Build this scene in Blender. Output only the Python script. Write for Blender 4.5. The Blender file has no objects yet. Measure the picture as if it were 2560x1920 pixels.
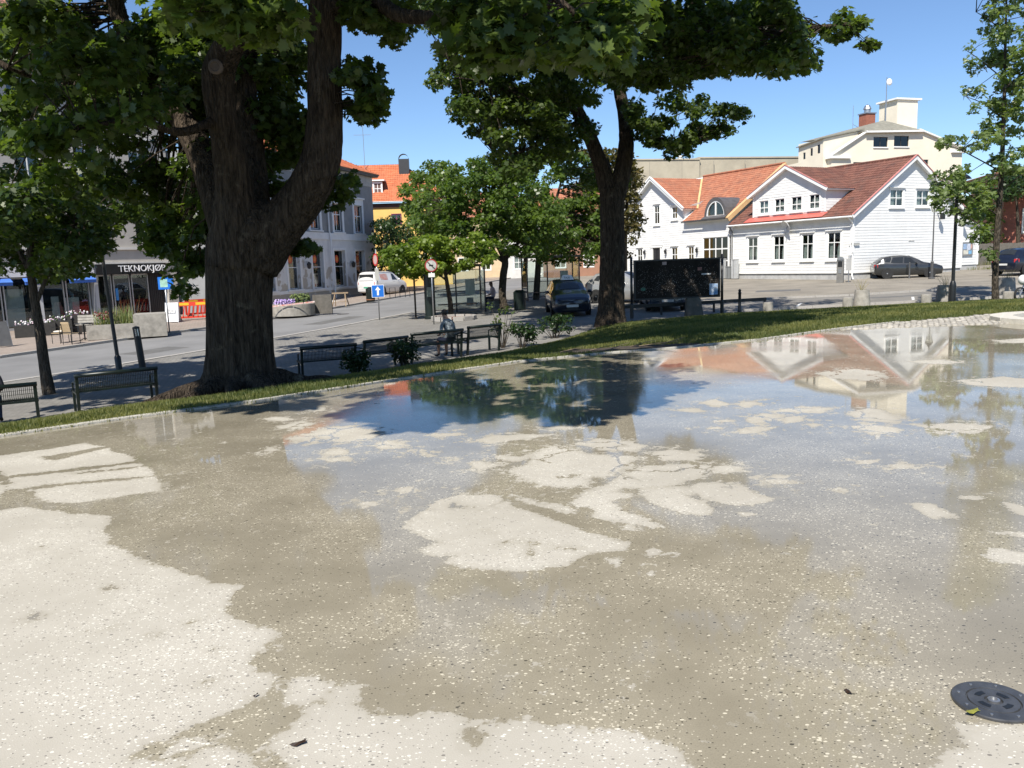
import bpy, bmesh, math, random
import numpy as np
from mathutils import Vector, Matrix, Quaternion
R = math.radians
random.seed(7); RNG = np.random.default_rng(7)
scene = bpy.context.scene
COL = scene.collection

# ---------------------------------------------------------------- camera
FPX, PITCH, ROLL, CAMH = 2050.0, R(8.41), R(-1.95), 1.6
cam = bpy.data.cameras.new('camera'); cam.sensor_width = 36; cam.lens = 36*FPX/2560
cam.clip_start = .05; cam.clip_end = 3000
camo = bpy.data.objects.new('camera', cam); COL.objects.link(camo)
CM = Matrix.Rotation(math.pi/2-PITCH, 3, 'X') @ Matrix.Rotation(ROLL, 3, 'Z')
camo.matrix_world = Matrix.Translation((0, 0, CAMH)) @ CM.to_4x4()
scene.camera = camo

# ---------------------------------------------------------------- sky and sun
SUN_EL, TOSUN = R(51), Vector((-.37, -.93, 0)).normalized()
w = bpy.data.worlds.new('World'); scene.world = w; w.use_nodes = True
nt = w.node_tree; nt.nodes.clear()
sky = nt.nodes.new('ShaderNodeTexSky'); sky.sky_type = 'NISHITA'; sky.sun_disc = False
sky.sun_elevation = SUN_EL; sky.sun_rotation = R(201.7); sky.air_density = .85; sky.dust_density = 0; sky.ozone_density = 6
bg = nt.nodes.new('ShaderNodeBackground'); bg.inputs[1].default_value = .092
out = nt.nodes.new('ShaderNodeOutputWorld')
nt.links.new(sky.outputs[0], bg.inputs[0]); nt.links.new(bg.outputs[0], out.inputs[0])
sl = bpy.data.lights.new('sun', 'SUN'); sl.energy = 4.6; sl.angle = R(.53); sl.color = (1, .945, .86)
so = bpy.data.objects.new('sun', sl); COL.objects.link(so)
so.rotation_euler = (-(TOSUN*math.cos(SUN_EL)+Vector((0, 0, math.sin(SUN_EL))))).to_track_quat('-Z', 'Y').to_euler()
vs = scene.view_settings; vs.view_transform = 'Standard'; vs.look = 'None'; vs.exposure = .75; vs.gamma = 1
scene.cycles.max_bounces = 8; scene.cycles.transparent_max_bounces = 12
scene.cycles.caustics_reflective = False; scene.cycles.caustics_refractive = False
scene.cycles.use_adaptive_sampling = True; scene.cycles.use_denoising = True

# ---------------------------------------------------------------- where things stand (metres; the street falls to the west)
def gz(x, y): return -.9+.0145*min(max(x, -60), 60)+.0137*(min(max(y, 0), 110)-36)
def ray(px, py): return CM @ Vector(((px-1280)/FPX, -(py-960)/FPX, -1))
CP = Vector((0, 0, CAMH))
def S(px, py, dz=0):
    d = ray(px, py); c = -.9-.0137*36+dz
    return CP+d*((c-CAMH)/(d.z-.0145*d.x-.0137*d.y))
def P(px, py, z=0):
    d = ray(px, py); return CP+d*((z-CAMH)/d.z)
def D(px, py, y):
    d = ray(px, py); return CP+d*(y/d.y)

# ---------------------------------------------------------------- materials
MATS = {}
def nd(t, kind, **kw):
    n = t.nodes.new(kind)
    for k, v in kw.items():
        if k.startswith('i_'): n.inputs[k[2:].replace('_', ' ')].default_value = v
        else: setattr(n, k, v)
    return n
def rgb(h): return tuple(h)+(1,) if len(h) == 3 else tuple(h)
def pm(name, col, rough=.6, var=.2, scale=3, metal=0, spec=.5, bump=0, bscale=40, coat=0, col2=None, detail=5):
    if name in MATS: return MATS[name]
    m = bpy.data.materials.new(name); m.use_nodes = True; t = m.node_tree; b = t.nodes['Principled BSDF']
    b.inputs['Roughness'].default_value = rough; b.inputs['Metallic'].default_value = metal
    b.inputs['Specular IOR Level'].default_value = spec; b.inputs['Coat Weight'].default_value = coat
    tc = nd(t, 'ShaderNodeTexCoord')
    n = nd(t, 'ShaderNodeTexNoise', i_Scale=scale, i_Detail=detail, i_Roughness=.62)
    t.links.new(tc.outputs['Object'], n.inputs['Vector'])
    mx = nd(t, 'ShaderNodeMix', data_type='RGBA')
    c2 = col2 if col2 else tuple(c*(1-var) for c in col)
    c1 = col if col2 else tuple(min(1, c*(1+var*.6)) for c in col)
    mx.inputs[6].default_value = rgb(c2); mx.inputs[7].default_value = rgb(c1)
    rp = nd(t, 'ShaderNodeMapRange'); rp.inputs[1].default_value = .32; rp.inputs[2].default_value = .68
    t.links.new(n.outputs[0], rp.inputs[0]); t.links.new(rp.outputs[0], mx.inputs[0]); t.links.new(mx.outputs[2], b.inputs['Base Color'])
    if bump:
        n2 = nd(t, 'ShaderNodeTexNoise', i_Scale=bscale, i_Detail=4)
        t.links.new(tc.outputs['Object'], n2.inputs['Vector'])
        bp = nd(t, 'ShaderNodeBump', i_Strength=bump, i_Distance=.02)
        t.links.new(n2.outputs[0], bp.inputs['Height']); t.links.new(bp.outputs[0], b.inputs['Normal'])
    MATS[name] = m; return m
def glass_mat(name, tint=(.75, .8, .8), rough=.01, ior=1.5):
    if name in MATS: return MATS[name]
    m = bpy.data.materials.new(name); m.use_nodes = True; t = m.node_tree; t.nodes.clear()
    o = nd(t, 'ShaderNodeOutputMaterial'); mx = nd(t, 'ShaderNodeMixShader'); lw = nd(t, 'ShaderNodeLayerWeight', i_Blend=.5); pw = nd(t, 'ShaderNodeMath', operation='POWER'); pw.inputs[1].default_value = 4; fr = nd(t, 'ShaderNodeMath', operation='MULTIPLY_ADD'); fr.inputs[1].default_value = .8; fr.inputs[2].default_value = .08; t.links.new(lw.outputs['Facing'], pw.inputs[0]); t.links.new(pw.outputs[0], fr.inputs[0])
    tr = nd(t, 'ShaderNodeBsdfTransparent'); tr.inputs[0].default_value = rgb(tint)
    gl = nd(t, 'ShaderNodeBsdfGlossy', i_Roughness=rough)
    t.links.new(fr.outputs[0], mx.inputs[0]); t.links.new(tr.outputs[0], mx.inputs[1]); t.links.new(gl.outputs[0], mx.inputs[2]); t.links.new(mx.outputs[0], o.inputs[0])
    MATS[name] = m; return m
def leaf_mat(name, col, col2, trans=.45, rough=.38, tcol=None):
    if name in MATS: return MATS[name]
    m = bpy.data.materials.new(name); m.use_nodes = True; t = m.node_tree; t.nodes.clear()
    o = nd(t, 'ShaderNodeOutputMaterial'); at = nd(t, 'ShaderNodeAttribute', attribute_name='tint')
    mx = nd(t, 'ShaderNodeMix', data_type='RGBA'); mx.inputs[6].default_value = rgb(col); mx.inputs[7].default_value = rgb(col2)
    t.links.new(at.outputs['Fac'], mx.inputs[0])
    p = nd(t, 'ShaderNodeBsdfPrincipled', i_Roughness=rough); p.inputs['Specular IOR Level'].default_value = .4
    t.links.new(mx.outputs[2], p.inputs['Base Color'])
    tb = nd(t, 'ShaderNodeBsdfTranslucent')
    hs = nd(t, 'ShaderNodeMix', data_type='RGBA', blend_type='MULTIPLY'); hs.inputs[0].default_value = 1
    hs.inputs[7].default_value = rgb(tcol or (1.9, 2.0, .7)); t.links.new(mx.outputs[2], hs.inputs[6]); t.links.new(hs.outputs[2], tb.inputs[0])
    ms = nd(t, 'ShaderNodeMixShader'); ms.inputs[0].default_value = trans
    t.links.new(p.outputs[0], ms.inputs[1]); t.links.new(tb.outputs[0], ms.inputs[2]); t.links.new(ms.outputs[0], o.inputs[0])
    MATS[name] = m; return m

# ---------------------------------------------------------------- mesh builder
class Pl:                       # a vertical wall plane: a along the wall, d outwards, z up
    def __init__(s, o, ax, n): s.o, s.ax, s.n = Vector(o), Vector(ax).normalized(), Vector(n).normalized()
    def pt(s, a, d, z): return s.o+s.ax*a+s.n*d+Vector((0, 0, z))
class MB:
    def __init__(s): s.v, s.f = [], []
    def poly(s, pts):
        k = len(s.v); s.v += [tuple(p) for p in pts]; s.f.append(tuple(range(k, k+len(pts)))); return s
    def hexa(s, p):             # 8 points: bottom ring 0-3, top ring 4-7
        k = len(s.v); s.v += [tuple(q) for q in p]
        for q in ((0, 3, 2, 1), (4, 5, 6, 7), (0, 1, 5, 4), (1, 2, 6, 5), (2, 3, 7, 6), (3, 0, 4, 7)): s.f.append(tuple(k+i for i in q))
        return s
    def box(s, x0, x1, y0, y1, z0, z1): return s.hexa([(x0, y0, z0), (x1, y0, z0), (x1, y1, z0), (x0, y1, z0), (x0, y0, z1), (x1, y0, z1), (x1, y1, z1), (x0, y1, z1)])
    def pbox(s, pl, a0, a1, d0, d1, z0, z1):
        return s.hexa([pl.pt(a0, d0, z0), pl.pt(a1, d0, z0), pl.pt(a1, d1, z0), pl.pt(a0, d1, z0), pl.pt(a0, d0, z1), pl.pt(a1, d0, z1), pl.pt(a1, d1, z1), pl.pt(a0, d1, z1)])
    def bar(s, a, b, w, h=None, up=(0, 0, 1)):
        a, b = Vector(a), Vector(b); h = h or w; t = (b-a).normalized(); x = t.cross(Vector(up))
        if x.length < 1e-4: x = t.cross(Vector((1, 0, 0)))
        x.normalize(); y = x.cross(t)
        q = [(-w/2, -h/2), (w/2, -h/2), (w/2, h/2), (-w/2, h/2)]
        return s.hexa([a+x*i+y*j for i, j in q]+[b+x*i+y*j for i, j in q])
    def tube(s, pts, rad, n=8, cap=True, wob=0, rng=None):
        pts = [Vector(p) for p in pts]; rad = rad if hasattr(rad, '__len__') else [rad]*len(pts); k0 = len(s.v); ref = None
        for i, p in enumerate(pts):
            t = (pts[min(i+1, len(pts)-1)]-pts[max(i-1, 0)]).normalized()
            if ref is None: ref = t.cross(Vector((0, 1, .13))).normalized()
            x = (ref-t*ref.dot(t)).normalized(); ref = x; y = t.cross(x)
            for j in range(n):
                a = 2*math.pi*j/n; r = rad[i]*(1+(rng.uniform(-wob, wob) if wob else 0))
                s.v.append(tuple(p+x*(r*math.cos(a))+y*(r*math.sin(a))))
        for i in range(len(pts)-1):
            for j in range(n):
                a, b = k0+i*n+j, k0+i*n+(j+1) % n; s.f.append((a, b, b+n, a+n))
        if cap:
            s.f.append(tuple(k0+j for j in reversed(range(n)))); s.f.append(tuple(k0+(len(pts)-1)*n+j for j in range(n)))
        return s
    def lathe(s, prof, n=16, c=(0, 0, 0), axis='Z', arc=2*math.pi, cap=True):
        k0 = len(s.v); c = Vector(c)
        for r, h in prof:
            for j in range(n):
                a = arc*j/n; x, y = r*math.cos(a), r*math.sin(a)
                q = (x, y, h) if axis == 'Z' else ((h, x, y) if axis == 'X' else (x, h, y))
                s.v.append(tuple(c+Vector(q)))
        for i in range(len(prof)-1):
            for j in range(n):
                a, b = k0+i*n+j, k0+i*n+(j+1) % n; s.f.append((a, b, b+n, a+n))
        if cap:
            s.f.append(tuple(k0+j for j in reversed(range(n)))); s.f.append(tuple(k0+(len(prof)-1)*n+j for j in range(n)))
        return s
    def grid(s, fn, nu, nv):    # fn(u,v) in 0..1
        k = len(s.v)
        for i in range(nu+1):
            for j in range(nv+1): s.v.append(tuple(fn(i/nu, j/nv)))
        for i in range(nu):
            for j in range(nv):
                a = k+i*(nv+1)+j; s.f.append((a, a+1, a+nv+2, a+nv+1))
        return s
    def prism(s, pts, z0, z1):  # horizontal outline extruded
        n = len(pts); k = len(s.v); s.v += [(p[0], p[1], z0) for p in pts]+[(p[0], p[1], z1) for p in pts]
        s.f.append(tuple(k+i for i in reversed(range(n)))); s.f.append(tuple(k+n+i for i in range(n)))
        for i in range(n): s.f.append((k+i, k+(i+1) % n, k+n+(i+1) % n, k+n+i))
        return s
    def ext(s, pts, off):       # any planar outline extruded by a vector
        n = len(pts); off = Vector(off); k = len(s.v); pts = [Vector(p) for p in pts]; s.v += [tuple(p) for p in pts]+[tuple(p+off) for p in pts]
        s.f.append(tuple(k+i for i in range(n))); s.f.append(tuple(k+n+i for i in reversed(range(n))))
        for i in range(n): s.f.append((k+(i+1) % n, k+i, k+n+i, k+n+(i+1) % n))
        return s
    def ball(s, c, r, nu=10, nv=7):
        c = Vector(c); r = r if hasattr(r, '__len__') else (r, r, r)
        k = len(s.v)
        for i in range(1, nv):
            for j in range(nu):
                a, b = math.pi*i/nv, 2*math.pi*j/nu; s.v.append((c.x+r[0]*math.sin(a)*math.cos(b), c.y+r[1]*math.sin(a)*math.sin(b), c.z+r[2]*math.cos(a)))
        s.v += [(c.x, c.y, c.z+r[2]), (c.x, c.y, c.z-r[2])]; T = len(s.v)-2
        for i in range(nv-2):
            for j in range(nu): a, b = k+i*nu+j, k+i*nu+(j+1) % nu; s.f.append((a, a+nu, b+nu, b))
        for j in range(nu): s.f.append((T, k+j, k+(j+1) % nu)); s.f.append((T+1, k+(nv-2)*nu+(j+1) % nu, k+(nv-2)*nu+j))
        return s
    def build(s, name, mat, parent=None, smooth=False, fix=True, loc=None):
        me = bpy.data.meshes.new(name); me.from_pydata(s.v, [], s.f)
        if fix:
            bm = bmesh.new(); bm.from_mesh(me); bmesh.ops.recalc_face_normals(bm, faces=bm.faces); bm.to_mesh(me); bm.free()
        if smooth is not False:
            me.polygons.foreach_set('use_smooth', [True]*len(me.polygons))
            if smooth is not True: me.set_sharp_from_angle(angle=R(smooth))
        me.materials.append(mat); return link(name, me, parent, loc)
def link(name, data, parent=None, loc=None):
    o = bpy.data.objects.new(name, data); COL.objects.link(o)
    if parent: o.parent = parent
    if loc is not None: o.location = loc
    return o
def tag(o, label=None, cat=None, group=None, kind=None):
    if label: o['label'] = label
    if cat: o['category'] = cat
    if group: o['group'] = group
    if kind: o['kind'] = kind
    return o
def thing(name, label, cat, loc=(0, 0, 0), rz=0, group=None, tilt=None):
    o = bpy.data.objects.new(name, None); COL.objects.link(o); o.empty_display_size = .1
    o.location = loc; o.rotation_euler = (tilt[0], tilt[1], rz) if tilt else (0, 0, rz); return tag(o, label, cat, group)
def copy_tree(o, parent=None):
    c = o.copy(); COL.objects.link(c); c.parent = parent
    for ch in list(o.children): copy_tree(ch, c)
    return c
def npmesh(name, V, F, mat, parent=None, attr=None, kind=None):
    me = bpy.data.meshes.new(name); n = F.shape[1]
    me.vertices.add(len(V)); me.vertices.foreach_set('co', np.ascontiguousarray(V, dtype=np.float32).ravel())
    me.loops.add(F.size); me.loops.foreach_set('vertex_index', F.astype(np.int32).ravel())
    me.polygons.add(len(F)); me.polygons.foreach_set('loop_start', np.arange(0, F.size, n, dtype=np.int32))
    me.update(calc_edges=True)
    for k, a in (attr or {}).items():
        at = me.attributes.new(k, 'FLOAT', 'POINT'); at.data.foreach_set('value', np.ascontiguousarray(a, dtype=np.float32))
    me.materials.append(mat); o = link(name, me, parent)
    if kind: o['kind'] = kind
    return o
def text(name, body, size, mat, parent, loc, xdir, updir, ext=.01, align='LEFT', shear=0):
    c = bpy.data.curves.new(name, 'FONT'); c.body = body; c.size = size; c.extrude = ext; c.align_x = align; c.shear = shear; c.resolution_u = 3
    o = bpy.data.objects.new(name, c); COL.objects.link(o)
    me = bpy.data.meshes.new_from_object(o.evaluated_get(bpy.context.evaluated_depsgraph_get()))
    bpy.data.objects.remove(o); me.materials.clear(); me.materials.append(mat)
    o = link(name, me, parent); x, u = Vector(xdir).normalized(), Vector(updir).normalized(); n = x.cross(u)
    o.matrix_local = Matrix.Translation(loc) @ Matrix((x, u, n)).transposed().to_4x4(); return o

# common materials
M_asph = pm('asphalt', (.19, .188, .185), .85, .22, .35, detail=9, bump=.3, bscale=120)
M_white = pm('white_paint', (.78, .78, .76), .55, .05, 2)
M_trim = pm('white_trim', (.8, .8, .78), .5, .04, 3)
M_black = pm('black_metal', (.012, .013, .014), .4, .2, 6)
M_green = pm('dark_green_metal', (.006, .012, .009), .4, .25, 6)
M_gran = pm('granite', (.36, .34, .31), .8, .25, 30, bump=.2)
M_conc = pm('concrete', (.3, .28, .245), .9, .3, 4, bump=.5, bscale=60)
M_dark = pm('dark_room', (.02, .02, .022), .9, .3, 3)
M_glass = glass_mat('window_glass')
M_curt = pm('curtain', (.6, .58, .53), .9, .1, 8)
M_galv = pm('galvanised_steel', (.42, .43, .44), .35, .15, 12, metal=.8)
M_tyre = pm('tyre_rubber', (.018, .018, .018), .8, .2, 20)
M_soil = pm('soil', (.05, .038, .026), .95, .4, 10, bump=.6)
# ================================================================ the ground
def paving_mat(name, c1, c2, mortar, bw, bh, rot=0, rough=.85):
    m = bpy.data.materials.new(name); m.use_nodes = True; t = m.node_tree; b = t.nodes['Principled BSDF']; b.inputs['Roughness'].default_value = rough
    tc = nd(t, 'ShaderNodeTexCoord'); mp = nd(t, 'ShaderNodeMapping'); mp.inputs['Rotation'].default_value = (0, 0, rot)
    br = nd(t, 'ShaderNodeTexBrick', i_Scale=1); br.inputs['Brick Width'].default_value = bw; br.inputs['Row Height'].default_value = bh; br.inputs['Mortar Size'].default_value = .006
    br.inputs['Color1'].default_value = rgb(c1); br.inputs['Color2'].default_value = rgb(c2); br.inputs['Mortar'].default_value = rgb(mortar)
    n = nd(t, 'ShaderNodeTexNoise', i_Scale=.5, i_Detail=7, i_Roughness=.65)
    mx = nd(t, 'ShaderNodeMix', data_type='RGBA', blend_type='MULTIPLY'); mx.inputs[0].default_value = .55
    cr = nd(t, 'ShaderNodeValToRGB'); cr.color_ramp.elements[0].position = .3; cr.color_ramp.elements[0].color = (.55, .53, .5, 1); cr.color_ramp.elements[1].position = .68; cr.color_ramp.elements[1].color = (1.15, 1.15, 1.15, 1)
    L = t.links.new
    L(tc.outputs['Object'], mp.inputs[0]); L(mp.outputs[0], br.inputs[0]); L(tc.outputs['Object'], n.inputs[0]); L(n.outputs[0], cr.inputs[0])
    L(br.outputs[0], mx.inputs[6]); L(cr.outputs[0], mx.inputs[7]); L(mx.outputs[2], b.inputs['Base Color'])
    bp = nd(t, 'ShaderNodeBump', i_Strength=.4, i_Distance=.01); L(br.outputs['Fac'], bp.inputs['Height']); bp.invert = True; L(bp.outputs[0], b.inputs['Normal'])
    return m
M_pave = paving_mat('grey_paving', (.235, .225, .205), (.19, .182, .168), (.1, .095, .085), .2, .1, .5)
M_pink = paving_mat('pinkish_brick_paving', (.33, .27, .225), (.27, .225, .19), (.14, .12, .1), .21, .105, .45)

xs = [-900, -300, -60, 0, 60, 300, 900]; ys = [-60, 0, 40, 110, 300, 900, 1800]
V = [(x, y, gz(x, y)) for y in ys for x in xs]
g = MB(); g.v = V; g.f = [(j*7+i, j*7+i+1, j*7+i+8, j*7+i+7) for j in range(6) for i in range(6)]
tag(g.build('ground', M_pave), kind='structure')

def sheet(name, pts, mat, dz, kind='structure'):
    m = MB(); m.poly([(x, y, gz(x, y)+dz) for x, y in pts]); return tag(m.build(name, mat, fix=False), kind=kind)
near_kerb = [(-22, 8.5), (-18.4, 15.6), (-14.55, 23.15), (-12.6, 26.3), (-10.9, 29.8), (-7.98, 36.6), (-5.3, 44), (-2.2, 55), (1.3, 69), (4.2, 84), (6.5, 108)]
far_kerb = [(-27, 14.5), (-22.8, 22.8), (-18.84, 30.14), (-16.8, 34.9), (-14.5, 39.8), (-12.7, 44.2), (-10.9, 51), (-8.2, 61.6), (-5.7, 69.3), (-2.9, 79.4), (.5, 93), (3, 108)]
sheet('road', near_kerb+far_kerb[::-1], M_asph, .004)
FP = .1
pave_back = [(-60, 30), (-60, 108), (3, 108)]
m = MB(); pts = far_kerb+[(3, 108), (-60, 108), (-60, 14.5)]
m.v = [(x, y, gz(x, y)+FP) for x, y in pts]; m.f = [tuple(range(len(pts)))]
tag(m.build('pavement', M_pink, fix=False), kind='structure')
def kerb(name, line, w, h, mat, L=1.0, base=-.1):
    root = link(name, None); root['kind'] = 'structure'; n = 0
    me = None
    for (x0, y0), (x1, y1) in zip(line[:-1], line[1:]):
        ln = math.hypot(x1-x0, y1-y0); k = max(1, round(ln/L))
        for i in range(k):
            a, b = (i+.006)/k, (i+.994)/k
            p, q = (x0+(x1-x0)*a, y0+(y1-y0)*a), (x0+(x1-x0)*b, y0+(y1-y0)*b)
            nx, ny = -(y1-y0)/ln*w/2, (x1-x0)/ln*w/2; mb = MB(); j = random.uniform(-.004, .004)
            mb.hexa([(c[0]+s*nx, c[1]+s*ny, gz(*c)+z) for z in (base, h+j) for c, s in ((p, -1), (q, -1), (q, 1), (p, 1))])
            mb.build('kerb_stone', mat, root)
    return root
kerb('far_kerb', far_kerb[1:-1], .16, FP+.012, M_gran, 1.6)
kerb('near_kerb', near_kerb[1:7], .22, .022, M_gran, 1.6)
# open asphalt square in front of the white houses
sheet('parking_square', [(5, 41.8), (13.6, 41.3), (16.8, 40.9), (21.6, 41.6), (26, 41.2), (60, 42), (60, 108), (8, 108), (6, 70)], pm('pale_asphalt', (.23, .205, .165), .9, .28, .5, bump=.3, bscale=90, detail=8), .004)
sheet('side_street', [(6, 36.3), (11.5, 35.4), (20.5, 35.6), (60, 36.5), (60, 41.5), (26, 40.8), (21.6, 41.2), (16.8, 40.5), (13.6, 40.9), (5.4, 41.4)], pm('side_asphalt', (.185, .172, .15), .88, .25, .6, bump=.3, bscale=90), .004)
kerb('square_kerb', [(6, 41.6), (13.6, 41.1), (16.8, 40.7), (21.6, 41.4), (26, 41), (44, 41.4)], .14, .09, M_gran, 1.5)
kerb('lawn_kerb', [(9.9, 34.75), (14.3, 34.85), (20.5, 35.2), (30, 35.3)], .12, .1, M_gran, 1.3)
for a, b in (((12.6, 36.0), (13.4, 37.7)), ((17.9, 36.4), (18.7, 38.1)), ((21.6, 36.6), (22.5, 38.4))):
    dx, dy = .05, -.03
    sheet('parking_line', [(a[0]-dx, a[1]-dy), (a[0]+dx, a[1]+dy), (b[0]+dx, b[1]+dy), (b[0]-dx, b[1]-dy)], pm('line_paint', (.62, .62, .6), .8, .25, 20), .008)

for q in ([(-14.2, 29.5), (-13.0, 28.9), (-12.1, 30.9), (-13.2, 31.5)], [(-9.9, 39.2), (-8.9, 38.8), (-7.5, 43), (-8.5, 43.4)], [(14, 47), (16.5, 46.6), (17, 48), (14.6, 48.4)], [(17, 38.4), (20, 38.7), (20, 39.3), (17, 39)]): sheet('asphalt_patch', q, pm('patch_asphalt', (.12, .118, .112), .85, .2, 2, bump=.3, bscale=120), .007)
# ---------------------------------------------------------------- lawn bank between plaza and street
E = [(-17, -4), (-12, 2), (-7.5, 6.2), (-5.29, 8.3), (-4.42, 9.08), (-3.18, 10.04), (-2.08, 11.12), (.14, 13.24), (1.53, 13.99), (3.01, 14.5), (4.71, 15.41), (6.66, 16.92), (8.7, 18.26), (11.53, 19.59), (15, 21.0), (24, 23.2)]
B = [(-21, 0), (-16.4, 6), (-12.2, 11), (-10.1, 14.4), (-9.0, 15.9), (-7.2, 17.6), (-5.6, 18.9), (-3.0, 21.4), (-1.0, 23.3), (1.6, 27.0), (4.0, 32.2), (8.7, 34.2), (14.5, 34.4), (19, 34.5), (23, 34.4), (34, 34.0)]
def lawn(s, t):                 # s along 0..15, t 0 plaza edge .. 1 street
    i = min(int(s), len(E)-2); f = s-i
    e = Vector(E[i]).lerp(Vector(E[i+1]), f); b = Vector(B[i]).lerp(Vector(B[i+1]), f)
    p = e.lerp(b, t); zb = gz(b.x, b.y)-.02
    return Vector((p.x, p.y, -.015+(zb+.015)*t**1.4))
def lawn_z(x, y):
    best = None
    for i in range(150):
        for j in range(21):
            q = lawn(i*.1, j/20); d = (q.x-x)**2+(q.y-y)**2
            if best is None or d < best[0]: best = (d, q.z)
    return best[1]
M_lawn = pm('lawn_turf', (.105, .12, .034), .95, .4, 1.3, col2=(.058, .07, .022), bump=.6, bscale=90)
m = MB(); m.grid(lambda u, v: lawn(u*14.999, v), 90, 18)
tag(m.build('lawn', M_lawn, smooth=True, fix=False), kind='structure')
# grass blades
def grass():
    n = 210000; s = RNG.uniform(2.2, 14.4, n); t = RNG.uniform(0, 1, n)**1.15
    Ea, Ba = np.array(E), np.array(B); i = s.astype(int); f = (s-i)[:, None]
    e = Ea[i]*(1-f)+Ea[i+1]*f; b = Ba[i]*(1-f)+Ba[i+1]*f; p = e*(1-t[:, None])+b*t[:, None]
    zb = -.9+.0145*b[:, 0]+.0137*(b[:, 1]-36)-.02; z = -.015+(zb+.015)*t**1.4
    dist = np.hypot(p[:, 0], p[:, 1]); h = RNG.uniform(.025, .075, n)*(1+.25*np.sin(p[:, 0]*2.3)*np.sin(p[:, 1]*1.9)); wd = .006+dist*.0005
    a = RNG.uniform(0, 6.283, n); lean = RNG.uniform(0, .05, n); la = RNG.uniform(0, 6.283, n)
    dx, dy = np.cos(a)*wd, np.sin(a)*wd
    V = np.empty((n, 3, 3)); V[:, 0] = np.stack([p[:, 0]-dx, p[:, 1]-dy, z-.01], 1); V[:, 1] = np.stack([p[:, 0]+dx, p[:, 1]+dy, z-.01], 1)
    V[:, 2] = np.stack([p[:, 0]+np.cos(la)*lean, p[:, 1]+np.sin(la)*lean, z+h], 1)
    # bare soil under the second maple's shade on the bank
    keep = (((p[:, 0]-1.9)/1.9)**2+((p[:, 1]-15.0)/.75)**2 > RNG.uniform(.6, 1.2, n)) & (np.hypot(p[:, 0]+4.25, p[:, 1]-13.2) > .75)
    V = V[keep]; k = len(V)
    tint = np.repeat(np.clip(RNG.normal(.42, .27, k)+.25*np.sin(V[:, 0, 0]*1.1+V[:, 0, 1]*.7)+.2*np.sin(V[:, 0, 0]*4.3-V[:, 0, 1]*3.1), 0, 1), 3)
    o = npmesh('grass', V.reshape(-1, 3), np.arange(k*3).reshape(-1, 3), leaf_mat('grass_blade', (.065, .088, .022), (.19, .188, .06), .35, .6), attr={'tint': tint})
    tag(o, 'short green grass covering the bank between plaza and street', 'grass', kind='stuff')
grass()
tag(thing('bare_soil_patch', 'bare dark soil patch with dry twigs on the shaded bank', 'soil', (1.9, 15.0, lawn_z(1.9, 15.0))), kind='thing')
soil = bpy.data.objects['bare_soil_patch']
pts = []
for i in range(26):
    a = i/26*2*math.pi; r = 1+.14*math.sin(3*a)+.08*math.sin(7*a+1); x, y = 1.9+1.9*r*math.cos(a), 15.0+.72*r*math.sin(a)
    pts.append((x-1.9, y-15.0, lawn_z(x, y)-soil.location.z+.012))
m = MB(); k = 0; m.v = [(0, 0, .03)]+pts; m.f = [(0, i+1, (i+1) % 26+1) for i in range(26)]
m.build('soil', M_soil, soil, smooth=True)
for i in range(7):
    x, y = random.uniform(-1.2, 1.5), random.uniform(-.4, .3); a = random.uniform(-.6, .6); L = random.uniform(.35, .8)
    z = lawn_z(1.9+x, 15+y)-soil.location.z+.03
    MB().tube([(x, y, z), (x+L*.5*math.cos(a), y+L*.5*math.sin(a), z+.06), (x+L*math.cos(a), y+L*math.sin(a)+.05, z+.1)], [.008, .006, .003], 5).build('dry_twig', pm('dry_twig', (.2, .15, .1), .9, .2, 10), soil)

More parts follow.
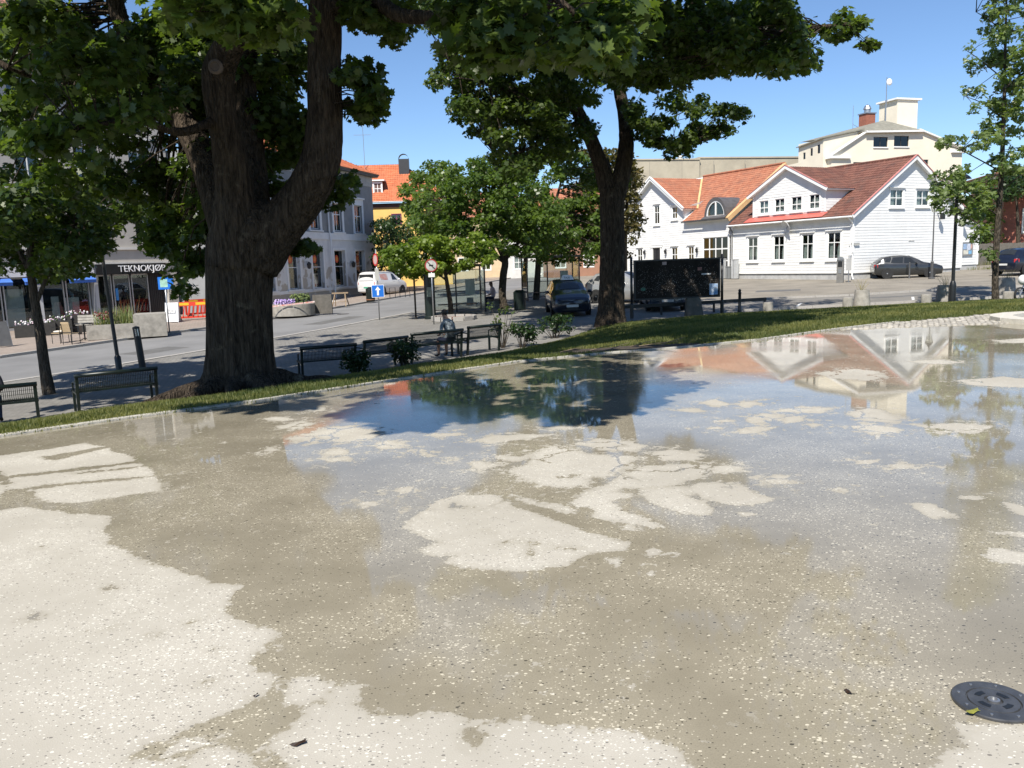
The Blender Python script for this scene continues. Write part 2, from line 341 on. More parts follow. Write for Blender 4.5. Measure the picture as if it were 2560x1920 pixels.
# ---------------------------------------------------------------- the wet plaza
c5 = lambda x, y: (x/1.907, 1050+y/1.907)
c6 = lambda x, y: (800+x/1.907, 1050+y/1.907)
c7 = lambda x, y: (1600+x/1.907, 1050+y/1.907)
c3 = lambda x, y: (400+x/1.7015, 780+y/1.7015)
c4 = lambda x, y: (1500+x/2.087, 760+y/2.087)
DRY = [(c5, [(-500, 430), (0, 430), (130, 415), (330, 445), (520, 460), (505, 500), (520, 590), (640, 650), (820, 710), (960, 760), (1145, 795), (1090, 850), (1080, 910), (1200, 975), (1300, 1000), (1310, 1040), (1230, 1110), (1190, 1160), (1230, 1195), (1340, 1210), (1320, 1250), (1230, 1340), (1100, 1400), (900, 1470), (720, 1540), (640, 1600), (830, 1640), (850, 1900), (-500, 1900)]),
 (c5, [(1400, 1900), (1400, 1659), (1350, 1600), (1260, 1540), (1370, 1470), (1420, 1400), (1560, 1350), (1590, 1290), (1690, 1250), (1740, 1290), (1720, 1350), (1800, 1400), (1907, 1415), (2066, 1400), (2226, 1430), (2426, 1440), (2506, 1420), (2556, 1450), (2726, 1460), (2826, 1500), (2906, 1470), (3046, 1490), (3186, 1560), (3256, 1620), (3320, 1680), (3420, 1900)]),
 (c5, [(1340, 1350), (1370, 1240), (1460, 1220), (1580, 1260), (1585, 1300), (1480, 1340), (1380, 1360)]), (c5, [(800, 1550), (900, 1520), (1020, 1520), (960, 1560), (850, 1580)]),
 (c5, [(850, 1900), (850, 1659), (960, 1590), (1010, 1550), (1130, 1560), (1200, 1620), (1180, 1900)]), (c5, [(1040, 1500), (1080, 1480), (1110, 1500), (1060, 1510)]), (c5, [(1270, 1085), (1340, 1075), (1340, 1100), (1290, 1105)]),
 (c5, [(-300, 190), (0, 170), (150, 150), (400, 110), (480, 125), (600, 165), (690, 215), (740, 260), (765, 335), (700, 345), (520, 375), (380, 395), (250, 395), (160, 375), (170, 340), (90, 330), (30, 330), (60, 290), (0, 240), (-300, 250)]),
 (c5, [(-300, 300), (-20, 290), (20, 320), (0, 370), (-300, 400)]),
 (c6, [(410, 490), (480, 440), (560, 390), (660, 355), (820, 355), (930, 410), (1100, 470), (1300, 540), (1460, 590), (1465, 615), (1330, 625), (1260, 640), (1160, 700), (1010, 715), (980, 725), (740, 705), (590, 680), (640, 650), (670, 640), (600, 650), (450, 630), (560, 580), (480, 550), (400, 520)]),
 (c6, [(890, 240), (1000, 210), (1000, 160), (1120, 120), (1200, 140), (1300, 165), (1450, 165), (1520, 180), (1480, 210), (1420, 250), (1380, 280), (1250, 320), (1120, 325), (960, 280)]),
 (c6, [(1430, 260), (1550, 220), (1700, 210), (1870, 215), (1850, 260), (1700, 310), (1550, 330), (1430, 320), (1400, 340), (1500, 360), (1400, 380), (1430, 430), (1560, 470), (1670, 520), (1500, 500), (1380, 480), (1290, 465), (1310, 430), (1200, 400), (1240, 350), (1350, 310)]),
 (c6, [(880, 345), (990, 375), (1120, 400), (1220, 430), (1200, 450), (1110, 430), (980, 390)]), (c6, [(1220, 110), (1330, 90), (1470, 100), (1560, 125), (1500, 150), (1330, 140)]), (c6, [(1580, 150), (1700, 140), (1850, 165), (1800, 195), (1640, 190)]),
 (c6, [(350, 340), (410, 315), (480, 335), (420, 355)]), (c6, [(180, 400), (240, 385), (280, 400), (220, 415)]), (c6, [(360, 425), (420, 410), (440, 430), (390, 450)]), (c6, [(690, 210), (760, 195), (860, 215), (760, 240)]), (c6, [(740, 90), (900, 70), (1110, 68), (1000, 90), (820, 110)]), (c6, [(400, 140), (500, 155), (570, 175), (520, 178)]), (c6, [(620, 185), (670, 190), (640, 200)]), (c6, [(800, 160), (1010, 180), (960, 195), (830, 190)]),
 (c7, [(0, 330), (120, 320), (220, 320), (230, 340), (250, 370), (330, 400), (370, 455), (290, 460), (180, 440), (70, 400), (20, 370)]), (c7, [(220, 330), (290, 300), (400, 300), (500, 315), (560, 350), (660, 380), (600, 390), (520, 410), (420, 405), (330, 380), (240, 345)]),
 (c7, [(580, 285), (640, 262), (730, 270), (690, 300), (620, 305)]), (c7, [(340, 225), (400, 210), (490, 230), (440, 250), (350, 245)]), (c7, [(900, 330), (960, 318), (1010, 345), (960, 350)]), (c7, [(1190, 210), (1300, 210), (1290, 235), (1200, 232)]), (c7, [(1290, 395), (1400, 400), (1530, 470), (1400, 470), (1320, 430)]), (c7, [(1500, 360), (1640, 360), (1620, 378), (1520, 378)]), (c7, [(1620, 640), (1700, 615), (1900, 630), (1900, 695), (1700, 680)]), (c7, [(1660, 535), (1900, 530), (1900, 570)]), (c7, [(1740, 395), (1800, 400), (1900, 430), (1900, 470), (1770, 440)]), (c7, [(1040, 195), (1150, 190), (1130, 215), (1050, 212)]),
 (c7, [(1500, 1440), (1560, 1450), (2000, 1450), (2000, 1900), (1300, 1900), (1380, 1659), (1460, 1600), (1520, 1540)]), (c7, [(450, 445), (500, 438), (560, 450), (500, 462)]),
 (c6, [(1530, 620), (1600, 610), (1640, 630), (1590, 650)]), (c6, [(1370, 660), (1430, 660), (1430, 695), (1380, 690)]), (c6, [(1230, 700), (1270, 680), (1280, 705)]), (c6, [(1660, 635), (1710, 630), (1700, 655)]), (c6, [(1500, 675), (1620, 690), (1520, 690)]), (c6, [(1540, 740), (1590, 725), (1580, 745)]), (c6, [(1390, 500), (1480, 495), (1530, 525), (1440, 525)]),
 (c3, [(430, 455), (500, 445), (590, 455), (520, 465)]), (c3, [(490, 490), (600, 465), (660, 475), (590, 495), (510, 497)]), (c3, [(540, 540), (620, 515), (690, 550), (640, 558)]), (c3, [(640, 520), (700, 490), (800, 485), (950, 510), (900, 540), (820, 555), (720, 555)]), (c3, [(890, 570), (960, 545), (1050, 560), (1060, 575), (960, 585)]), (c3, [(680, 605), (740, 575), (800, 590), (790, 608), (720, 612)]), (c3, [(440, 590), (480, 572), (500, 585), (470, 598)]), (c3, [(1340, 545), (1420, 525), (1560, 520), (1660, 525), (1500, 545), (1400, 560)]), (c3, [(1580, 490), (1700, 485), (1800, 492), (1700, 500)]), (c3, [(620, 410), (690, 408), (700, 420), (640, 425)]), (c3, [(1040, 585), (1180, 610), (1190, 618), (1090, 605)]), (c3, [(1140, 520), (1250, 515), (1290, 522), (1200, 530)]), (c3, [(680, 625), (800, 615), (820, 628), (720, 640)]),
 (c4, [(750, 600), (850, 570), (950, 580), (960, 610), (800, 625)]), (c4, [(510, 515), (600, 500), (700, 525), (600, 535)]), (c4, [(700, 520), (830, 500), (850, 520), (750, 538)]), (c4, [(950, 590), (1070, 580), (1050, 610), (960, 625)]), (c4, [(890, 560), (1050, 535), (1230, 540), (1150, 570)]), (c4, [(1060, 630), (1120, 620), (1170, 635), (1110, 642)]), (c4, [(600, 610), (660, 603), (720, 610), (650, 620)]), (c4, [(560, 650), (600, 638), (650, 645), (600, 662)]), (c4, [(700, 660), (800, 640), (930, 640), (820, 675), (740, 680)]), (c4, [(1280, 570), (1420, 540), (1560, 590), (1570, 620), (1380, 610)]), (c4, [(1300, 640), (1400, 620), (1560, 650), (1560, 675), (1420, 680)]), (c4, [(1580, 620), (1700, 630), (1880, 620), (2000, 640), (2070, 630), (1960, 675), (1780, 670)]), (c4, [(360, 550), (500, 545), (560, 560), (480, 566)]), (c4, [(1130, 360), (1280, 335), (1450, 350), (1500, 380), (1400, 400), (1200, 385)]), (c4, [(1850, 400), (2100, 380), (2300, 400), (2300, 440), (1950, 425)]), (c4, [(1600, 300), (1780, 290), (1900, 305), (1750, 315)]), (c4, [(2040, 190), (2300, 175), (2300, 200), (2100, 205)])]
WET = [(c5, [(50, 265), (400, 225), (650, 195), (650, 205), (400, 240), (60, 275)]), (c5, [(50, 330), (400, 290), (735, 265), (735, 274), (400, 303), (150, 332)]), (c5, [(180, 180), (500, 125), (500, 137), (270, 192)]), (c5, [(350, 250), (640, 225), (640, 232), (360, 258)]),
 (c5, [(110, 945), (160, 915), (220, 925), (200, 945), (120, 955)]), (c5, [(865, 968), (930, 950), (947, 960), (900, 975)]), (c5, [(525, 985), (545, 975), (555, 980), (535, 992)]), (c5, [(420, 1005), (450, 1000), (460, 1010), (430, 1015)]), (c5, [(1000, 1095), (1045, 1090), (1030, 1110), (1005, 1108)]), (c5, [(500, 800), (530, 795), (535, 808), (510, 812)]), (c5, [(980, 1240), (1010, 1230), (1010, 1260), (985, 1275)]), (c5, [(700, 1020), (740, 1022), (735, 1029)]), (c5, [(165, 605), (215, 600), (200, 612)]),
 (c6, [(850, 578), (910, 570), (922, 590), (860, 597)]), (c6, [(960, 573), (1050, 578), (1100, 600), (1250, 612), (1250, 620), (1100, 612), (1010, 590), (1030, 650), (985, 655), (1000, 620)]), (c6, [(790, 525), (815, 518), (840, 550), (815, 550)]), (c6, [(610, 400), (640, 388), (650, 410), (740, 410), (740, 420), (620, 415)]), (c6, [(680, 1500), (700, 1480), (780, 1470), (790, 1490), (740, 1510), (690, 1515)]), (c6, [(705, 1545), (750, 1545), (740, 1560)]), (c6, [(1180, 270), (1240, 255), (1250, 268), (1200, 280)]), (c6, [(1270, 290), (1300, 270), (1410, 270), (1400, 300), (1290, 300)])]
def plaza():
    nx, ny = 620, 470
    X = np.linspace(-14, 17, nx); Ea = np.array(E); ye = np.interp(X, Ea[:, 0], Ea[:, 1])
    ye = np.where(X > 6.66, np.minimum(ye, 16.92+(X-6.66)*.035), ye)      # straight rim where the cobbles begin
    t = np.linspace(0, 1, ny)[:, None]; Y = -4*(1-t)+ye[None]*t; XX = np.broadcast_to(X[None], Y.shape)
    V = np.stack([XX.ravel(), Y.ravel(), np.zeros(Y.size)], 1); q = V[:, :2]
    def sdf(poly):
        A = np.array(poly); Bv = np.roll(A, -1, 0); d = np.full(len(q), 1e9); ins = np.zeros(len(q), bool)
        lo, hi = A.min(0)-.7, A.max(0)+.7; near = np.all((q > lo) & (q < hi), 1); qq = q[near]; dd = np.full(len(qq), 1e9); ii = np.zeros(len(qq), bool)
        for a, b in zip(A, Bv):
            e = b-a; h = np.clip(((qq-a)@e)/max(e@e, 1e-9), 0, 1); dd = np.minimum(dd, np.hypot(*(qq-a-h[:, None]*e).T))
            c = ((a[1] > qq[:, 1]) != (b[1] > qq[:, 1])); ii ^= c & (qq[:, 0] < (b[0]-a[0])*(qq[:, 1]-a[1])/((b[1]-a[1]) if abs(b[1]-a[1]) > 1e-9 else 1e-9)+a[0])
        d[near] = np.where(ii, -dd, dd); return np.minimum(d, .6)
    gp = lambda cf, poly: [tuple(P(*cf(*p)))[:2] for p in poly]
    dry = np.full(len(q), .6)
    for cf, poly in DRY: dry = np.minimum(dry, sdf(gp(cf, poly)))
    for cf, poly in WET: dry = np.maximum(dry, -sdf(gp(cf, poly)))
    dry = np.clip(-dry, -.6, .6)
    i = np.arange(ny-1)[:, None]*nx+np.arange(nx-1)[None]; F = np.stack([i, i+1, i+nx+1, i+nx], -1).reshape(-1, 4)
    m = bpy.data.materials.new('wet_terrazzo_concrete'); m.use_nodes = True; t = m.node_tree; b = t.nodes['Principled BSDF']; L = t.links.new
    tc = nd(t, 'ShaderNodeTexCoord'); ob = tc.outputs['Object']
    def noise(sc, det=4, rg=.6):
        n = nd(t, 'ShaderNodeTexNoise', i_Scale=sc, i_Detail=det, i_Roughness=rg); L(ob, n.inputs[0]); return n.outputs[0]
    def mth(op, a, b_=None, c=None, clamp=False):
        n = nd(t, 'ShaderNodeMath', operation=op, use_clamp=clamp)
        for k, v in enumerate((a, b_, c)):
            if v is None: continue
            if isinstance(v, (int, float)): n.inputs[k].default_value = v
            else: L(v, n.inputs[k])
        return n.outputs[0]
    def sstep(x, lo, hi):
        n = nd(t, 'ShaderNodeMapRange', interpolation_type='SMOOTHSTEP'); L(x, n.inputs[0]); n.inputs[1].default_value = lo; n.inputs[2].default_value = hi; return n.outputs[0]
    def mixc(f, a, c_):
        n = nd(t, 'ShaderNodeMix', data_type='RGBA')
        for k, v in ((0, f), (6, a), (7, c_)):
            if isinstance(v, tuple): n.inputs[k].default_value = rgb(v)
            elif isinstance(v, (int, float)): n.inputs[k].default_value = v
            else: L(v, n.inputs[k])
        return n.outputs[2]
    at = nd(t, 'ShaderNodeAttribute', attribute_name='dry')
    wob = mth('ADD', mth('MULTIPLY', mth('SUBTRACT', noise(4.5, 7, .72), .48), .2), mth('MULTIPLY', mth('SUBTRACT', noise(24, 6, .74), .49), .13))
    s = mth('ADD', at.outputs['Fac'], wob); dryf = sstep(s, -.008, .012)
    # thinly drying specks inside the wet film
    specks = mth('MULTIPLY', sstep(noise(7, 8, .75), .6, .625), sstep(noise(.5, 4), .45, .56))
    sx = nd(t, 'ShaderNodeSeparateXYZ'); L(ob, sx.inputs[0]); brk = mth('MULTIPLY', sstep(sx.outputs[1], 5.0, 5.9), sstep(sx.outputs[0], -3.2, -2.2))      # the basin in the middle, where drying is patchy
    lace = sstep(mth('ADD', noise(6.5, 10, .8), mth('MULTIPLY', at.outputs['Fac'], .38)), .505, .522)      # broken islands round the drying patches
    dryf = mth('MAXIMUM', mth('MAXIMUM', dryf, mth('MULTIPLY', lace, mth('MULTIPLY', brk, mth('GREATER_THAN', at.outputs['Fac'], -.4)))), mth('MULTIPLY', specks, .85))
    cmap = nd(t, 'ShaderNodeVectorMath', operation='ADD'); cn = nd(t, 'ShaderNodeTexNoise', i_Scale=3.0, i_Detail=5, i_Roughness=.7); L(ob, cn.inputs[0]); cs = nd(t, 'ShaderNodeVectorMath', operation='SCALE'); cs.inputs['Scale'].default_value = .5; L(cn.outputs['Color'], cs.inputs[0]); L(ob, cmap.inputs[0]); L(cs.outputs[0], cmap.inputs[1])
    cv = nd(t, 'ShaderNodeTexVoronoi', i_Scale=1.9, feature='DISTANCE_TO_EDGE'); L(cmap.outputs[0], cv.inputs['Vector'])
    crack = mth('MULTIPLY', mth('LESS_THAN', cv.outputs['Distance'], mth('MULTIPLY_ADD', noise(7, 5), .09, -.018)), mth('MULTIPLY', mth('LESS_THAN', at.outputs['Fac'], .22), mth('MULTIPLY', brk, sstep(noise(.7, 3), .46, .5))))
    dryf = mth('MULTIPLY', dryf, mth('SUBTRACT', 1.0, crack))      # damp seams where the patches break up
    # stone chips in two sizes
    def chips(sc, rnd, thr):
        v = nd(t, 'ShaderNodeTexVoronoi', i_Scale=sc, i_Randomness=1); wv = nd(t, 'ShaderNodeMapping'); wv.inputs['Rotation'].default_value = (0, 0, rnd); wv.inputs['Scale'].default_value = (1, 1.5, 1)
        L(ob, wv.inputs[0]); L(wv.outputs[0], v.inputs['Vector']); sp = nd(t, 'ShaderNodeSeparateColor'); L(v.outputs['Color'], sp.inputs[0])
        inside = mth('LESS_THAN', v.outputs['Distance'], mth('MULTIPLY_ADD', sp.outputs[1], .28, thr)); return inside, sp.outputs[0]
    dens = sstep(noise(1.1, 6), .4, .62)
    i1, r1 = chips(48, .4, .12); i2, r2 = chips(88, 1.2, .12)
    white = mth('MAXIMUM', mth('MULTIPLY', i1, mth('GREATER_THAN', r1, mth('SUBTRACT', .95, mth('MULTIPLY', dens, .38)))), mth('MULTIPLY', i2, mth('GREATER_THAN', r2, mth('SUBTRACT', .96, mth('MULTIPLY', dens, .3)))))
    black = mth('MAXIMUM', mth('MULTIPLY', i1, mth('LESS_THAN', r1, mth('MULTIPLY_ADD', dens, .07, .05))), mth('MULTIPLY', i2, mth('LESS_THAN', r2, mth('MULTIPLY_ADD', dens, .12, .12))))
    tone = noise(1.1, 8, .62); fine = noise(160, 3)
    dcol = mixc(sstep(tone, .3, .7), (.36, .335, .283), (.435, .408, .35)); wcol = mixc(sstep(tone, .3, .7), (.228, .203, .15), (.31, .278, .21))
    dcol = mixc(mth('MULTIPLY', sstep(fine, .4, .7), .25), dcol, (.36, .33, .27)); wcol = mixc(mth('MULTIPLY', sstep(fine, .4, .7), .35), wcol, (.15, .135, .1))
    dcol = mixc(mth('MULTIPLY', mth('SUBTRACT', 1.0, sstep(s, .0, .07)), .3), dcol, (.27, .245, .19))     # damp margin
    base = mixc(dryf, wcol, dcol); base = mixc(mth('MULTIPLY', white, .85), base, mixc(dryf, (.6, .55, .43), (.66, .64, .56))); base = mixc(mth('MULTIPLY', black, .8), base, mixc(dryf, (.03, .028, .024), (.12, .11, .1)))
    # the darker damp rim and dirt blotches
    base = mixc(mth('MULTIPLY', sstep(noise(2.3, 8, .7), .6, .78), .25), base, (.2, .18, .14))
    L(base, b.inputs['Base Color'])
    film = sstep(noise(.35, 4), .34, .6)     # where water stands deep enough to mirror cleanly
    wr = mth('MULTIPLY_ADD', mth('SUBTRACT', 1.0, film), .10, .012)
    mr = nd(t, 'ShaderNodeMix'); L(dryf, mr.inputs[0]); L(wr, mr.inputs[2]); mr.inputs[3].default_value = .72; L(mr.outputs[0], b.inputs['Roughness'])
    mi = nd(t, 'ShaderNodeMix'); L(dryf, mi.inputs[0]); mi.inputs[2].default_value = .5; mi.inputs[3].default_value = .3; L(mi.outputs[0], b.inputs['Specular IOR Level']); b.inputs['IOR'].default_value = 1.36
    bp = nd(t, 'ShaderNodeBump', i_Distance=.004); L(fine, bp.inputs['Height']); L(mth('MULTIPLY_ADD', dryf, .3, .004), bp.inputs['Strength']); L(bp.outputs[0], b.inputs['Normal'])
    o = npmesh('plaza', V, F, m, attr={'dry': dry}); return tag(o, kind='structure')
PLZ = plaza()
# body under the plaza rim, its edging stones
for i in range(1, 12):
    (x0, y0), (x1, y1) = E[i], E[i+1]; ln = math.hypot(x1-x0, y1-y0); k = max(1, round(ln/1.2)); nx, ny = -(y1-y0)/ln, (x1-x0)/ln
    for j in range(k):
        a, b = (j+.004)/k, (j+.996)/k; p, q = (x0+(x1-x0)*a, y0+(y1-y0)*a), (x0+(x1-x0)*b, y0+(y1-y0)*b)
        mb = MB(); mb.hexa([(c[0]+nx*d, c[1]+ny*d, z) for z in (-.5, .02) for c, d in ((p, .004), (q, .004), (q, .1), (p, .1))]); mb.build('edging_stone', pm('edging_concrete', (.42, .4, .35), .85, .25, 6, bump=.3), PLZ)
# wedge of cobbles between plaza rim and lawn on the east side
def cobbles():
    Ea = np.array(E); V, F, T = [], [], []
    for ix in range(150):
        for iy in range(60):
            x = 6.9+ix*.125+(.06 if iy % 2 else 0)+random.uniform(-.012, .012); lo = 16.95+(x-6.66)*.035; hi = np.interp(x, Ea[:, 0], Ea[:, 1])-.02; y = lo+.03+iy*.125+random.uniform(-.012, .012)
            if y > hi-.05: continue
            h = random.uniform(-.004, .014); r = .052; k = len(V); s = random.uniform(.85, 1.05)
            for z, q in ((-.05, 1), (h, 1), (h+.012, .72)):
                for sx, sy in ((-1, -1), (1, -1), (1, 1), (-1, 1)): V.append((x+sx*r*q*s, y+sy*r*q, z))
            for a in (0, 4):
                for j in range(4): F.append((k+a+j, k+a+(j+1) % 4, k+a+4+(j+1) % 4, k+a+4+j))
            F.append((k+8, k+9, k+10, k+11)); T += [random.random()]*12
    m = pm('cobble_stone', (.36, .335, .29), .7, .5, 5, bump=.3)
    o = npmesh('cobbles', np.array(V), np.array(F), m); tag(o, kind='structure')
    mb = MB(); pts = [(6.5, 16.9)]+[(x, y-.01) for x, y in E[11:]]+[(24, 17.5)]; mb.poly([(x, y, -.012) for x, y in pts]); s = mb.build('joint_sand', pm('joint_sand', (.2, .18, .15), .95, .3, 8), o, fix=False)
    o['kind'] = 'structure'
cobbles()
# stone basin rim at the far right
bc = P(2690, 800); rim = thing('stone_basin', 'low pale stone basin rim beyond the cobbles at the east end', 'basin', (bc.x, bc.y, 0))
for i in range(16):
    a0, a1 = 2*math.pi*(i+.02)/16, 2*math.pi*(i+.98)/16; mb = MB(); ri, ro, h = 1.15, 1.6, .1
    mb.hexa([(r*math.cos(a), r*math.sin(a), z) for z in (-.05, h) for a, r in ((a0, ri), (a0, ro), (a1, ro), (a1, ri))]); mb.build('rim_stone', pm('basin_stone', (.55, .52, .45), .7, .15, 9, bump=.2), rim)
MB().lathe([(1.15, .01), (.01, .02)], 24, cap=False).build('basin_floor', pm('basin_floor', (.06, .055, .05), .5, .4, 5), rim)
# fountain nozzle plate set in the plaza
dp = P(2484, 1757); dr = thing('fountain_nozzle', 'round steel fountain nozzle plate set flush in the wet plaza', 'drain cover', (dp.x, dp.y, 0))
M_st = pm('brushed_steel', (.1, .102, .106), .33, .35, 12, metal=.5)
MB().lathe([(.135, .001), (.135, .008), (.131, .011), (.088, .011), (.086, .005), (.083, .005), (.081, .011), (.03, .011), (.028, .004), (.001, .004)], 48, cap=False).build('plate', M_st, dr, smooth=25)
for i in range(4):
    a = i*math.pi/2+.5; mb = MB(); N = 7
    ring = [(r*math.cos(a+t), r*math.sin(a+t), .0114) for r, ts in ((.062, range(N)), (.042, range(N-1, -1, -1))) for t in [(-.38+.76*q/(N-1)) for q in ts]]
    mb.ext(ring, (0, 0, .0005)).build('slot', M_black, dr)
MB().lathe([(.02, .004), (.02, .014), (.012, .016), (.012, .008), (.001, .008)], 20, cap=False).build('nozzle', M_galv, dr, smooth=30)
for i in range(8):
    a = i*math.pi/4+.2; MB().lathe([(.005, .0112), (.005, .0135), (.001, .014)], 8, c=(.11*math.cos(a), .11*math.sin(a), 0), cap=False).build('screw', M_galv, dr)
# fallen leaves on the plaza
for (px, py), s, r, lab in (((747, 1862), .032, .4, 'dark wet leaf lying on the dry strip near the bottom'), ((2120, 1733), .022, 1.9, 'tiny brown leaf lying on wet concrete near the nozzle plate'), ((2432, 1789), .03, .2, 'yellow green scrap of leaf at the edge of the nozzle plate'), ((640, 1742), .014, .9, 'small dark speck of leaf on the dry concrete')):
    p = P(px, py); mb = MB(); n = 10
    ring = [(s*math.cos(2*math.pi*i/n)*(1 if i % 2 else .75), .45*s*math.sin(2*math.pi*i/n)*(1 if i % 2 else .8), .006+.004*math.sin(i*1.7)) for i in range(n)]
    mb.v = [(0, 0, .01)]+ring; mb.f = [(0, i+1, (i+1) % n+1) for i in range(n)]
    o = mb.build('fallen_leaf', pm('yellow_leaf', (.2, .2, .03), .5, .3, 40) if 'yellow' in lab else pm('brown_leaf', (.035, .02, .012), .4, .3, 40)); o.location = (p.x, p.y, .012 if 'yellow' in lab else .001); o.rotation_euler.z = r; tag(o, lab, 'leaf', 'fallen leaves on the plaza')
# ================================================================ buildings
def clad(mb, pl, amin, amax, z0, z1, holes=(), h=.185, seed=1):
    rg = random.Random(seed); n = int(math.ceil((z1-z0)/h))
    for k in range(n):
        za, zb = z0+k*h, min(z0+(k+1)*h, z1); zm = (za+zb)/2; lo, hi = amin(zm), amax(zm)
        if hi-lo < .05: continue
        cuts = sorted([(c[0], c[1]) for c in holes if c[2]-.02 < zm < c[3]+.02]); spans, x = [], lo
        for c0, c1 in cuts:
            if c0 > x: spans.append((x, min(c0, hi)))
            x = max(x, c1)
        if x < hi: spans.append((x, hi))
        for s0, s1 in spans:
            if s1-s0 < .02: continue
            x = s0
            while x < s1-.01:
                e = s1 if s1-x < 5.5 else min(s1, x+rg.uniform(3, 5)); o = rg.uniform(-.003, .003)
                p = [pl.pt(x, .022+o, za-.012), pl.pt(e-.003, .022+o, za-.012), pl.pt(e-.003, .008, zb), pl.pt(x, .008, zb)]; q = [pl.pt(x, 0, za-.012), pl.pt(e-.003, 0, za-.012)]
                j = len(mb.v); mb.v += [tuple(t) for t in p+q]; mb.f += [(j, j+1, j+2, j+3), (j, j+4, j+5, j+1)]
                x = e
def masonry(mb, pl, a0, a1, z0, z1, holes=(), rev=.22):
    A = sorted({a0, a1, *[h[0] for h in holes], *[h[1] for h in holes]}); Z = sorted({z0, z1, *[h[2] for h in holes], *[h[3] for h in holes]})
    A = [a for a in A if a0 <= a <= a1]; Z = [z for z in Z if z0 <= z <= z1]
    for i in range(len(A)-1):
        for j in range(len(Z)-1):
            am, zm = (A[i]+A[i+1])/2, (Z[j]+Z[j+1])/2
            if any(h[0] < am < h[1] and h[2] < zm < h[3] for h in holes): continue
            mb.poly([pl.pt(A[i], 0, Z[j]), pl.pt(A[i+1], 0, Z[j]), pl.pt(A[i+1], 0, Z[j+1]), pl.pt(A[i], 0, Z[j+1])])
    for h in holes:
        q = [(h[0], h[2]), (h[1], h[2]), (h[1], h[3]), (h[0], h[3])]
        for k in range(4):
            (a, z), (b, y) = q[k], q[(k+1) % 4]; mb.poly([pl.pt(a, 0, z), pl.pt(b, 0, y), pl.pt(b, -rev, y), pl.pt(a, -rev, z)])
def window(root, pl, a0, a1, z0, z1, va=(.5,), vz=(.5,), d=0, cw=.11, bar=.055, mat=None, sill=True, hood=False, curtain=None, name='window', pane=None, proud=.05, label=None, barm=None, lower=None):
    mat = mat or M_trim; w = MB()
    if cw:
        for b in ((a0-cw, a0, z0-cw, z1+cw), (a1, a1+cw, z0-cw, z1+cw), (a0, a1, z1, z1+cw), (a0, a1, z0-cw, z0)): w.pbox(pl, b[0], b[1], d-.02, d+proud, b[2], b[3])
        if hood: w.pbox(pl, a0-cw-.05, a1+cw+.05, d+.0, d+proud+.08, z1+cw, z1+cw+.06)
    f = .05; pd = d-.03
    for b in ((a0, a0+f, z0, z1), (a1-f, a1, z0, z1), (a0+f, a1-f, z1-f, z1), (a0+f, a1-f, z0, z0+f)): w.pbox(pl, b[0], b[1], pd-.03, pd+.03, b[2], b[3])
    A = [a0+f]+[a0+(a1-a0)*t for t in va]+[a1-f]; Z = [z0+f]+[z0+(z1-z0)*t for t in vz]+[z1-f]
    for t in A[1:-1]: w.pbox(pl, t-bar/2, t+bar/2, pd-.025, pd+.025, z0+f, z1-f)
    for t in Z[1:-1]: w.pbox(pl, a0+f, a1-f, pd-.022, pd+.022, t-bar/2, t+bar/2)
    o = w.build(name, mat, root)
    if label: o['label'] = label
    if sill: MB().pbox(pl, a0-cw-.04, a1+cw+.04, d-.02, d+proud+.07, z0-cw-.07, z0-cw).build('sill', mat, o)
    for i in range(len(A)-1):
        for j in range(len(Z)-1):
            c = MB(); s0, s1 = A[i]+(bar/2 if i else 0), A[i+1]-(bar/2 if i < len(A)-2 else 0); t0, t1 = Z[j]+(bar/2 if j else 0), Z[j+1]-(bar/2 if j < len(Z)-2 else 0)
            c.pbox(pl, s0, s1, pd-.004, pd+.004, t0, t1); c.build('pane', pane or M_glass, o)
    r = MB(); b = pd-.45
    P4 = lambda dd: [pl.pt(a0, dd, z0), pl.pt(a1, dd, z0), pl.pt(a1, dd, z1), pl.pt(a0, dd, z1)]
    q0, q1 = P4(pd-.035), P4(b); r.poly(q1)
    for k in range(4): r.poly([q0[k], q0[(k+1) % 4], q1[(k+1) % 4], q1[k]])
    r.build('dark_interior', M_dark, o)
    if curtain:
        for c0, c1, k0, k1 in curtain:
            n = 10; cm = MB(); x0, x1 = a0+(a1-a0)*c0, a0+(a1-a0)*c1; y0, y1 = z0+(z1-z0)*k0, z0+(z1-z0)*k1
            cm.grid(lambda u, v: pl.pt(x0+(x1-x0)*(u if v > .3 else u*.85), pd-.09+.025*math.sin(u*18), y1+(y0-y1)*v), n, 4); cm.build('curtain', M_curt, o, smooth=True, fix=False)
    return o
def tiles(mb, o, ax, up, la, lb, R_, wave=.23, course=.34, amp=.028, n=None, jit=None):
    """pantile relief: o eave origin, ax unit along eave, up unit up-slope, la/lb(t) extents"""
    o, ax, up = Vector(o), Vector(ax).normalized(), Vector(up).normalized(); nn = ax.cross(up); nn = nn if nn.z > 0 else -nn
    k = int(math.ceil(R_/course)); prof = [0, .35, .8, 1, .75, .25]
    for c in range(k):
        t0, t1 = c*course, min((c+1)*course+.03, R_); lo, hi = la((t0+t1)/2), lb((t0+t1)/2)
        if hi-lo < .1: continue
        i0, i1 = int(math.ceil(lo/wave*6)), int(math.floor(hi/wave*6)); j = len(mb.v)
        for i in range(i0, i1+1):
            p = o+ax*(i*wave/6); h = prof[i % 6]*amp; jj = (jit or random).uniform(-.004, .004) if i % 6 == 0 else 0
            mb.v += [tuple(p+up*t0+nn*0), tuple(p+up*t0+nn*(.03+h+jj)), tuple(p+up*t1+nn*(.006+h))]
        for i in range(i1-i0):
            a = j+i*3; mb.f += [(a, a+3, a+4, a+1), (a+1, a+4, a+5, a+2)]
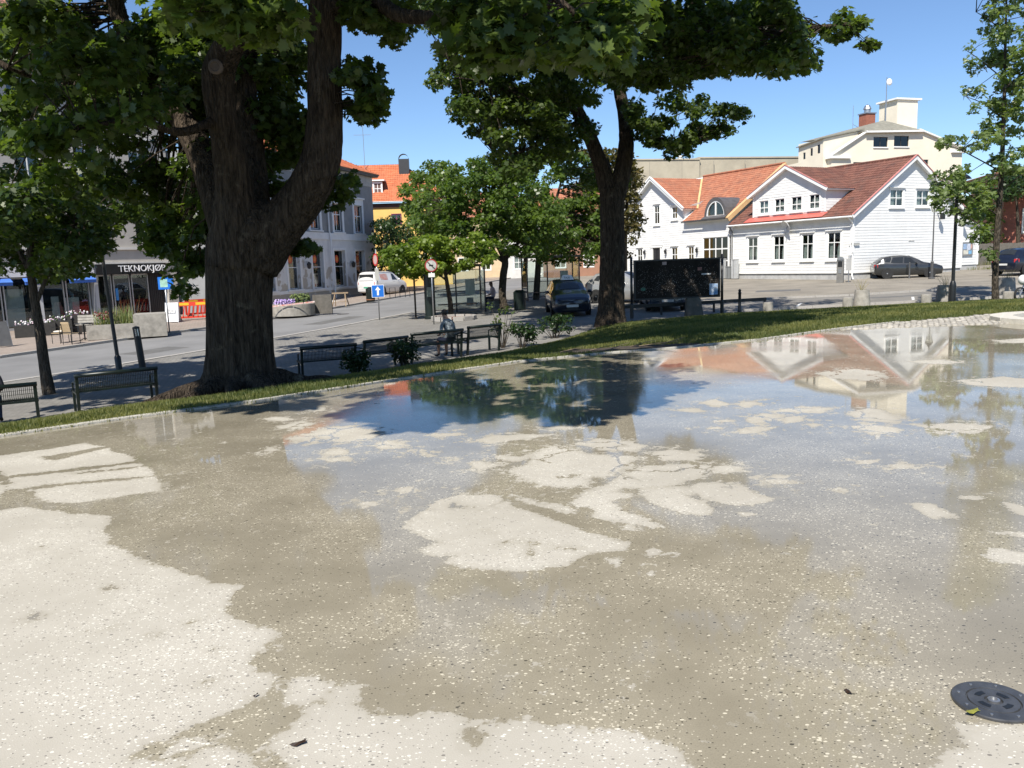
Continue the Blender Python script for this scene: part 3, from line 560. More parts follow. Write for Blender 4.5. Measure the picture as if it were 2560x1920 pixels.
def roof_part(root, parent_name, mat, specs, slab=.1, slabm=None):
    s = MB(); tl = MB()
    for o, ax, up, la, lb, R_ in specs:
        O, A, U = Vector(o), Vector(ax).normalized(), Vector(up).normalized(); n = A.cross(U); n = n if n.z > 0 else -n
        pts = [O+A*la(0), O+A*lb(0), O+A*lb(R_)+U*R_, O+A*la(R_)+U*R_]
        if (pts[2]-pts[3]).length < .05: pts = pts[:3]
        s.ext([p-n*.004 for p in pts], -n*slab); tiles(tl, O, A, U, la, lb, R_)
    r = s.build(parent_name, slabm or M_trim, root); t = tl.build('roof_tiles', mat, r, fix=False); t['kind'] = 'stuff'; return r
def tile_mat(name, c1, c2, c3, mossy=.0):
    m = bpy.data.materials.new(name); m.use_nodes = True; t = m.node_tree; b = t.nodes['Principled BSDF']; b.inputs['Roughness'].default_value = .8; L = t.links.new
    tc = nd(t, 'ShaderNodeTexCoord'); v = nd(t, 'ShaderNodeTexVoronoi', i_Scale=3.6); L(tc.outputs['Object'], v.inputs['Vector'])
    cr = nd(t, 'ShaderNodeValToRGB'); e = cr.color_ramp.elements; e[0].color = rgb(c1); e[1].color = rgb(c2); e[0].position = .1; e[1].position = .8
    sp = nd(t, 'ShaderNodeSeparateColor'); L(v.outputs['Color'], sp.inputs[0]); L(sp.outputs[0], cr.inputs[0])
    n = nd(t, 'ShaderNodeTexNoise', i_Scale=1.3, i_Detail=8, i_Roughness=.7); L(tc.outputs['Object'], n.inputs[0])
    mr = nd(t, 'ShaderNodeMapRange'); mr.inputs[1].default_value = .48; mr.inputs[2].default_value = .72; L(n.outputs[0], mr.inputs[0])
    mx = nd(t, 'ShaderNodeMix', data_type='RGBA'); mx.inputs[7].default_value = rgb(c3); L(mr.outputs[0], mx.inputs[0]); L(cr.outputs[0], mx.inputs[6]); L(mx.outputs[2], b.inputs['Base Color'])
    return m
T_red = tile_mat('dark_red_tile', (.118, .045, .031), (.178, .075, .051), (.085, .05, .04))
T_orange = tile_mat('orange_tile', (.31, .11, .058), (.38, .155, .085), (.21, .1, .065))
T_bright = tile_mat('bright_orange_tile', (.42, .115, .045), (.5, .16, .07), (.32, .105, .05))
M_clap = pm('white_clapboard', (.74, .74, .72), .6, .07, 1.5)
M_found = pm('rendered_foundation', (.42, .42, .41), .9, .2, 3)
def frame_thing(name, label, C, u, cat='house'):
    return thing(name, label, cat, (C[0], C[1], 0), math.atan2(u[1], u[0]))

# ---------------------------------------------------------------- white corner house (gable to the square, dormer to the side)
CA, UA = (22.9, 55.1), (.889, .459)
HA = frame_thing('white_wooden_house', 'white clapboard corner house with dark red tile roof, wide front dormer and tall gable', CA, UA)
gable = Pl((0, 0, 0), (1, 0, 0), (0, -1, 0)); front = Pl((0, 0, 0), (0, 1, 0), (-1, 0, 0))
WG, EV, RG = 11.4, 4.12, 7.8; sl = (RG-EV)/(WG/2)
GW = [(3.53, 4.84, 4.54, 5.64), (6.22, 7.53, 4.57, 5.62)]; FW = [(8.64, 9.65, 1.14, 2.87), (5.99, 7.0, 1.14, 2.87), (3.3, 4.3, 1.14, 2.87), (.96, 2.03, 1.12, 2.9)]
cut = lambda L_, c=.08: [(a-c, b+c, z-c, y+c) for a, b, z, y in L_]
mb = MB(); clad(mb, gable, lambda z: max(0, (z-EV)/sl), lambda z: min(WG, WG-(z-EV)/sl), .2, RG, cut(GW), seed=3); mb.build('gable_boards', M_clap, HA, fix=False)['kind'] = 'stuff'
mb = MB(); clad(mb, front, lambda z: 0, lambda z: 11.55, .2, 4.05, cut(FW), seed=4); mb.build('front_boards', M_clap, HA, fix=False)['kind'] = 'stuff'
m = MB(); m.poly([gable.pt(0, -.01, .2), gable.pt(WG, -.01, .2), gable.pt(WG, -.01, EV), gable.pt(WG/2, -.01, RG), gable.pt(0, -.01, EV)]); 
# structural walls (openings left free)
m = MB(); masonry(m, Pl((0, .01, 0), (1, 0, 0), (0, -1, 0)), 0, WG, .2, EV, [h for h in cut(GW, 0) if h[3] < EV]); masonry(m, Pl((.01, 0, 0), (0, 1, 0), (-1, 0, 0)), 0, 11.55, .2, EV, FW, .05)
m.poly([(WG, 0, .2), (WG, 11.55, .2), (WG, 11.55, EV), (WG, 0, EV)]).poly([(0, 11.55, .2), (WG, 11.55, .2), (WG, 11.55, EV), (WG/2, 11.55, RG), (0, 11.55, EV)]); m.build('wall', M_clap, HA, fix=False)
m = MB(); m.box(.02, WG-.02, .02, 11.5, -.7, .2); m.build('foundation', M_found, HA)
m = MB(); m.pbox(gable, -.05, WG+.03, 0, .06, .14, .22).pbox(front, 0, 11.55, 0, .06, .14, .22).build('base_trim', M_trim, HA)
for a in (0, 1): MB().pbox(gable if a else front, -.03, .13, .02, .065, .22, 4.05).build('corner_board', M_trim, HA)
MB().pbox(gable, WG-.13, WG+.03, .02, .065, .22, 4.05).build('corner_board', M_trim, HA)
MB().pbox(front, 11.28, 11.46, .02, .065, .0, 4.1).build('corner_board', M_trim, HA)
for i, h in enumerate(FW): window(HA, front, *h, vz=(.62,), curtain=[(.04, .34, .02, .62), (.66, .96, .02, .62)], hood=True)
for h in GW: window(HA, gable, *h, vz=(.5,), curtain=[(.05, .46, .05, .95), (.54, .95, .4, .95)], hood=True)
OH = .42; ex = -OH; ez = EV-OH*sl+.06; run = WG/2+OH; Rr = run*math.hypot(1, sl); upL = Vector((1, 0, sl)); upR = Vector((-1, 0, sl))
roof_part(HA, 'roof', T_red, [((ex, 0, ez), (0, 1, 0), upL, lambda t: -.3, lambda t: 11.5, Rr), ((WG+OH, 0, ez), (0, 1, 0), upR, lambda t: -.3, lambda t: 11.5, Rr)])
for s in (0, 1):                                           # bargeboards with the pinkish capping
    a = Vector((ex if not s else WG+OH, -.31, ez-.02)); b = Vector((WG/2, -.31, RG+.06))
    m = MB(); m.bar(a+Vector((0, -.02, -.07)), b+Vector((0, -.02, -.07)), .05, .24); m.build('bargeboard', M_trim, HA)
    m = MB(); m.bar(a+Vector((0, -.02, .1)), b+Vector((0, -.02, .1)), .14, .04); m.build('verge_cap', pm('faded_red_metal', (.5, .2, .17), .5, .2, 3), HA)
m = MB(); m.tube([(WG/2, -.3, RG+.1), (WG/2, 11.5, RG+.1)], .09, 8); m.build('ridge_cap', T_red, HA)
# dormer
DX, DY0, DY1, DPK, DEV = .12, 2.35, 9.25, 7.68, 5.98; dpl = Pl((DX, 0, 0), (0, 1, 0), (-1, 0, 0)); dsl = (DPK-DEV)/((DY1-DY0)/2); dm = (DY0+DY1)/2
xm = lambda z: ex+(z-ez)/sl
DW = [(7.7, 8.6, 4.6, 5.53), (6.13, 7.06, 4.6, 5.55), (4.52, 5.46, 4.6, 5.56), (2.92, 3.82, 4.61, 5.58)]
mb = MB(); clad(mb, dpl, lambda z: DY0+max(0, (z-DEV)/dsl), lambda z: DY1-max(0, (z-DEV)/dsl), 4.42, DPK, cut(DW), seed=5)
dorm = MB(); masonry(dorm, Pl((DX+.01, 0, 0), (0, 1, 0), (-1, 0, 0)), DY0, DY1, 4.2, DEV, DW, .05); dorm.poly([(DX+.01, DY0, DEV), (DX+.01, DY1, DEV), (DX+.01, dm, DPK)])
for y in (DY0, DY1): dorm.poly([(DX, y, 4.2), (DX, y, DEV), (xm(DEV), y, DEV), (xm(4.3), y, 4.3)])
dormer = dorm.build('dormer', M_clap, HA, fix=False); t = mb.build('dormer_boards', M_clap, dormer, fix=False); t['kind'] = 'stuff'
mb = MB(); clad(mb, Pl((0, DY0, 0), (1, 0, 0), (0, -1, 0)), lambda z: max(DX, DX), lambda z: max(DX+.05, xm(z)), 4.45, DEV, seed=6); mb.build('cheek_boards', M_clap, dormer, fix=False)['kind'] = 'stuff'
for a in (DY0-.02, DY1-.1): MB().pbox(dpl, a, a+.13, .02, .06, 4.35, DEV).build('corner_board', M_trim, dormer)
for h in DW: window(HA, dpl, *h, vz=(.45,), curtain=[(.02, .98, .02, .8)], name='window', cw=.1)
Rd = ((DY1-DY0)/2+.35)*math.hypot(1, dsl); z0 = DEV-.35*dsl+.06
ext_ = lambda t: xm(z0+t*dsl/math.hypot(1, dsl))+.1
roof_part(dormer, 'dormer_roof', T_red, [((0, DY0-.35, z0), (1, 0, 0), (0, 1, dsl), lambda t: DX-.32, ext_, Rd), ((0, DY1+.35, z0), (1, 0, 0), (0, -1, dsl), lambda t: DX-.32, ext_, Rd)])
for s in (0, 1):
    a = Vector((DX-.34, DY0-.35 if not s else DY1+.35, z0-.05)); b = Vector((DX-.34, dm, DPK+.02))
    m = MB(); m.bar(a, b, .05, .2, up=(1, 0, 0)) if False else m.bar(a, b, .06, .2); m.build('bargeboard', M_trim, dormer)
    m = MB(); m.bar(a+Vector((0, 0, .15)), b+Vector((0, 0, .15)), .12, .04); m.build('verge_cap', MATS['faded_red_metal'], dormer)
m = MB(); m.hexa([(ex-.05, 2.2, ez+.08), (ex-.05, 9.7, ez+.08), (DX, 9.7, ez+.38), (DX, 2.2, ez+.38), (ex-.05, 2.2, ez+.11), (ex-.05, 9.7, ez+.11), (DX, 9.7, ez+.42), (DX, 2.2, ez+.42)])
m.build('red_flashing', pm('red_sheet_metal', (.55, .13, .1), .45, .12, 2), HA)
m = MB(); m.tube([(ex-.06, -.3, ez-.06), (ex-.06, 11.5, ez-.06)], .06, 8).build('gutter', M_trim, HA)
m = MB(); m.tube([(ex-.06, -.05, ez-.1), (ex+.1, -.08, ez-.3), (-.1, -.12, ez-.55), (-.1, -.12, 0), (-.1, -.2, -.25)], .05, 8).build('downpipe', M_trim, HA)
m = MB(); m.tube([(ex-.06, 11.3, ez-.1), (-.12, 11.3, ez-.5), (-.12, 11.3, .6), (-.12, 11.3, -.15)], .05, 8).build('downpipe', pm('dark_pipe', (.1, .1, .1), .6, .2, 3), HA)
# satellite dish, seen from the side of the square
m = MB(); m.lathe([(.001, 0), (.2, .03), (.36, .1), (.46, .18), (.47, .17), (.36, .085), (.2, .01)], 20, c=(0, 0, 0), cap=False, axis='X')
dish = m.build('satellite_dish', pm('dish_white', (.7, .7, .68), .5, .1, 3), HA, smooth=40); dish.location = (-.32, 5.4, 3.55); dish.rotation_euler = (0, R(25), R(165))
MB().bar((0, 0, 0), (.32, 0, -.3), .04).build('dish_arm', M_galv, dish)
# street sign and notice box by the corner pipe
MB().pbox(gable, -.25, .55, .1, .13, 2.0, 2.14).build('street_name_plate', pm('sign_grey', (.38, .38, .36), .6, .1, 4), HA)
MB().pbox(gable, -.3, -.06, .12, .18, 1.5, 1.9).build('notice_plate', M_trim, HA)
m = MB(); m.pbox(gable, 5.55, 6.15, .035, .05, 2.15, 2.2).build('wall_stain_plate', pm('plate_grey', (.6, .58, .54), .7, .1, 4), HA)
# small black bracket shape added on the gable for a dark mark there
m = MB(); m.pbox(gable, 8.5, 8.58, .03, .5, 4.0, 4.06).pbox(gable, 8.42, 8.66, .3, .54, 3.6, 4.0).build('dark_gable_bracket', M_black, HA)

# annex to the right of the gable
AX = frame_thing('white_annex', 'low white boarded annex with a notice board, beside the tall gable', CA, UA, 'annex')
ap = Pl((0, .5, 0), (1, 0, 0), (0, -1, 0)); top = lambda a: 3.62-(a-11.42)*.2
mb = MB(); clad(mb, ap, lambda z: 11.43, lambda z: min(14.1, 11.42+(3.6-z)/.2), .32, 3.6, seed=8); mb.build('boards', M_clap, AX, fix=False)['kind'] = 'stuff'
m = MB(); m.ext([(11.43, .51, .3), (14.1, .51, .3), (14.1, .51, top(14.1)), (11.43, .51, top(11.43))], (0, 6, 0)).build('wall', M_clap, AX)
m = MB(); m.box(11.43, 14.08, .53, 6.4, -.5, .3).build('foundation', M_found, AX)
m = MB(); m.ext([(11.43, .3, top(11.43)+.02), (14.35, .3, top(14.35)+.02), (14.35, .3, top(14.35)+.16), (11.43, .3, top(11.43)+.16)], (0, 6.4, 0)).build('roof', pm('annex_roof_edge', (.6, .59, .57), .6, .1, 3), AX)
for a in (11.45, 13.98): MB().pbox(ap, a, a+.12, .02, .06, .3, top(a)-.02).build('corner_board', M_trim, AX)
nb = MB().pbox(ap, 12.1, 13.35, .04, .1, .98, 1.95).build('notice_board', pm('grey_frame', (.22, .22, .22), .4, .2, 4), AX)
for a0, a1, z0_, z1_, c in ((12.2, 12.6, 1.45, 1.85, (.3, .42, .6)), (12.65, 13.05, 1.4, 1.85, (.55, .6, .7)), (12.25, 12.8, 1.08, 1.38, (.6, .58, .5)), (12.85, 13.2, 1.1, 1.35, (.2, .45, .7)), (13.08, 13.25, 1.5, 1.8, (.6, .35, .3))):
    MB().pbox(ap, a0, a1, .1, .104, z0_, z1_).build('notice_sheet', pm('paper_%d' % int(a0*100+z0_*10), c, .8, .3, 9), nb)

# ---------------------------------------------------------------- left white house (orange roof, front wing)
HB = frame_thing('white_winged_house', 'white clapboard house with orange tile roof, arched dormer and gabled front wing', CA, UA)
Y0, Y1, W0, W1 = 11.7, 17.3, 17.25, 25.4; BE, BR = 4.52, 8.72; BW = [(18.1, 18.88, 1.2, 2.42), (15.97, 16.68, 1.2, 2.42), (23.1, 23.85, 1.2, 2.45)]
UW = [(20.55, 21.28, 4.55, 6.15), (18.1, 18.8, 4.86, 5.84)]; WS = .664; WPK = 8.45; wm = 21.35; WEV = WPK-(wm-W0)*WS
GRID = (11.85, 14.8, .35, 3.08); DOOR = (20.45, 21.55, .05, 2.45)
mb = MB(); clad(mb, front, lambda z: Y0 if z < BE else max(W0, W0+(z-WEV)/WS), lambda z: min(W1, wm+(WPK-z)/WS), .15, WPK, cut(BW+UW+[DOOR, GRID]), seed=9); mb.build('front_boards', M_clap, HB, fix=False)['kind'] = 'stuff'
m = MB(); masonry(m, Pl((.012, 0, 0), (0, 1, 0), (-1, 0, 0)), Y0, W1, .1, 6.6 if False else BE, BW+[GRID, DOOR], .05); masonry(m, Pl((.012, 0, 0), (0, 1, 0), (-1, 0, 0)), W0, W1, BE, WEV, [(a, b, z, min(y, WEV)) for a, b, z, y in UW], .05); masonry(m, Pl((.012, 0, 0), (0, 1, 0), (-1, 0, 0)), W0+.72, W1-.72, WEV, 6.2, [(a, b, WEV, y) for a, b, z, y in UW], .05)
m.poly([(.012, W0+.72, 6.2), (.012, W1-.72, 6.2), (.012, wm, WPK)]).poly([(0, W0, BE), (0, W0, WEV), (3, W0, WEV), (3, W0, BE+2)]).poly([(0, W1, .1), (0, W1, WEV), (9, W1, WEV), (9, W1, .1)])
m.poly([(11.4, Y0, .1), (11.4, W1, .1), (11.4, W1, BE), (11.4, Y0, BE)]).poly([(.1, Y0-.02, 3.5), (11.4, Y0-.02, 3.5), (5.7, Y0-.02, BR-.1)]); m.build('wall', M_clap, HB, fix=False)
MB().box(.03, 11.3, Y0, W1, -.7, .12).build('foundation', M_found, HB)
for a, z1_ in ((Y0+.02, 4.4), (W1-.15, WEV), (W0, WEV)): MB().pbox(front, a, a+.14, .02, .065, .12 if a != W0 else 5.0, z1_).build('corner_board', M_trim, HB)
for h in BW: window(HB, front, *h, vz=(.5,), curtain=[(.03, .4, .3, 1)], hood=True)
for h in UW: window(HB, front, *h, vz=(.62,) if h[0] > 20 else (.5,), hood=True, curtain=[(.05, .45, .5, 1)])
window(HB, front, *GRID, va=(.25, .5, .75), vz=(.31, .655), bar=.1, cw=.14, sill=False, label='large white window wall of square panes', pane=glass_mat('grey_glass', (.35, .38, .4)))
dz = MB(); dz.pbox(front, DOOR[0], DOOR[1], -.08, -.03, DOOR[2], DOOR[3]); door = dz.build('door', pm('black_door', (.02, .02, .024), .5, .2, 3), HB)
MB().pbox(front, 21.02, 21.05, -.03, 0, .1, 2.4).build('door_gap', M_black, door); MB().ball(front.pt(21.12, .02, 1.15), .04).build('handle', M_galv, door)
m = MB(); [m.pbox(front, *q) for q in ((20.3, 20.45, 0, .07, .05, 2.5), (21.55, 21.7, 0, .07, .05, 2.5), (20.2, 21.8, 0, .1, 2.5, 2.66))]
m.ext([front.pt(20.12, 0, 2.68), front.pt(21.88, 0, 2.68), front.pt(21, 0, 3.12)], (-.12, 0, 0)).build('door_surround', M_trim, door)
for y in (22.59, 19.56, 15.43):
    m = MB(); m.lathe([(.02, -.2), (.09, -.16), (.13, .1), (.03, .2), (.02, .24)], 6, c=front.pt(y, .2, 2.1)).bar(front.pt(y, 0, 2.28), front.pt(y, .2, 2.33), .03); m.build('wall_lantern', M_black, HB)
bsl = (BR-BE)/(5.7+.4); Rb = 6.1*math.hypot(1, bsl)
# main roof: behind the wing the valley trims it
wz = lambda z: wm-(WPK+.12-z)/WS      # y of the wing roof's right slope at height z
roof_part(HB, 'roof', T_orange, [((-.4, 0, BE), (0, 1, 0), (1, 0, bsl), lambda t: Y0-.05, lambda t: max(Y0, min(wm, max(16.95, wz(BE+t*bsl/math.hypot(1, bsl))))), Rb), ((11.8, 0, BE), (0, 1, 0), (-1, 0, bsl), lambda t: Y0-.05, lambda t: W1+.3, Rb)])
xB = lambda z: -.4+(z-BE)/bsl; z0 = WEV-.35*WS+.1; Rw = (wm-W0+.35)*math.hypot(1, WS); exB = lambda t: xB(z0+t*WS/math.hypot(1, WS))+.05
wing = roof_part(HB, 'wing_roof', T_orange, [((0, W0-.35, z0), (1, 0, 0), (0, 1, WS), lambda t: -.38, exB, Rw), ((0, 2*wm-W0+.35, z0), (1, 0, 0), (0, -1, WS), lambda t: -.38, exB, Rw)])
for s in (0, 1):
    a = Vector((-.4, W0-.38 if not s else 2*wm-W0+.38, z0-.06)); b = Vector((-.4, wm, WPK+.06)); m = MB(); m.bar(a, b, .07, .3); m.build('bargeboard', M_trim, HB)
    m = MB(); m.bar(a+Vector((-.06, 0, .12)), b+Vector((-.06, 0, .12)), .06, .12); m.build('barge_trim', M_trim, HB)
pts = [Vector((xB(z)-.02, wz(z), z+.1)) for z in (5.5, 6.5, 7.5, 8.45)]; m = MB()
for a, b in zip(pts[:-1], pts[1:]): m.bar(a, b, .16, .05)
m.build('valley_flashing', pm('yellowish_flashing', (.6, .42, .2), .6, .2, 3), HB)
m = MB(); m.bar((-.45, Y0-.1, BE-.03), (5.7, Y0-.1, BR+.1), .3, .06); m.bar((-.45, Y0-.3, BE-.15), (5.7, Y0-.3, BR-.05), .06, .34); m.build('verge_boards', pm('tan_boards', (.6, .4, .2), .6, .15, 3), HB)
m = MB(); m.tube([(5.7, Y0-.1, BR+.1), (5.7, wm+.1, BR+.1)], .1, 8).build('ridge_cap', T_orange, HB)
m = MB(); m.tube([(-.5, Y0, BE-.05), (-.5, 17, BE-.05)], .06, 8).build('gutter', pm('dark_gutter', (.06, .06, .06), .5, .2, 3), HB)
# arched dormer
ya, yb, zb_, ra = 11.95, 14.2, 4.72, 1.12; ym = (ya+yb)/2
def arc(rr, n=14): return [(ym+rr*math.cos(math.pi*i/n), zb_+rr*1.16*math.sin(math.pi*i/n)) for i in range(n+1)]
m = MB()
A0, A1 = arc(ra+.16), arc(ra-.06)
for i in range(14):
    (y0_, q0), (y1_, q1) = A0[i], A0[i+1]; (y2_, q2), (y3_, q3) = A1[i], A1[i+1]
    m.hexa([(-.3, y0_, q0), (-.3, y1_, q1), (-.3, y3_, q3), (-.3, y2_, q2), (xB(q0)+.15, y0_, q0), (xB(q1)+.15, y1_, q1), (.1, y3_, q3), (.1, y2_, q2)])
ad = m.build('arched_dormer', pm('dormer_sheet_metal', (.1, .095, .095), .45, .25, 2), HB, smooth=30)
A2, A3 = arc(ra-.06), arc(ra-.16); m = MB()
for i in range(14): m.hexa([(x, y, z) for x in (-.26, -.14) for y, z in (A2[i], A2[i+1], A3[i+1], A3[i])])
m.box(-.26, -.15, ym-.06, ym+.06, zb_, zb_+1.1).box(-.27, -.14, ya+.1, yb-.1, zb_-.05, zb_+.07).build('arch_frame', M_trim, ad)
for s in (0, 1):
    q = [(y, z) for y, z in A3 if (y > ym+.06) == bool(s)]; q = q+[(ym+(.06 if s else -.06), zb_+1.0 if False else zb_)]
    m = MB(); m.ext([(-.2, y, z) for y, z in q], (.01, 0, 0)).build('pane', M_glass, ad)
m = MB(); m.ext([(.05, y, z) for y, z in A3], (.02, 0, 0)).build('dark_interior', M_dark, ad)
m = MB(); m.hexa([(-.55, ya-.3, BE+.02), (-.55, yb+.3, BE+.02), (-.2, yb+.2, BE+.25), (-.2, ya-.2, BE+.25), (-.55, ya-.3, BE+.06), (-.55, yb+.3, BE+.06), (-.2, yb+.2, BE+.3), (-.2, ya-.2, BE+.3)]).build('dormer_apron', MATS['dormer_sheet_metal'], ad)

# ---------------------------------------------------------------- beige flat-roofed hall behind
BH = frame_thing('beige_hall', 'beige flat-roofed concrete hall behind the orange roof', (20, 100), (.976, .216), 'building')
M_beige = pm('beige_render', (.42, .375, .285), .85, .16, .5, bump=.15, bscale=20)
MB().box(-5.2, 3.4, 0, 20, -.5, 13.0).build('wall', M_beige, BH); MB().box(3.45, 25, .3, 20, -.5, 13.2).build('wall', M_beige, BH)
m = MB(); m.box(-5.3, 3.44, -.1, 20.1, 13.0, 13.16).build('parapet_cap', M_beige, BH); MB().box(3.46, 25.1, .2, 20.1, 13.2, 13.38).build('parapet_cap', M_beige, BH)
MB().lathe([(.3, 13.15), (.3, 13.55), (.42, 13.6), (.42, 13.7)], 10, c=(1.8, 2, 0)).build('roof_vent', M_trim, BH); MB().tube([(12, .25, 11.6), (12, .25, 12.3)], .1, 6).build('wall_vent', M_galv, BH)
for i in range(5): MB().box(-3+i*4.1, -2.94+i*4.1, -.01, .02, 0, 12.9).build('panel_joint', pm('joint_grey', (.3, .27, .22), .9, .1, 3), BH)

# ---------------------------------------------------------------- cream building with roof tower
CB = frame_thing('cream_building', 'cream rendered building with broad low gable and square roof tower behind the corner house', (35, 88), (.9535, .301), 'building')
M_cream = pm('cream_render', (.75, .685, .55), .85, .06, .6); M_slate = pm('grey_slate', (.22, .21, .17), .85, .25, 2, bump=.4, bscale=25); cp = Pl((0, 0, 0), (1, 0, 0), (0, -1, 0))
CW = [(4.25, 6.1, 12.42, 13.46), (6.92, 8.87, 12.5, 13.6), (10.25, 11.6, 9.8, 11.15), (1.75, 3.1, 9.7, 10.85)]
m = MB(); masonry(m, cp, -1.0, 16.2, -.5, 11.5, [h for h in CW if h[3] < 11.5], .15); masonry(m, cp, 3.3, 10.05, 11.5, 14.0, [h for h in CW if h[3] > 11.5], .15)
m.poly([cp.pt(-1, 0, 11.5), cp.pt(3.3, 0, 11.5), cp.pt(3.3, 0, 13.9)]).poly([cp.pt(10.05, 0, 11.5), cp.pt(16.2, 0, 11.5), cp.pt(16.2, 0, 12.3), cp.pt(10.05, 0, 14.2)])
m.poly([(-1, 0, -.5), (-1, 8, -.5), (-1, 8, 11.4), (-1, 0, 11.5)]).poly([(16.2, 0, -.5), (16.2, 8, -.5), (16.2, 8, 12), (16.2, 0, 12.3)]); m.build('wall', M_cream, CB, fix=False)
for h in CW: window(CB, cp, *h, va=(.5,), vz=(), d=-.08, cw=0, mat=pm('dark_frame', (.05, .045, .04), .5, .2, 3), sill=False, pane=glass_mat('dark_glass', (.25, .25, .27)))
for h in CW[:2]: MB().pbox(cp, h[0]-.05, h[1]+.05, -.02, .1, h[2]-.12, h[2]).build('sill', M_trim, CB)
MB().ext([cp.pt(-1.2, .3, 11.45), cp.pt(-1.2, .3, 11.6), cp.pt(3.2, .3, 14.05), cp.pt(3.2, .3, 13.9)], (0, .4, 0)).build('roof_edge', M_trim, CB); MB().ext([cp.pt(10.1, .3, 14.2), cp.pt(16.5, .3, 12.25), cp.pt(16.5, .3, 12.4), cp.pt(10.1, .3, 14.36)], (0, 8, 0)).build('roof_edge', M_trim, CB)
MB().box(-1.3, 1.2, -.3, .6, 11.2, 11.45).build('eave_box', M_trim, CB); MB().box(14.6, 16.6, -.3, .6, 11.9, 12.15).build('eave_box', M_trim, CB)
m = MB(); hp = [(3.0, -.4, 13.95), (10.4, -.4, 14.15), (12, 8, 14.6), (1.0, 8, 14.0)]; pk = (7.6, 2.4, 15.6)
for q in range(4): m.poly([hp[q], hp[(q+1) % 4], pk])
m.build('hip_roof', M_slate, CB); MB().bar((3.0, -.42, 13.9), (10.4, -.42, 14.1), .08, .18).build('fascia', M_trim, CB)
side = Pl((-1.5, .7, 0), (0, 1, 0), (-1, 0, 0)); SW = [(.5, .95, 11.9, 12.8), (1.7, 2.1, 11.8, 12.6), (2.9, 3.3, 11.6, 12.3)]
m = MB(); masonry(m, side, 0, 4.1, 8, 13.3, SW, .15); m.poly([(-1.5, .7, 8), (3.5, .7, 8), (3.5, .7, 14.2), (-1.5, .7, 13.3)]); m.build('side_wing', M_cream, CB, fix=False)
for h in SW: window(CB, side, *h, va=(), vz=(), d=-.05, cw=0, mat=MATS['dark_frame'], sill=False, pane=MATS['dark_glass'])
m = MB(); m.hexa([(-1.75, .5, 13.3), (3.5, .5, 14.25), (3.5, 4.9, 14.25), (-1.75, 4.9, 12.9), (-1.75, .5, 13.42), (3.5, .5, 14.4), (3.5, 4.9, 14.4), (-1.75, 4.9, 13.02)]); m.build('wing_roof', M_slate, CB)
m = MB(); m.box(10.5, 13.3, 3.6, 6.4, 13.5, 18.1); tw = m.build('roof_tower', M_cream, CB); MB().box(10.2, 13.7, 3.4, 6.6, 18.1, 18.28).build('tower_cap', M_trim, tw)
m = MB(); m.box(6.7, 7.9, 4.0, 5.2, 14, 16.6); ch = m.build('brick_chimney', pm('chimney_brick', (.3, .11, .07), .85, .3, 6), CB)
MB().box(6.6, 8.0, 3.9, 5.3, 16.6, 16.72).build('chimney_cap', M_galv, ch); MB().lathe([(.35, 16.72), (.35, 17.1), (.45, 17.15), (.3, 17.5), (.1, 17.65)], 10, c=(7.3, 4.6, 0)).build('cowl', M_galv, ch)
m = MB(); m.tube([(9.3, 4, 15), (9.3, 4, 20.5)], .05, 6); ms = m.build('antenna_mast', M_galv, CB); d = MB().lathe([(.001, 0), (.25, .04), (.38, .12)], 16, axis='Y', cap=False); dd = d.build('small_dish', M_trim, ms); dd.location = (9.6, 3.8, 20.0)
m = MB(); m.tube([(4.9, 4, 14.5), (4.9, 4, 17.4)], .03, 5).bar((4.9, 4, 15.4), (6.3, 4, 14.8), .04); m.build('antenna', M_galv, CB)

# ---------------------------------------------------------------- brick building at the right edge
BB = frame_thing('brick_building', 'red brick building with brown eaves at the right edge of the square', (45, 75.5), (.97, -.24), 'building')
bm_ = paving_mat('red_brick', (.36, .115, .075), (.27, .09, .06), (.22, .16, .13), .25, .085); bp_ = Pl((0, 0, 0), (1, 0, 0), (0, -1, 0))
t = bm_.node_tree; mp_ = [n for n in t.nodes if n.type == 'MAPPING'][0]; mp_.inputs['Rotation'].default_value = (R(90), 0, 0)
MB().box(0, 18, 0, 10, .9, 7.6).build('wall', bm_, BB); MB().box(-.05, 18.05, -.05, 10.05, -.6, .9).build('plinth', M_conc, BB)
m = MB(); m.hexa([(-1.2, -1.2, 7.5), (19.2, -1.2, 7.5), (19.2, 11, 7.5), (-1.2, 11, 7.5), (-1.2, -1.2, 8.0), (19.2, -1.2, 8.0), (19.2, 11, 8.0), (-1.2, 11, 8.0)]); ev = m.build('eaves', pm('brown_eaves', (.1, .065, .045), .7, .2, 3), BB)
roof_part(BB, 'roof', T_bright, [((-1.3, -1.3, 8.0), (1, 0, 0), (0, 1, .12), lambda t: t, lambda t: 20.5-t, 6.2), ((-1.3, 11.3, 8.0), (0, -1, 0), (1, 0, .12), lambda t: t, lambda t: 12.6-t, 6.2)], slabm=MATS['brown_eaves'])
for i in range(6):
    MB().pbox(bp_, 1.5+i*2.7, 2.7+i*2.7, .0, .05, 2.6, 2.75).build('stone_sill', M_gran, BB); window(BB, bp_, 1.6+i*2.7, 2.6+i*2.7, 2.8, 4.8, d=.06, cw=.08, sill=False)
# timber fence between annex and brick building
FE = thing('timber_fence', 'weathered timber fence between white annex and brick building', 'fence', (38.0, 67, gz(38, 67)), R(25))
for i in range(44): MB().box(i*.14, i*.14+.12, 0, .025, 0, 1.75+random.uniform(-.03, .03)).build('plank', pm('weathered_wood', (.16, .145, .12), .9, .3, 3), FE)
for z in (.4, 1.35): MB().box(-.1, 6.2, .025, .08, z, z+.1).build('rail', MATS['weathered_wood'], FE)

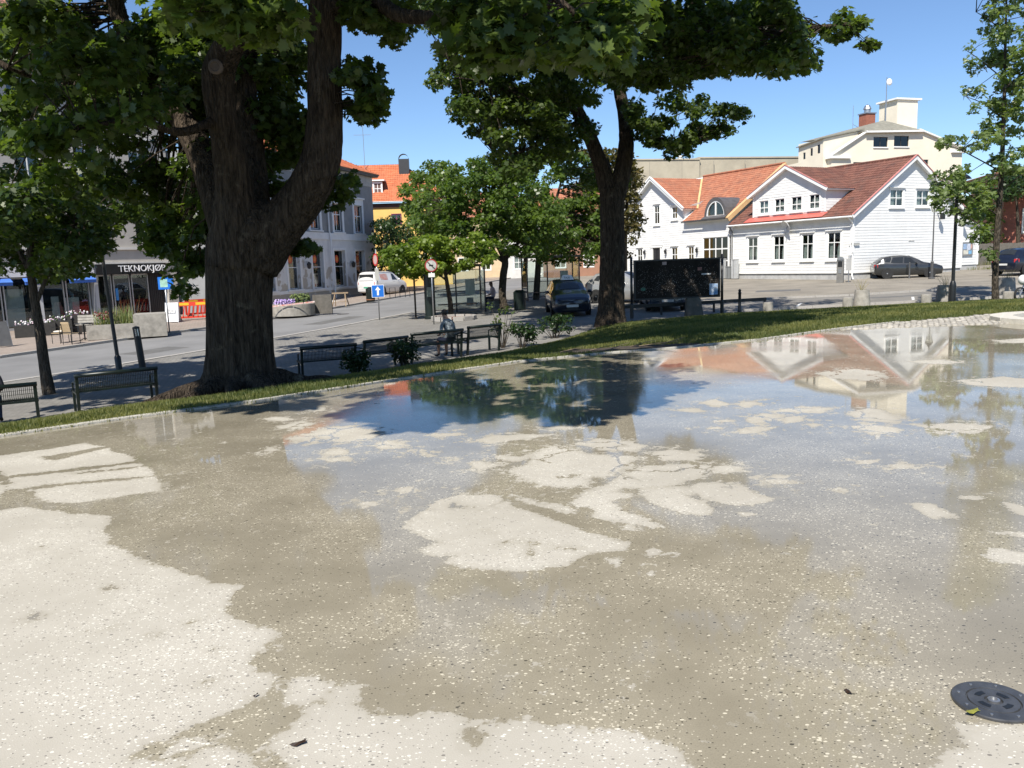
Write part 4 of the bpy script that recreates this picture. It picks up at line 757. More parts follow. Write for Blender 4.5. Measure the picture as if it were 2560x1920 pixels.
# ---------------------------------------------------------------- grey corner building on the street
CG, UG = (-15.6, 55.1), (.2496, .9684)
GB = frame_thing('grey_building', 'two storey grey rendered building with tall shop windows and orange hipped roof', CG, UG, 'building')
gp = Pl((0, 0, 0), (1, 0, 0), (0, -1, 0))
def worn_mat():
    m = pm('pale_worn_render', (.66, .665, .67), .85, .1, 1.2); t = m.node_tree; b = t.nodes['Principled BSDF']; L = t.links.new; src = b.inputs['Base Color'].links[0].from_socket
    tc = nd(t, 'ShaderNodeTexCoord'); n = nd(t, 'ShaderNodeTexNoise', i_Scale=.8, i_Detail=8, i_Roughness=.62); L(tc.outputs['Object'], n.inputs[0])
    sx = nd(t, 'ShaderNodeSeparateXYZ'); L(tc.outputs['Object'], sx.inputs[0])
    ma = nd(t, 'ShaderNodeMath', operation='MULTIPLY_ADD'); L(sx.outputs[2], ma.inputs[0]); ma.inputs[1].default_value = -.07; L(n.outputs[0], ma.inputs[2])
    mr = nd(t, 'ShaderNodeMapRange'); mr.inputs[1].default_value = .43; mr.inputs[2].default_value = .45; L(ma.outputs[0], mr.inputs[0])
    mx = nd(t, 'ShaderNodeMix', data_type='RGBA'); mx.inputs[7].default_value = (.42, .38, .33, 1); L(mr.outputs[0], mx.inputs[0]); L(src, mx.inputs[6]); L(mx.outputs[2], b.inputs['Base Color']); return m
M_worn = worn_mat(); M_grey = pm('grey_render', (.24, .245, .25), .85, .12, 1.5); M_pale = pm('pale_trim', (.74, .745, .75), .7, .08, 2)
LW = [(-1.7, .1, .3, 3.0), (1.95, 3.6, .3, 3.0), (5.5, 7.2, .25, 3.02), (9.05, 10.95, .25, 3.02), (12.85, 14.65, .25, 3.0)]; UW2 = [(-1.5, 0, 4.55, 6.6), (2.0, 3.5, 4.55, 6.6), (5.55, 7.05, 4.55, 6.6), (9.35, 10.8, 4.5, 6.6), (13.1, 14.6, 4.5, 6.65)]
m = MB(); masonry(m, gp, -5, 17, -1.2, 3.8, LW, .28); m.build('lower_wall', M_worn, GB, fix=False)
m = MB(); masonry(m, gp, -5, 17, 4.3, 8.35, UW2, .2); m.poly([(17, 0, -1), (17, 10, -1), (17, 10, 9), (17, 0, 9)]).poly([(-5, 0, -1), (-5, 10, -1), (-5, 10, 9), (-5, 0, 9)]); m.build('upper_wall', M_grey, GB, fix=False)
MB().pbox(gp, -5.05, 17.05, -.2, .1, 3.8, 4.3).build('string_course', M_pale, GB); MB().pbox(gp, -5.05, 17.05, -.2, .04, 8.35, 9.15).build('frieze', pm('stone_frieze', (.42, .41, .39), .85, .2, 2), GB)
MB().pbox(gp, -5.4, 17.4, -.2, .45, 9.15, 9.38).build('cornice', pm('dark_cornice', (.1, .1, .1), .7, .2, 2), GB); MB().pbox(gp, -5.02, 17.02, -.1, .06, -.02, .2).build('plinth_band', M_pale, GB)
M_rb = pm('reflected_blind', (.45, .16, .1), .5, .5, 5, col2=(.12, .12, .14))
for h in LW:
    window(GB, gp, *h, va=(), vz=(.55,), d=-.2, cw=0, sill=False, mat=M_pale)
    m = MB(); [m.pbox(gp, *q) for q in ((h[0]-.22, h[0], 0, .05, h[2]-.05, h[3]+.16), (h[1], h[1]+.22, 0, .05, h[2]-.05, h[3]+.16), (h[0], h[1], 0, .05, h[3], h[3]+.16))]; m.build('window_surround', M_pale, GB)
    MB().pbox(gp, h[0]-.3, h[1]+.3, .0, .14, h[2]-.17, h[2]-.05).build('sill', M_pale, GB)
    o = MB().lathe([(.001, 0), (.17, 0), (.17, .01), (.3, .01), (.3, 0)], 20, axis='Y', cap=False).build('shop_emblem', pm('orange_emblem', (.6, .09, .03), .6, .1, 4), GB); o.location = gp.pt((h[0]+h[1])/2-.1, -.2, 2.35)
    MB().lathe([(.17, .0), (.001, -.008)], 12, axis='Y', cap=False).build('emblem_disc', pm('orange_disc', (.65, .25, .04), .6, .1, 4), o)
    for k in range(3): MB().pbox(gp, h[0]+.2+k*.42, h[0]+.5+k*.42, -.7, -.6, h[2]+.1, h[2]+.5+.3*((k*7) % 3)).build('shop_display', pm('display_%d' % k, ((.45, .4, .34), (.2, .17, .15), (.4, .42, .45))[k], .7, .3, 5), GB)
for h in UW2:
    window(GB, gp, *h, va=(.5,), vz=(.6,), d=-.12, cw=0, sill=False, bar=.07, curtain=None); m = MB()
    [m.pbox(gp, *q) for q in ((h[0]-.28, h[0], 0, .06, h[2]-.1, h[3]+.5), (h[1], h[1]+.28, 0, .06, h[2]-.1, h[3]+.5), (h[0], h[1], 0, .055, h[3], h[3]+.5), (h[0]-.36, h[1]+.36, 0, .18, h[3]+.5, h[3]+.62))]; m.build('window_surround', M_pale, GB)
    MB().pbox(gp, h[0]-.3, h[1]+.3, .0, .16, h[2]-.2, h[2]-.1).build('sill', M_pale, GB)
m = MB(); m.tube([gp.pt(8.3, .12, 9.1), gp.pt(8.3, .12, 4.4), gp.pt(8.3, .2, 4), gp.pt(8.3, .2, .5), gp.pt(8.5, .2, .25), gp.pt(8.5, .22, -.7)], .06, 8).build('downpipe', M_pale, GB)
for a in (4.5, 11.9, 15.7):
    m = MB(); m.lathe([(.04, -.25), (.12, -.2), (.17, .12), (.05, .24)], 6, c=gp.pt(a, .26, 1.9)).bar(gp.pt(a, 0, 2.15), gp.pt(a, .26, 2.15), .03); m.build('wall_lantern', M_black, GB)
roof_part(GB, 'roof', T_bright, [((-5.5, -.55, 9.35), (1, 0, 0), (0, 1, .52), lambda t: t*.88, lambda t: 23-t*.88, 6.3), ((17.5, 10.6, 9.35), (0, -1, 0), (-1, 0, .52), lambda t: t*.88, lambda t: 11.15-t*.88, 6.3)], slabm=MATS['dark_cornice'])
m = MB(); m.tube([(17.1, -.1, 3.3), (17.3, -.8, 3.75)], .025, 6).lathe([(.26, 3.6), (.28, 3.75), (.3, 3.95), (.3, 4.1), (.1, 4.2)], 14, c=(17.3, -.9, 0)); m.build('bracket_lamp', pm('lamp_pale', (.5, .5, .45), .5, .1, 4), GB)

# ---------------------------------------------------------------- yellow house
YH = frame_thing('yellow_house', 'yellow house with orange tile roof, white dormer and dark chimney behind the trees', (-13.4, 80), (.9988, .0499))
yp = Pl((0, 0, 0), (1, 0, 0), (0, -1, 0)); M_yel = pm('yellow_paint', (.72, .47, .14), .8, .08, 1.5)
YW = [(-1.2, -.3, 5.6, 6.55), (2.45, 3.3, 5.6, 6.55), (6, 6.9, 5.6, 6.55), (2.4, 3.4, 1.4, 2.9), (6, 7, 1.4, 2.9)]
m = MB(); masonry(m, yp, -2, 8, -1, 7.2, YW, .12); m.poly([(8, 0, -1), (8, 10, -1), (8, 10, 7.2), (8, 0, 7.2)]); m.build('wall', M_yel, YH, fix=False)
for h in YW: window(YH, yp, *h, vz=(.6,), d=-.04, cw=.07, mat=pm('purple_frame', (.2, .05, .1), .5, .2, 3), sill=False)
MB().pbox(yp, -2.1, 8.1, -.1, .12, 7.2, 7.6).build('brown_fascia', pm('brown_board', (.09, .04, .03), .7, .2, 2), YH); MB().tube([yp.pt(-2.2, .4, 7.72), yp.pt(8.2, .4, 7.72)], .07, 8).build('gutter', M_galv, YH)
roof_part(YH, 'roof', T_bright, [((-2.5, -.45, 7.75), (1, 0, 0), (0, 1, .78), lambda t: 0, lambda t: 11-t*.8, 6.5), ((8.5, 10, 7.75), (0, -1, 0), (-1, 0, .78), lambda t: t*.8, lambda t: 10.4-t*.8, 6.4)], slabm=MATS['brown_board'])
dpy = Pl((0, .75, 0), (1, 0, 0), (0, -1, 0)); m = MB(); m.box(.72, 1.62, .76, 3.2, 8.4, 9.75); yd = m.build('dormer', pm('dormer_brown', (.12, .07, .06), .7, .2, 3), YH)
window(YH, dpy, .82, 1.52, 8.55, 9.6, vz=(.5,), cw=.12); MB().hexa([(.5, .5, 9.78), (1.85, .5, 9.78), (1.85, 3.6, 9.95), (.5, 3.6, 9.95), (.5, .5, 9.9), (1.85, .5, 9.9), (1.85, 3.6, 10.07), (.5, 3.6, 10.07)]).build('dormer_roof', M_trim, yd)
m = MB(); m.box(3.1, 4.1, 3.2, 4.2, 9.5, 12.1); chy = m.build('chimney', pm('black_chimney', (.035, .037, .04), .5, .2, 4), YH); A = MB()
A.lathe([(.5, 3.25), (.5, 4.15)], 12, axis='Y', arc=math.pi*12/11, c=(3.6, 0, 12.1), cap=False).build('chimney_hood', MATS['black_chimney'], chy)
for z, L_ in ((15.5, 1.6), (17.0, 2.3)): pass
m = MB(); m.tube([(-.3, 4, 11), (-.3, 4, 17.2)], .03, 5)
for z, L_ in ((14.6, 1.7), (17.1, 2.2)):
    m.bar((-.3-L_*.55, 4, z), (-.3+L_*.45, 4, z), .03)
    for i in range(9): m.bar((-.3-L_*.5+i*L_/9.5, 3.75, z), (-.3-L_*.5+i*L_/9.5, 4.25, z), .015)
m.build('tv_antenna', M_galv, YH)
# paler blocks further up the street, seen between the trunks
for lab, px, py, dep, wd, ht, dp_, colr, n in (('white boarded house far up the street seen between tree trunks', 1345, 690, 92, 7, 6, 7, (.6, .6, .58), 3), ('brown brick house far up the street behind the taxi', 1440, 690, 88, 6, 6.5, 7, (.32, .17, .11), 2), ('pale ochre house far up the street beside the yellow house', 1215, 690, 96, 8, 7, 7, (.55, .43, .28), 3)):
    c = D(px, py, dep); H_ = thing('street_house', lab, 'house', (c.x, c.y, gz(c.x, c.y)), R(4)); q = Pl((0, 0, 0), (1, 0, 0), (0, -1, 0)); hs = [(-wd/2+.9+i*wd/n, -wd/2+1.9+i*wd/n, z, z+1.4) for i in range(n) for z in (1.0, 3.8)]
    m = MB(); masonry(m, q, -wd/2, wd/2, -.5, ht, hs, .1); m.box(-wd/2, wd/2, .2, dp_, -.5, ht); m.build('wall', pm('far_wall_%d' % px, colr, .85, .1, 2), H_, fix=False)
    for h in hs: window(H_, q, *h, vz=(.5,), d=-.03, cw=.09, sill=False)
    roof_part(H_, 'roof', T_orange, [((-wd/2-.3, -.3, ht), (1, 0, 0), (0, 1, .8), lambda t: 0, lambda t: wd+.6, 4.8)])

# ---------------------------------------------------------------- tall shop building on the left
TB = frame_thing('shop_building', 'tall beige corner building with dark shop front and white lettering behind the maple', (-20.7, 50.4), (-.6, -.8), 'building')
tp = Pl((0, 0, 0), (1, 0, 0), (0, 1, 0)); M_tek = pm('greyish_beige_render', (.44, .41, .37), .85, .12, 1)
TH = [(.45+k*3.1, 1.75+k*3.1, z, z+1.9) for k in range(6) for z in (3.75, 6.85, 9.95)]
m = MB(); masonry(m, tp, -.6, 19, 2.4, 13, TH, .2); m.poly([(-.6, 0, -1.5), (-.6, -12, -1.5), (-.6, -12, 13), (-.6, 0, 13)]); m.build('upper_wall', M_tek, TB, fix=False)
for h in TH: window(TB, tp, *h, va=(.5,), vz=(.68,), d=-.12, cw=.08, proud=.03, sill=True)
for z in (3.1, 6.3, 9.4): MB().pbox(tp, -.7, 19, -.05, .12, z, z+.14).build('ledge', pm('ledge_pale', (.6, .58, .54), .8, .1, 2), TB)
MB().pbox(tp, -.9, 19.2, -.3, .5, 13, 13.3).build('cornice', pm('cornice_pale', (.6, .57, .5), .8, .1, 2), TB)
roof_part(TB, 'roof', tile_mat('brown_tile', (.22, .1, .07), (.3, .14, .09), (.16, .08, .06)), [((19.3, .6, 13.3), (-1, 0, 0), (0, -1, .8), lambda t: 0, lambda t: 20-t*.7, 6)])
MB().box(-.55, 18.9, -4, -.9, -1.5, 2.6).build('shop_interior', M_dark, TB)
for a0, a1 in ((-.6, .05), (4.3, 4.5), (7.35, 7.6), (10.6, 10.9), (14, 14.3)): MB().pbox(tp, a0, a1, -.9, 0, -1.6, 2.4).build('pier', M_tek if a0 < 0 else pm('pale_pier', (.5, .5, .5), .7, .1, 2), TB)
MB().pbox(tp, .25, 4.35, -.2, .12, 1.72, 2.3).build('shop_fascia', pm('black_fascia', (.015, .014, .014), .35, .2, 3), TB); MB().pbox(tp, -.6, 19, -.9, .1, 2.3, 2.4).build('fascia_ledge', pm('ledge_pale', (.6, .58, .54)), TB)
MB().pbox(tp, 4.5, 19, -.1, .1, 1.72, 2.28).build('shop_fascia', pm('white_fascia', (.66, .65, .66), .6, .08, 2), TB)
text('lettering', 'TEKNOKJØP', .52, pm('white_letters', (.85, .85, .85), .4, .02, 4), TB, (3.1, .135, 1.84), (-1, 0, 0), (0, 0, 1), .02)
M_fr = pm('alu_frame', (.5, .5, .5), .4, .1, 4, metal=.5)
for a0, a1 in ((1.05, 2.1), (2.2, 3.2), (3.3, 4.25), (4.6, 5.9), (6.0, 7.3), (7.7, 9.1), (9.2, 10.5), (11, 12.4), (12.5, 13.9)):
    o = MB(); [o.pbox(tp, *q) for q in ((a0, a0+.06, -.5, -.42, -1.1, 1.7), (a1-.06, a1, -.5, -.42, -1.1, 1.7), (a0, a1, -.5, -.42, 1.62, 1.7), (a0, a1, -.5, -.42, -1.15, -.95))]; o = o.build('shop_window', M_fr, TB); MB().pbox(tp, a0+.06, a1-.06, -.47, -.46, -.95, 1.62).build('pane', M_glass, o)
for a0, a1, z0_, z1_ in ((5.1, 5.85, -.9, .5), (6.2, 6.6, -.9, .6), (8.0, 8.9, -.9, 1.1), (3.5, 3.9, -.9, -.2), (9.6, 10.3, -.9, .8)): MB().pbox(tp, a0, a1, -.8, -.75, z0_, z1_).build('window_poster', pm('pale_poster', (.62, .66, .66), .7, .1, 3), TB)
MB().pbox(tp, 2.95, 3.1, -.44, -.42, .2, .9).build('blue_sticker', pm('blue_sticker', (.05, .25, .6), .6, .1, 3), TB)
o = MB().pbox(tp, .1, 1.0, -.5, -.44, -1.2, 1.7).build('door', pm('black_slats', (.015, .013, .014), .5, .3, 8), TB)
for i in range(7): MB().pbox(tp, .15+i*.12, .21+i*.12, -.44, -.42, -1.1, 1.6).build('slat', pm('dark_slat', (.03, .025, .025), .5, .2, 4), o)
for a0, a1 in ((4.55, 6.0), (7.6, 8.3), (8.9, 10.5)):
    m = MB(); m.hexa([tp.pt(a0, .1, 1.6), tp.pt(a1, .1, 1.6), tp.pt(a1, .35, 1.42), tp.pt(a0, .35, 1.42), tp.pt(a0, .1, 1.66), tp.pt(a1, .1, 1.66), tp.pt(a1, .4, 1.47), tp.pt(a0, .4, 1.47)]).pbox(tp, a0, a1, .32, .35, 1.3, 1.44); m.build('blue_awning', pm('blue_awning', (.06, .17, .55), .7, .15, 4), TB)
# wooded hill far off to the right
m = MB(); 
def hill(u, v): x = 90+u*420; y = 330+v*160; return (x, y, -6+34*math.exp(-((u-.45)/.3)**2)*math.exp(-((v-.4)/.45)**2)+1.5*math.sin(u*30)*math.sin(v*21))
tag(m.grid(hill, 50, 20).build('hill', pm('wooded_hill', (.05, .085, .035), .95, .5, .05, bump=1, bscale=.3), smooth=True, fix=False), kind='structure')
# ================================================================ vehicles
def car_body(st, W, n=40):
    """st: stations (x, zlow, zbelt, ztop, wscale) nose to tail"""
    X = [s[0] for s in st]
    def sec(x):
        v = [float(np.interp(x, X, [s[k] for s in st])) for k in range(1, 5)]; zl, zb, zt, ws = v; w = W/2*ws; wt = w*(.95-.2*min(max((zt-zb)/.45, 0), 1))
        return [(0, zl), (w*.86, zl), (w*.97, zl+.12), (w, (zl+zb)/2+.05), (w*.985, zb-.06), (w*.955, zb), (wt, zt-.07*min(1, (zt-zb)/.2+.2)), (wt*.82, zt-.004), (wt*.4, zt+.012), (0, zt+.016)]
    xs_ = sorted({*X, *np.linspace(X[0], X[-1], n)}); m = MB(); prev = None
    for x in xs_:
        s = sec(x); ring = [(x, y, z) for y, z in s]+[(x, -y, z) for y, z in s[-2:0:-1]]; k = len(m.v); m.v += ring; N = len(ring)
        if prev is not None: m.f += [(prev+i, prev+(i+1) % N, k+(i+1) % N, k+i) for i in range(N)]
        else: m.f.append(tuple(range(N)))
        prev = k
    m.f.append(tuple(prev+i for i in reversed(range(N)))); return m, sec
def patch(sec, pts, side, off=.012, n=4):   # pts: 4 (x, f) corners; f 0 belt .. 1 roof edge on the side
    def at(x, f):
        s = sec(x); (y0, z0), (y1, z1) = s[5], s[6]; y, z = y0+(y1-y0)*f, z0+(z1-z0)*f; return Vector((x, side*(y+off), z+off*.3))
    (a, b, c, d) = pts
    return lambda u, v: at((a[0]*(1-u)+b[0]*u)*(1-v)+(d[0]*(1-u)+c[0]*u)*v, (a[1]*(1-u)+b[1]*u)*(1-v)+(d[1]*(1-u)+c[1]*u)*v)
def paint(name, col, metal=.3): return pm('car_paint_'+name, col, .28, .06, 1, metal=metal, coat=.8)
M_cg = glass_mat('car_glass', (.18, .2, .2)); M_ci = pm('car_interior', (.02, .02, .02), .9, .2, 3)
M_red = pm('tail_lamp_red', (.45, .02, .02), .25, .1, 5); M_lamp = pm('lamp_lens', (.65, .66, .68), .12, .1, 5, metal=.4); M_plate = pm('number_plate', (.62, .62, .6), .5, .05, 5); M_rim = pm('alloy_rim', (.5, .5, .5), .3, .15, 8, metal=.8)
def car(name, label, loc, rz, st, W, mat, wheels, wr=.315, side_win=(), ws=None, rw=None, group=None, plate=None, van=False, grille=None):
    """front at -x local; root at the middle on the ground"""
    L = st[-1][0]; t = thing(name, label, 'car', loc, rz, group); m, sec = car_body(st, W)
    sh = lambda o: (setattr(o, 'location', (-L/2, 0, 0)), o)[1]
    sh(m.build('body', mat, t, smooth=38))
    for s in (-1, 1):
        for pts in side_win: sh(MB().grid(patch(sec, pts, s), 5, 3).build('side_window', pm('car_window_dark', (.025, .028, .03), .06, .2, 2), t, smooth=True, fix=False))
        for x in wheels:
            y = s*W/2*.985
            sh(MB().lathe([(wr+.05, 0), (wr+.05, s*.012), (.01, s*.012)], 22, c=(x, y, wr), axis='Y', cap=False).build('wheel_arch', M_ci, t))
            wl = MB().lathe([(wr*.62, -.02), (wr*.95, -.03), (wr, -.01), (wr, .16), (wr*.95, .19), (wr*.66, .2)], 22, c=(x, y-s*.155 if s > 0 else y+.155, wr), axis='Y', cap=False)
            wl = MB(); o0 = y+s*.02; wl.lathe([(wr*.3, o0-s*.2), (wr*.96, o0-s*.2), (wr, o0-s*.17), (wr, o0-s*.02), (wr*.95, o0), (wr*.68, o0-s*.01), (wr*.66, o0-s*.05)], 22, c=(x, 0, wr), axis='Y', cap=False); w_ = sh(wl.build('wheel', M_tyre, t, smooth=30))
            r = MB().lathe([(wr*.67, o0-s*.035), (wr*.6, o0-s*.03), (wr*.58, o0-s*.06), (.02, o0-s*.06)], 18, c=(x, 0, wr), axis='Y', cap=False)
            for i in range(5): a = i*2*math.pi/5+.3; r.bar((x, o0-s*.02, wr), (x+wr*.62*math.cos(a), o0-s*.025, wr+wr*.62*math.sin(a)), .06, .025, up=(0, 1, 0))
            r.lathe([(.06, o0-s*.01), (.01, o0-s*.005)], 10, c=(x, 0, wr), axis='Y', cap=False).build('rim', M_rim, w_)
        # mirror and handles
        if ws:
            xm_ = ws[0]+.45; q = sec(xm_)[5]; m = MB(); m.ball((xm_, s*(q[0]+.13), q[1]+.07), (.07, .11, .075), 8, 6).bar((xm_, s*(q[0]-.02), q[1]), (xm_, s*(q[0]+.08), q[1]+.05), .04); sh(m.build('wing_mirror', mat, t, smooth=True))
        for xh in ([wheels[0]+1.2, wheels[0]+2.15] if not van else [wheels[0]+1.15]):
            q = sec(xh)[4]; sh(MB().box(xh-.1, xh+.1, s*q[0]*.995-.012, s*q[0]*.995+.012, q[1]-.06, q[1]-.03).build('door_handle', mat, t))
    def across(x0, x1, name_, mt, off=.014, shrink=.9):
        def fn(u, v):
            x = x0+(x1-x0)*u; s_ = sec(x); (y, z), (yr, zr) = s_[6], s_[9]; k = 2*v-1; zz = zr-(zr-z)*abs(k)**3; return Vector((x-(off if x1 > x0 else -off)*.7, k*y*shrink, zz+off))
        return sh(MB().grid(fn, 6, 8).build(name_, mt, t, smooth=True, fix=False))
    if ws: across(ws[0], ws[1], 'windscreen', pm('car_window_dark', (.025, .028, .03), .06))
    if rw: across(rw[1], rw[0], 'rear_window', pm('car_window_dark', (.025, .028, .03), .06))
    s0 = sec(st[1][0]); s9 = sec(st[-2][0]); yw, yr = s0[3][0], s9[3][0]
    for s in (-1, 1):
        m = MB(); x0 = st[0][0]; zf = st[1][2]
        m.grid(lambda u, v: Vector((x0+.03+.42*u*u+.10*u, s*(yw*(.62+.40*u)), zf-.13+.02*u+(.13+.07*u)*v)), 6, 3); o = sh(m.build('headlight', M_lamp, t, smooth=True, fix=False))
        xe = st[-1][0]; zt_ = st[-2][2]
        m = MB(); m.grid(lambda u, v: Vector((xe+.02-.22*u*u, s*(yr*(.80+.22*u)), zt_-.22+(.2)*v)), 4, 3); sh(m.build('tail_light', M_red, t, smooth=True, fix=False))
    zf = st[1][2]; xf = st[0][0]
    for q in (grille or ((.55, zf-.16, zf-.06), (.62, .22, .38))): sh(MB().grid(lambda u, v: Vector((xf-.012+.05*(2*u-1)**2, (2*u-1)*q[0], q[1]+(q[2]-q[1])*v)), 8, 1).build('grille', pm('grille_black', (.012, .012, .012), .4, .3, 20), t, fix=False))
    p = sh(MB().box(xf-.03, xf-.018, -.26, .26, .41, .52).build('number_plate', M_plate, t)); p2 = sh(MB().box(st[-1][0]+.005, st[-1][0]+.02, -.26, .26, .62 if not van else .55, .73 if not van else .66).build('number_plate', plate or M_plate, t))
    return t, sec, sh
HATCH = [(0, .33, .60, .66, .74), (.1, .22, .68, .75, .88), (.4, .19, .78, .86, .97), (.95, .18, .87, .97, 1), (1.22, .18, .89, 1.02, 1), (1.6, .18, .9, 1.25, 1), (2.0, .18, .92, 1.42, 1), (2.5, .18, .93, 1.48, 1), (3.1, .18, .95, 1.46, 1), (3.62, .2, .98, 1.38, .99), (3.9, .22, .98, 1.18, .96), (4.1, .26, .93, .99, .93), (4.2, .36, .8, .84, .85)]
HWIN = [[(1.62, .12), (2.42, .1), (2.38, .9), (2.0, .85)], [(2.5, .1), (3.22, .14), (3.1, .88), (2.46, .9)], [(3.28, .2), (3.6, .3), (3.45, .8), (3.18, .86)]]
def onroad(p, dz=0): return Vector((p.x, p.y, gz(p.x, p.y)+dz))
def facing(dx, dy): return math.atan2(dy, dx)+math.pi     # nose (-x local) towards (dx,dy)
golf, sec, sh = car('grey_hatchback', 'dark grey hatchback parked in front of the white gable', onroad(S(2264, 694), .004), facing(.975, -.22), HATCH, 1.78, paint('grey', (.04, .042, .043), .45), (.84, 3.42), side_win=HWIN, ws=(1.24, 2.0), rw=(3.62, 4.05))
PRI = [(0, .33, .66, .72, .74), (.1, .2, .74, .82, .88), (.4, .18, .84, .95, .97), (.9, .18, .92, 1.07, 1), (1.15, .18, .95, 1.14, 1), (1.7, .18, .97, 1.43, 1), (2.2, .18, .98, 1.56, 1), (2.8, .18, 1.0, 1.58, 1), (3.6, .18, 1.02, 1.54, 1), (4.2, .2, 1.04, 1.4, .98), (4.5, .24, 1.0, 1.08, .95), (4.62, .36, .84, .9, .88)]
PWIN = [[(1.55, .1), (2.5, .1), (2.46, .9), (2.1, .85)], [(2.58, .1), (3.5, .12), (3.4, .88), (2.54, .9)], [(3.58, .15), (4.1, .25), (3.9, .78), (3.48, .86)]]
tp_ = S(1425, 790); taxi, sec, sh = car('taxi', 'dark blue taxi with white roof sign facing the plaza, beside the maple trunk', onroad(Vector((tp_.x, tp_.y+1.6, 0)), .0), facing(.03, -1), PRI, 1.78, paint('navy', (.012, .016, .03), .3), (.9, 3.68), side_win=PWIN, ws=(1.16, 2.15), rw=(4.2, 4.48), grille=((.5, .27, .5), (.3, .56, .6)))
ts = sh(MB().hexa([(1.95, -.3, 1.56), (2.15, -.3, 1.56), (2.15, .3, 1.56), (1.95, .3, 1.56), (2.0, -.2, 1.78), (2.1, -.2, 1.78), (2.1, .2, 1.78), (2.0, .2, 1.78)]).build('roof_sign', pm('taxi_sign_white', (.8, .8, .78), .4, .03, 5), taxi))
text('sign_lettering', 'TAXI', .13, M_black, ts, (1.966, .17, 1.62), (0, -1, 0), (.2, 0, 1), .004)
for s in (-1, 1): sh(MB().ball((.16, s*.64, .7), .055).build('driving_lamp', pm('bright_lamp', (.9, .9, .9), .1, .02, 4), taxi))
SED = [(0, .3, .6, .67, .8), (.08, .2, .68, .75, .9), (.4, .18, .77, .84, .97), (1.3, .18, .86, .96, 1), (1.6, .18, .88, 1.02, 1), (2.3, .18, .9, 1.36, 1), (2.9, .18, .92, 1.42, 1), (3.5, .18, .93, 1.36, 1), (4.0, .19, .94, 1.08, .99), (4.4, .22, .92, 1.0, .95), (4.52, .34, .84, .9, .9)]
bp2 = S(1672, 780); bm2, sec, sh = car('blue_saloon', 'dark blue saloon with twin oval grille parked behind the notice hoarding', onroad(Vector((bp2.x+.1, bp2.y+2.3, 0))), facing(-.06, -1), SED, 1.75, paint('steel_blue', (.04, .055, .08), .4), (.78, 3.5), side_win=[[(1.95, .1), (2.85, .1), (2.8, .9), (2.4, .8)], [(2.93, .1), (3.7, .15), (3.45, .85), (2.88, .9)]], ws=(1.62, 2.3), rw=(3.5, 3.98), grille=((.62, .22, .36),))
for s in (-1, 1):
    o = sh(MB().lathe([(.001, -.03), (.09, -.03), (.11, -.03), (.115, -.04), (.125, -.02)], 18, axis='X', c=(0, 0, 0), cap=False).build('kidney_grille', M_galv, bm2)); o.location.y = s*.14; o.location.z = .62; o.scale = (1, 1.15, .75)
sv = S(1625, 757); car('silver_suv', 'silver car standing behind the second maple trunk', onroad(Vector((sv.x-1.0, sv.y+1.5, 0))), facing(.75, -.6), [(x*1.03, a, b*1.1, c*1.12, d) for x, a, b, c, d in HATCH], 1.82, paint('silver', (.5, .5, .5), .6), (.87, 3.52), .34, side_win=[[(x*1.03, f) for x, f in w_] for w_ in HWIN], ws=(1.28, 2.06), rw=(3.75, 4.15))
sv = S(2556, 690); car('navy_estate', 'dark navy car with red tail lamp at the right edge of the square', onroad(Vector((sv.x+1.2, sv.y+1.6, 0)), .004), facing(.9, .42), [(x*1.06, a, b*1.1, c*1.12, d) for x, a, b, c, d in HATCH], 1.84, paint('navy', (.012, .016, .03)), (.9, 3.62), .34, side_win=[[(x*1.06, f) for x, f in w_] for w_ in HWIN], ws=(1.3, 2.1), rw=(3.8, 4.2))
sv = S(520, 775); car('black_hatchback', 'black car parked in the lane behind the red plastic barriers', onroad(Vector((sv.x-1, sv.y+4, 0)), FP), facing(.9, .4), HATCH, 1.78, paint('black', (.012, .012, .013)), (.84, 3.42), side_win=HWIN, ws=(1.24, 2.0), rw=(3.62, 4.05))
VAN = [(0, .34, .7, .78, .78), (.1, .22, .8, .9, .9), (.45, .2, .95, 1.05, .98), (.95, .2, 1.05, 1.18, 1), (1.35, .2, 1.08, 1.5, 1), (1.8, .2, 1.1, 1.74, 1), (2.3, .2, 1.12, 1.8, 1), (4.15, .2, 1.12, 1.8, 1), (4.3, .22, 1.1, 1.74, .99), (4.38, .3, 1.05, 1.5, .98), (4.42, .4, 1.0, 1.2, .96)]
vp = S(963, 737, FP); van, sec, sh = car('white_van', 'white delivery van with roof rails parked outside the grey building', onroad(Vector((vp.x-.3, vp.y+1.2, 0)), FP), facing(.45, .9), VAN, 1.84, paint('white', (.68, .68, .68), .05), (.85, 3.5), .32, side_win=[[(1.45, .06), (2.2, .04), (2.15, .9), (1.85, .8)]], ws=(.98, 1.78), van=True, plate=pm('green_plate', (.03, .3, .17), .5, .1, 4))
van['category'] = 'van'
sh(MB().grid(lambda u, v: Vector((4.405+.018-.05*v, (2*u-1)*(.68-.04*v), 1.12+.5*v)), 6, 3).build('rear_window', pm('car_window_dark', (.025, .028, .03), .06), van, fix=False))
sh(MB().box(4.3, 4.46, -.8, .8, .32, .55).build('bumper', pm('van_bumper', (.5, .5, .5), .5, .1, 3), van))
for s in (-1, 1):
    m = MB(); y = s*.7; m.tube([(1.9, y, 1.8), (2.0, y, 1.88), (4.0, y, 1.88), (4.1, y, 1.8)], .02, 6); sh(m.build('roof_rail', M_black, van))
    sh(MB().grid(patch(sec, [(2.75, .05), (3.7, .05), (3.7, .8), (2.75, .8)], s, .008), 4, 2).build('red_panel', pm('orange_red_print', (.55, .1, .05), .4, .5, 2.2, col2=(.5, .48, .46)), van, fix=False))
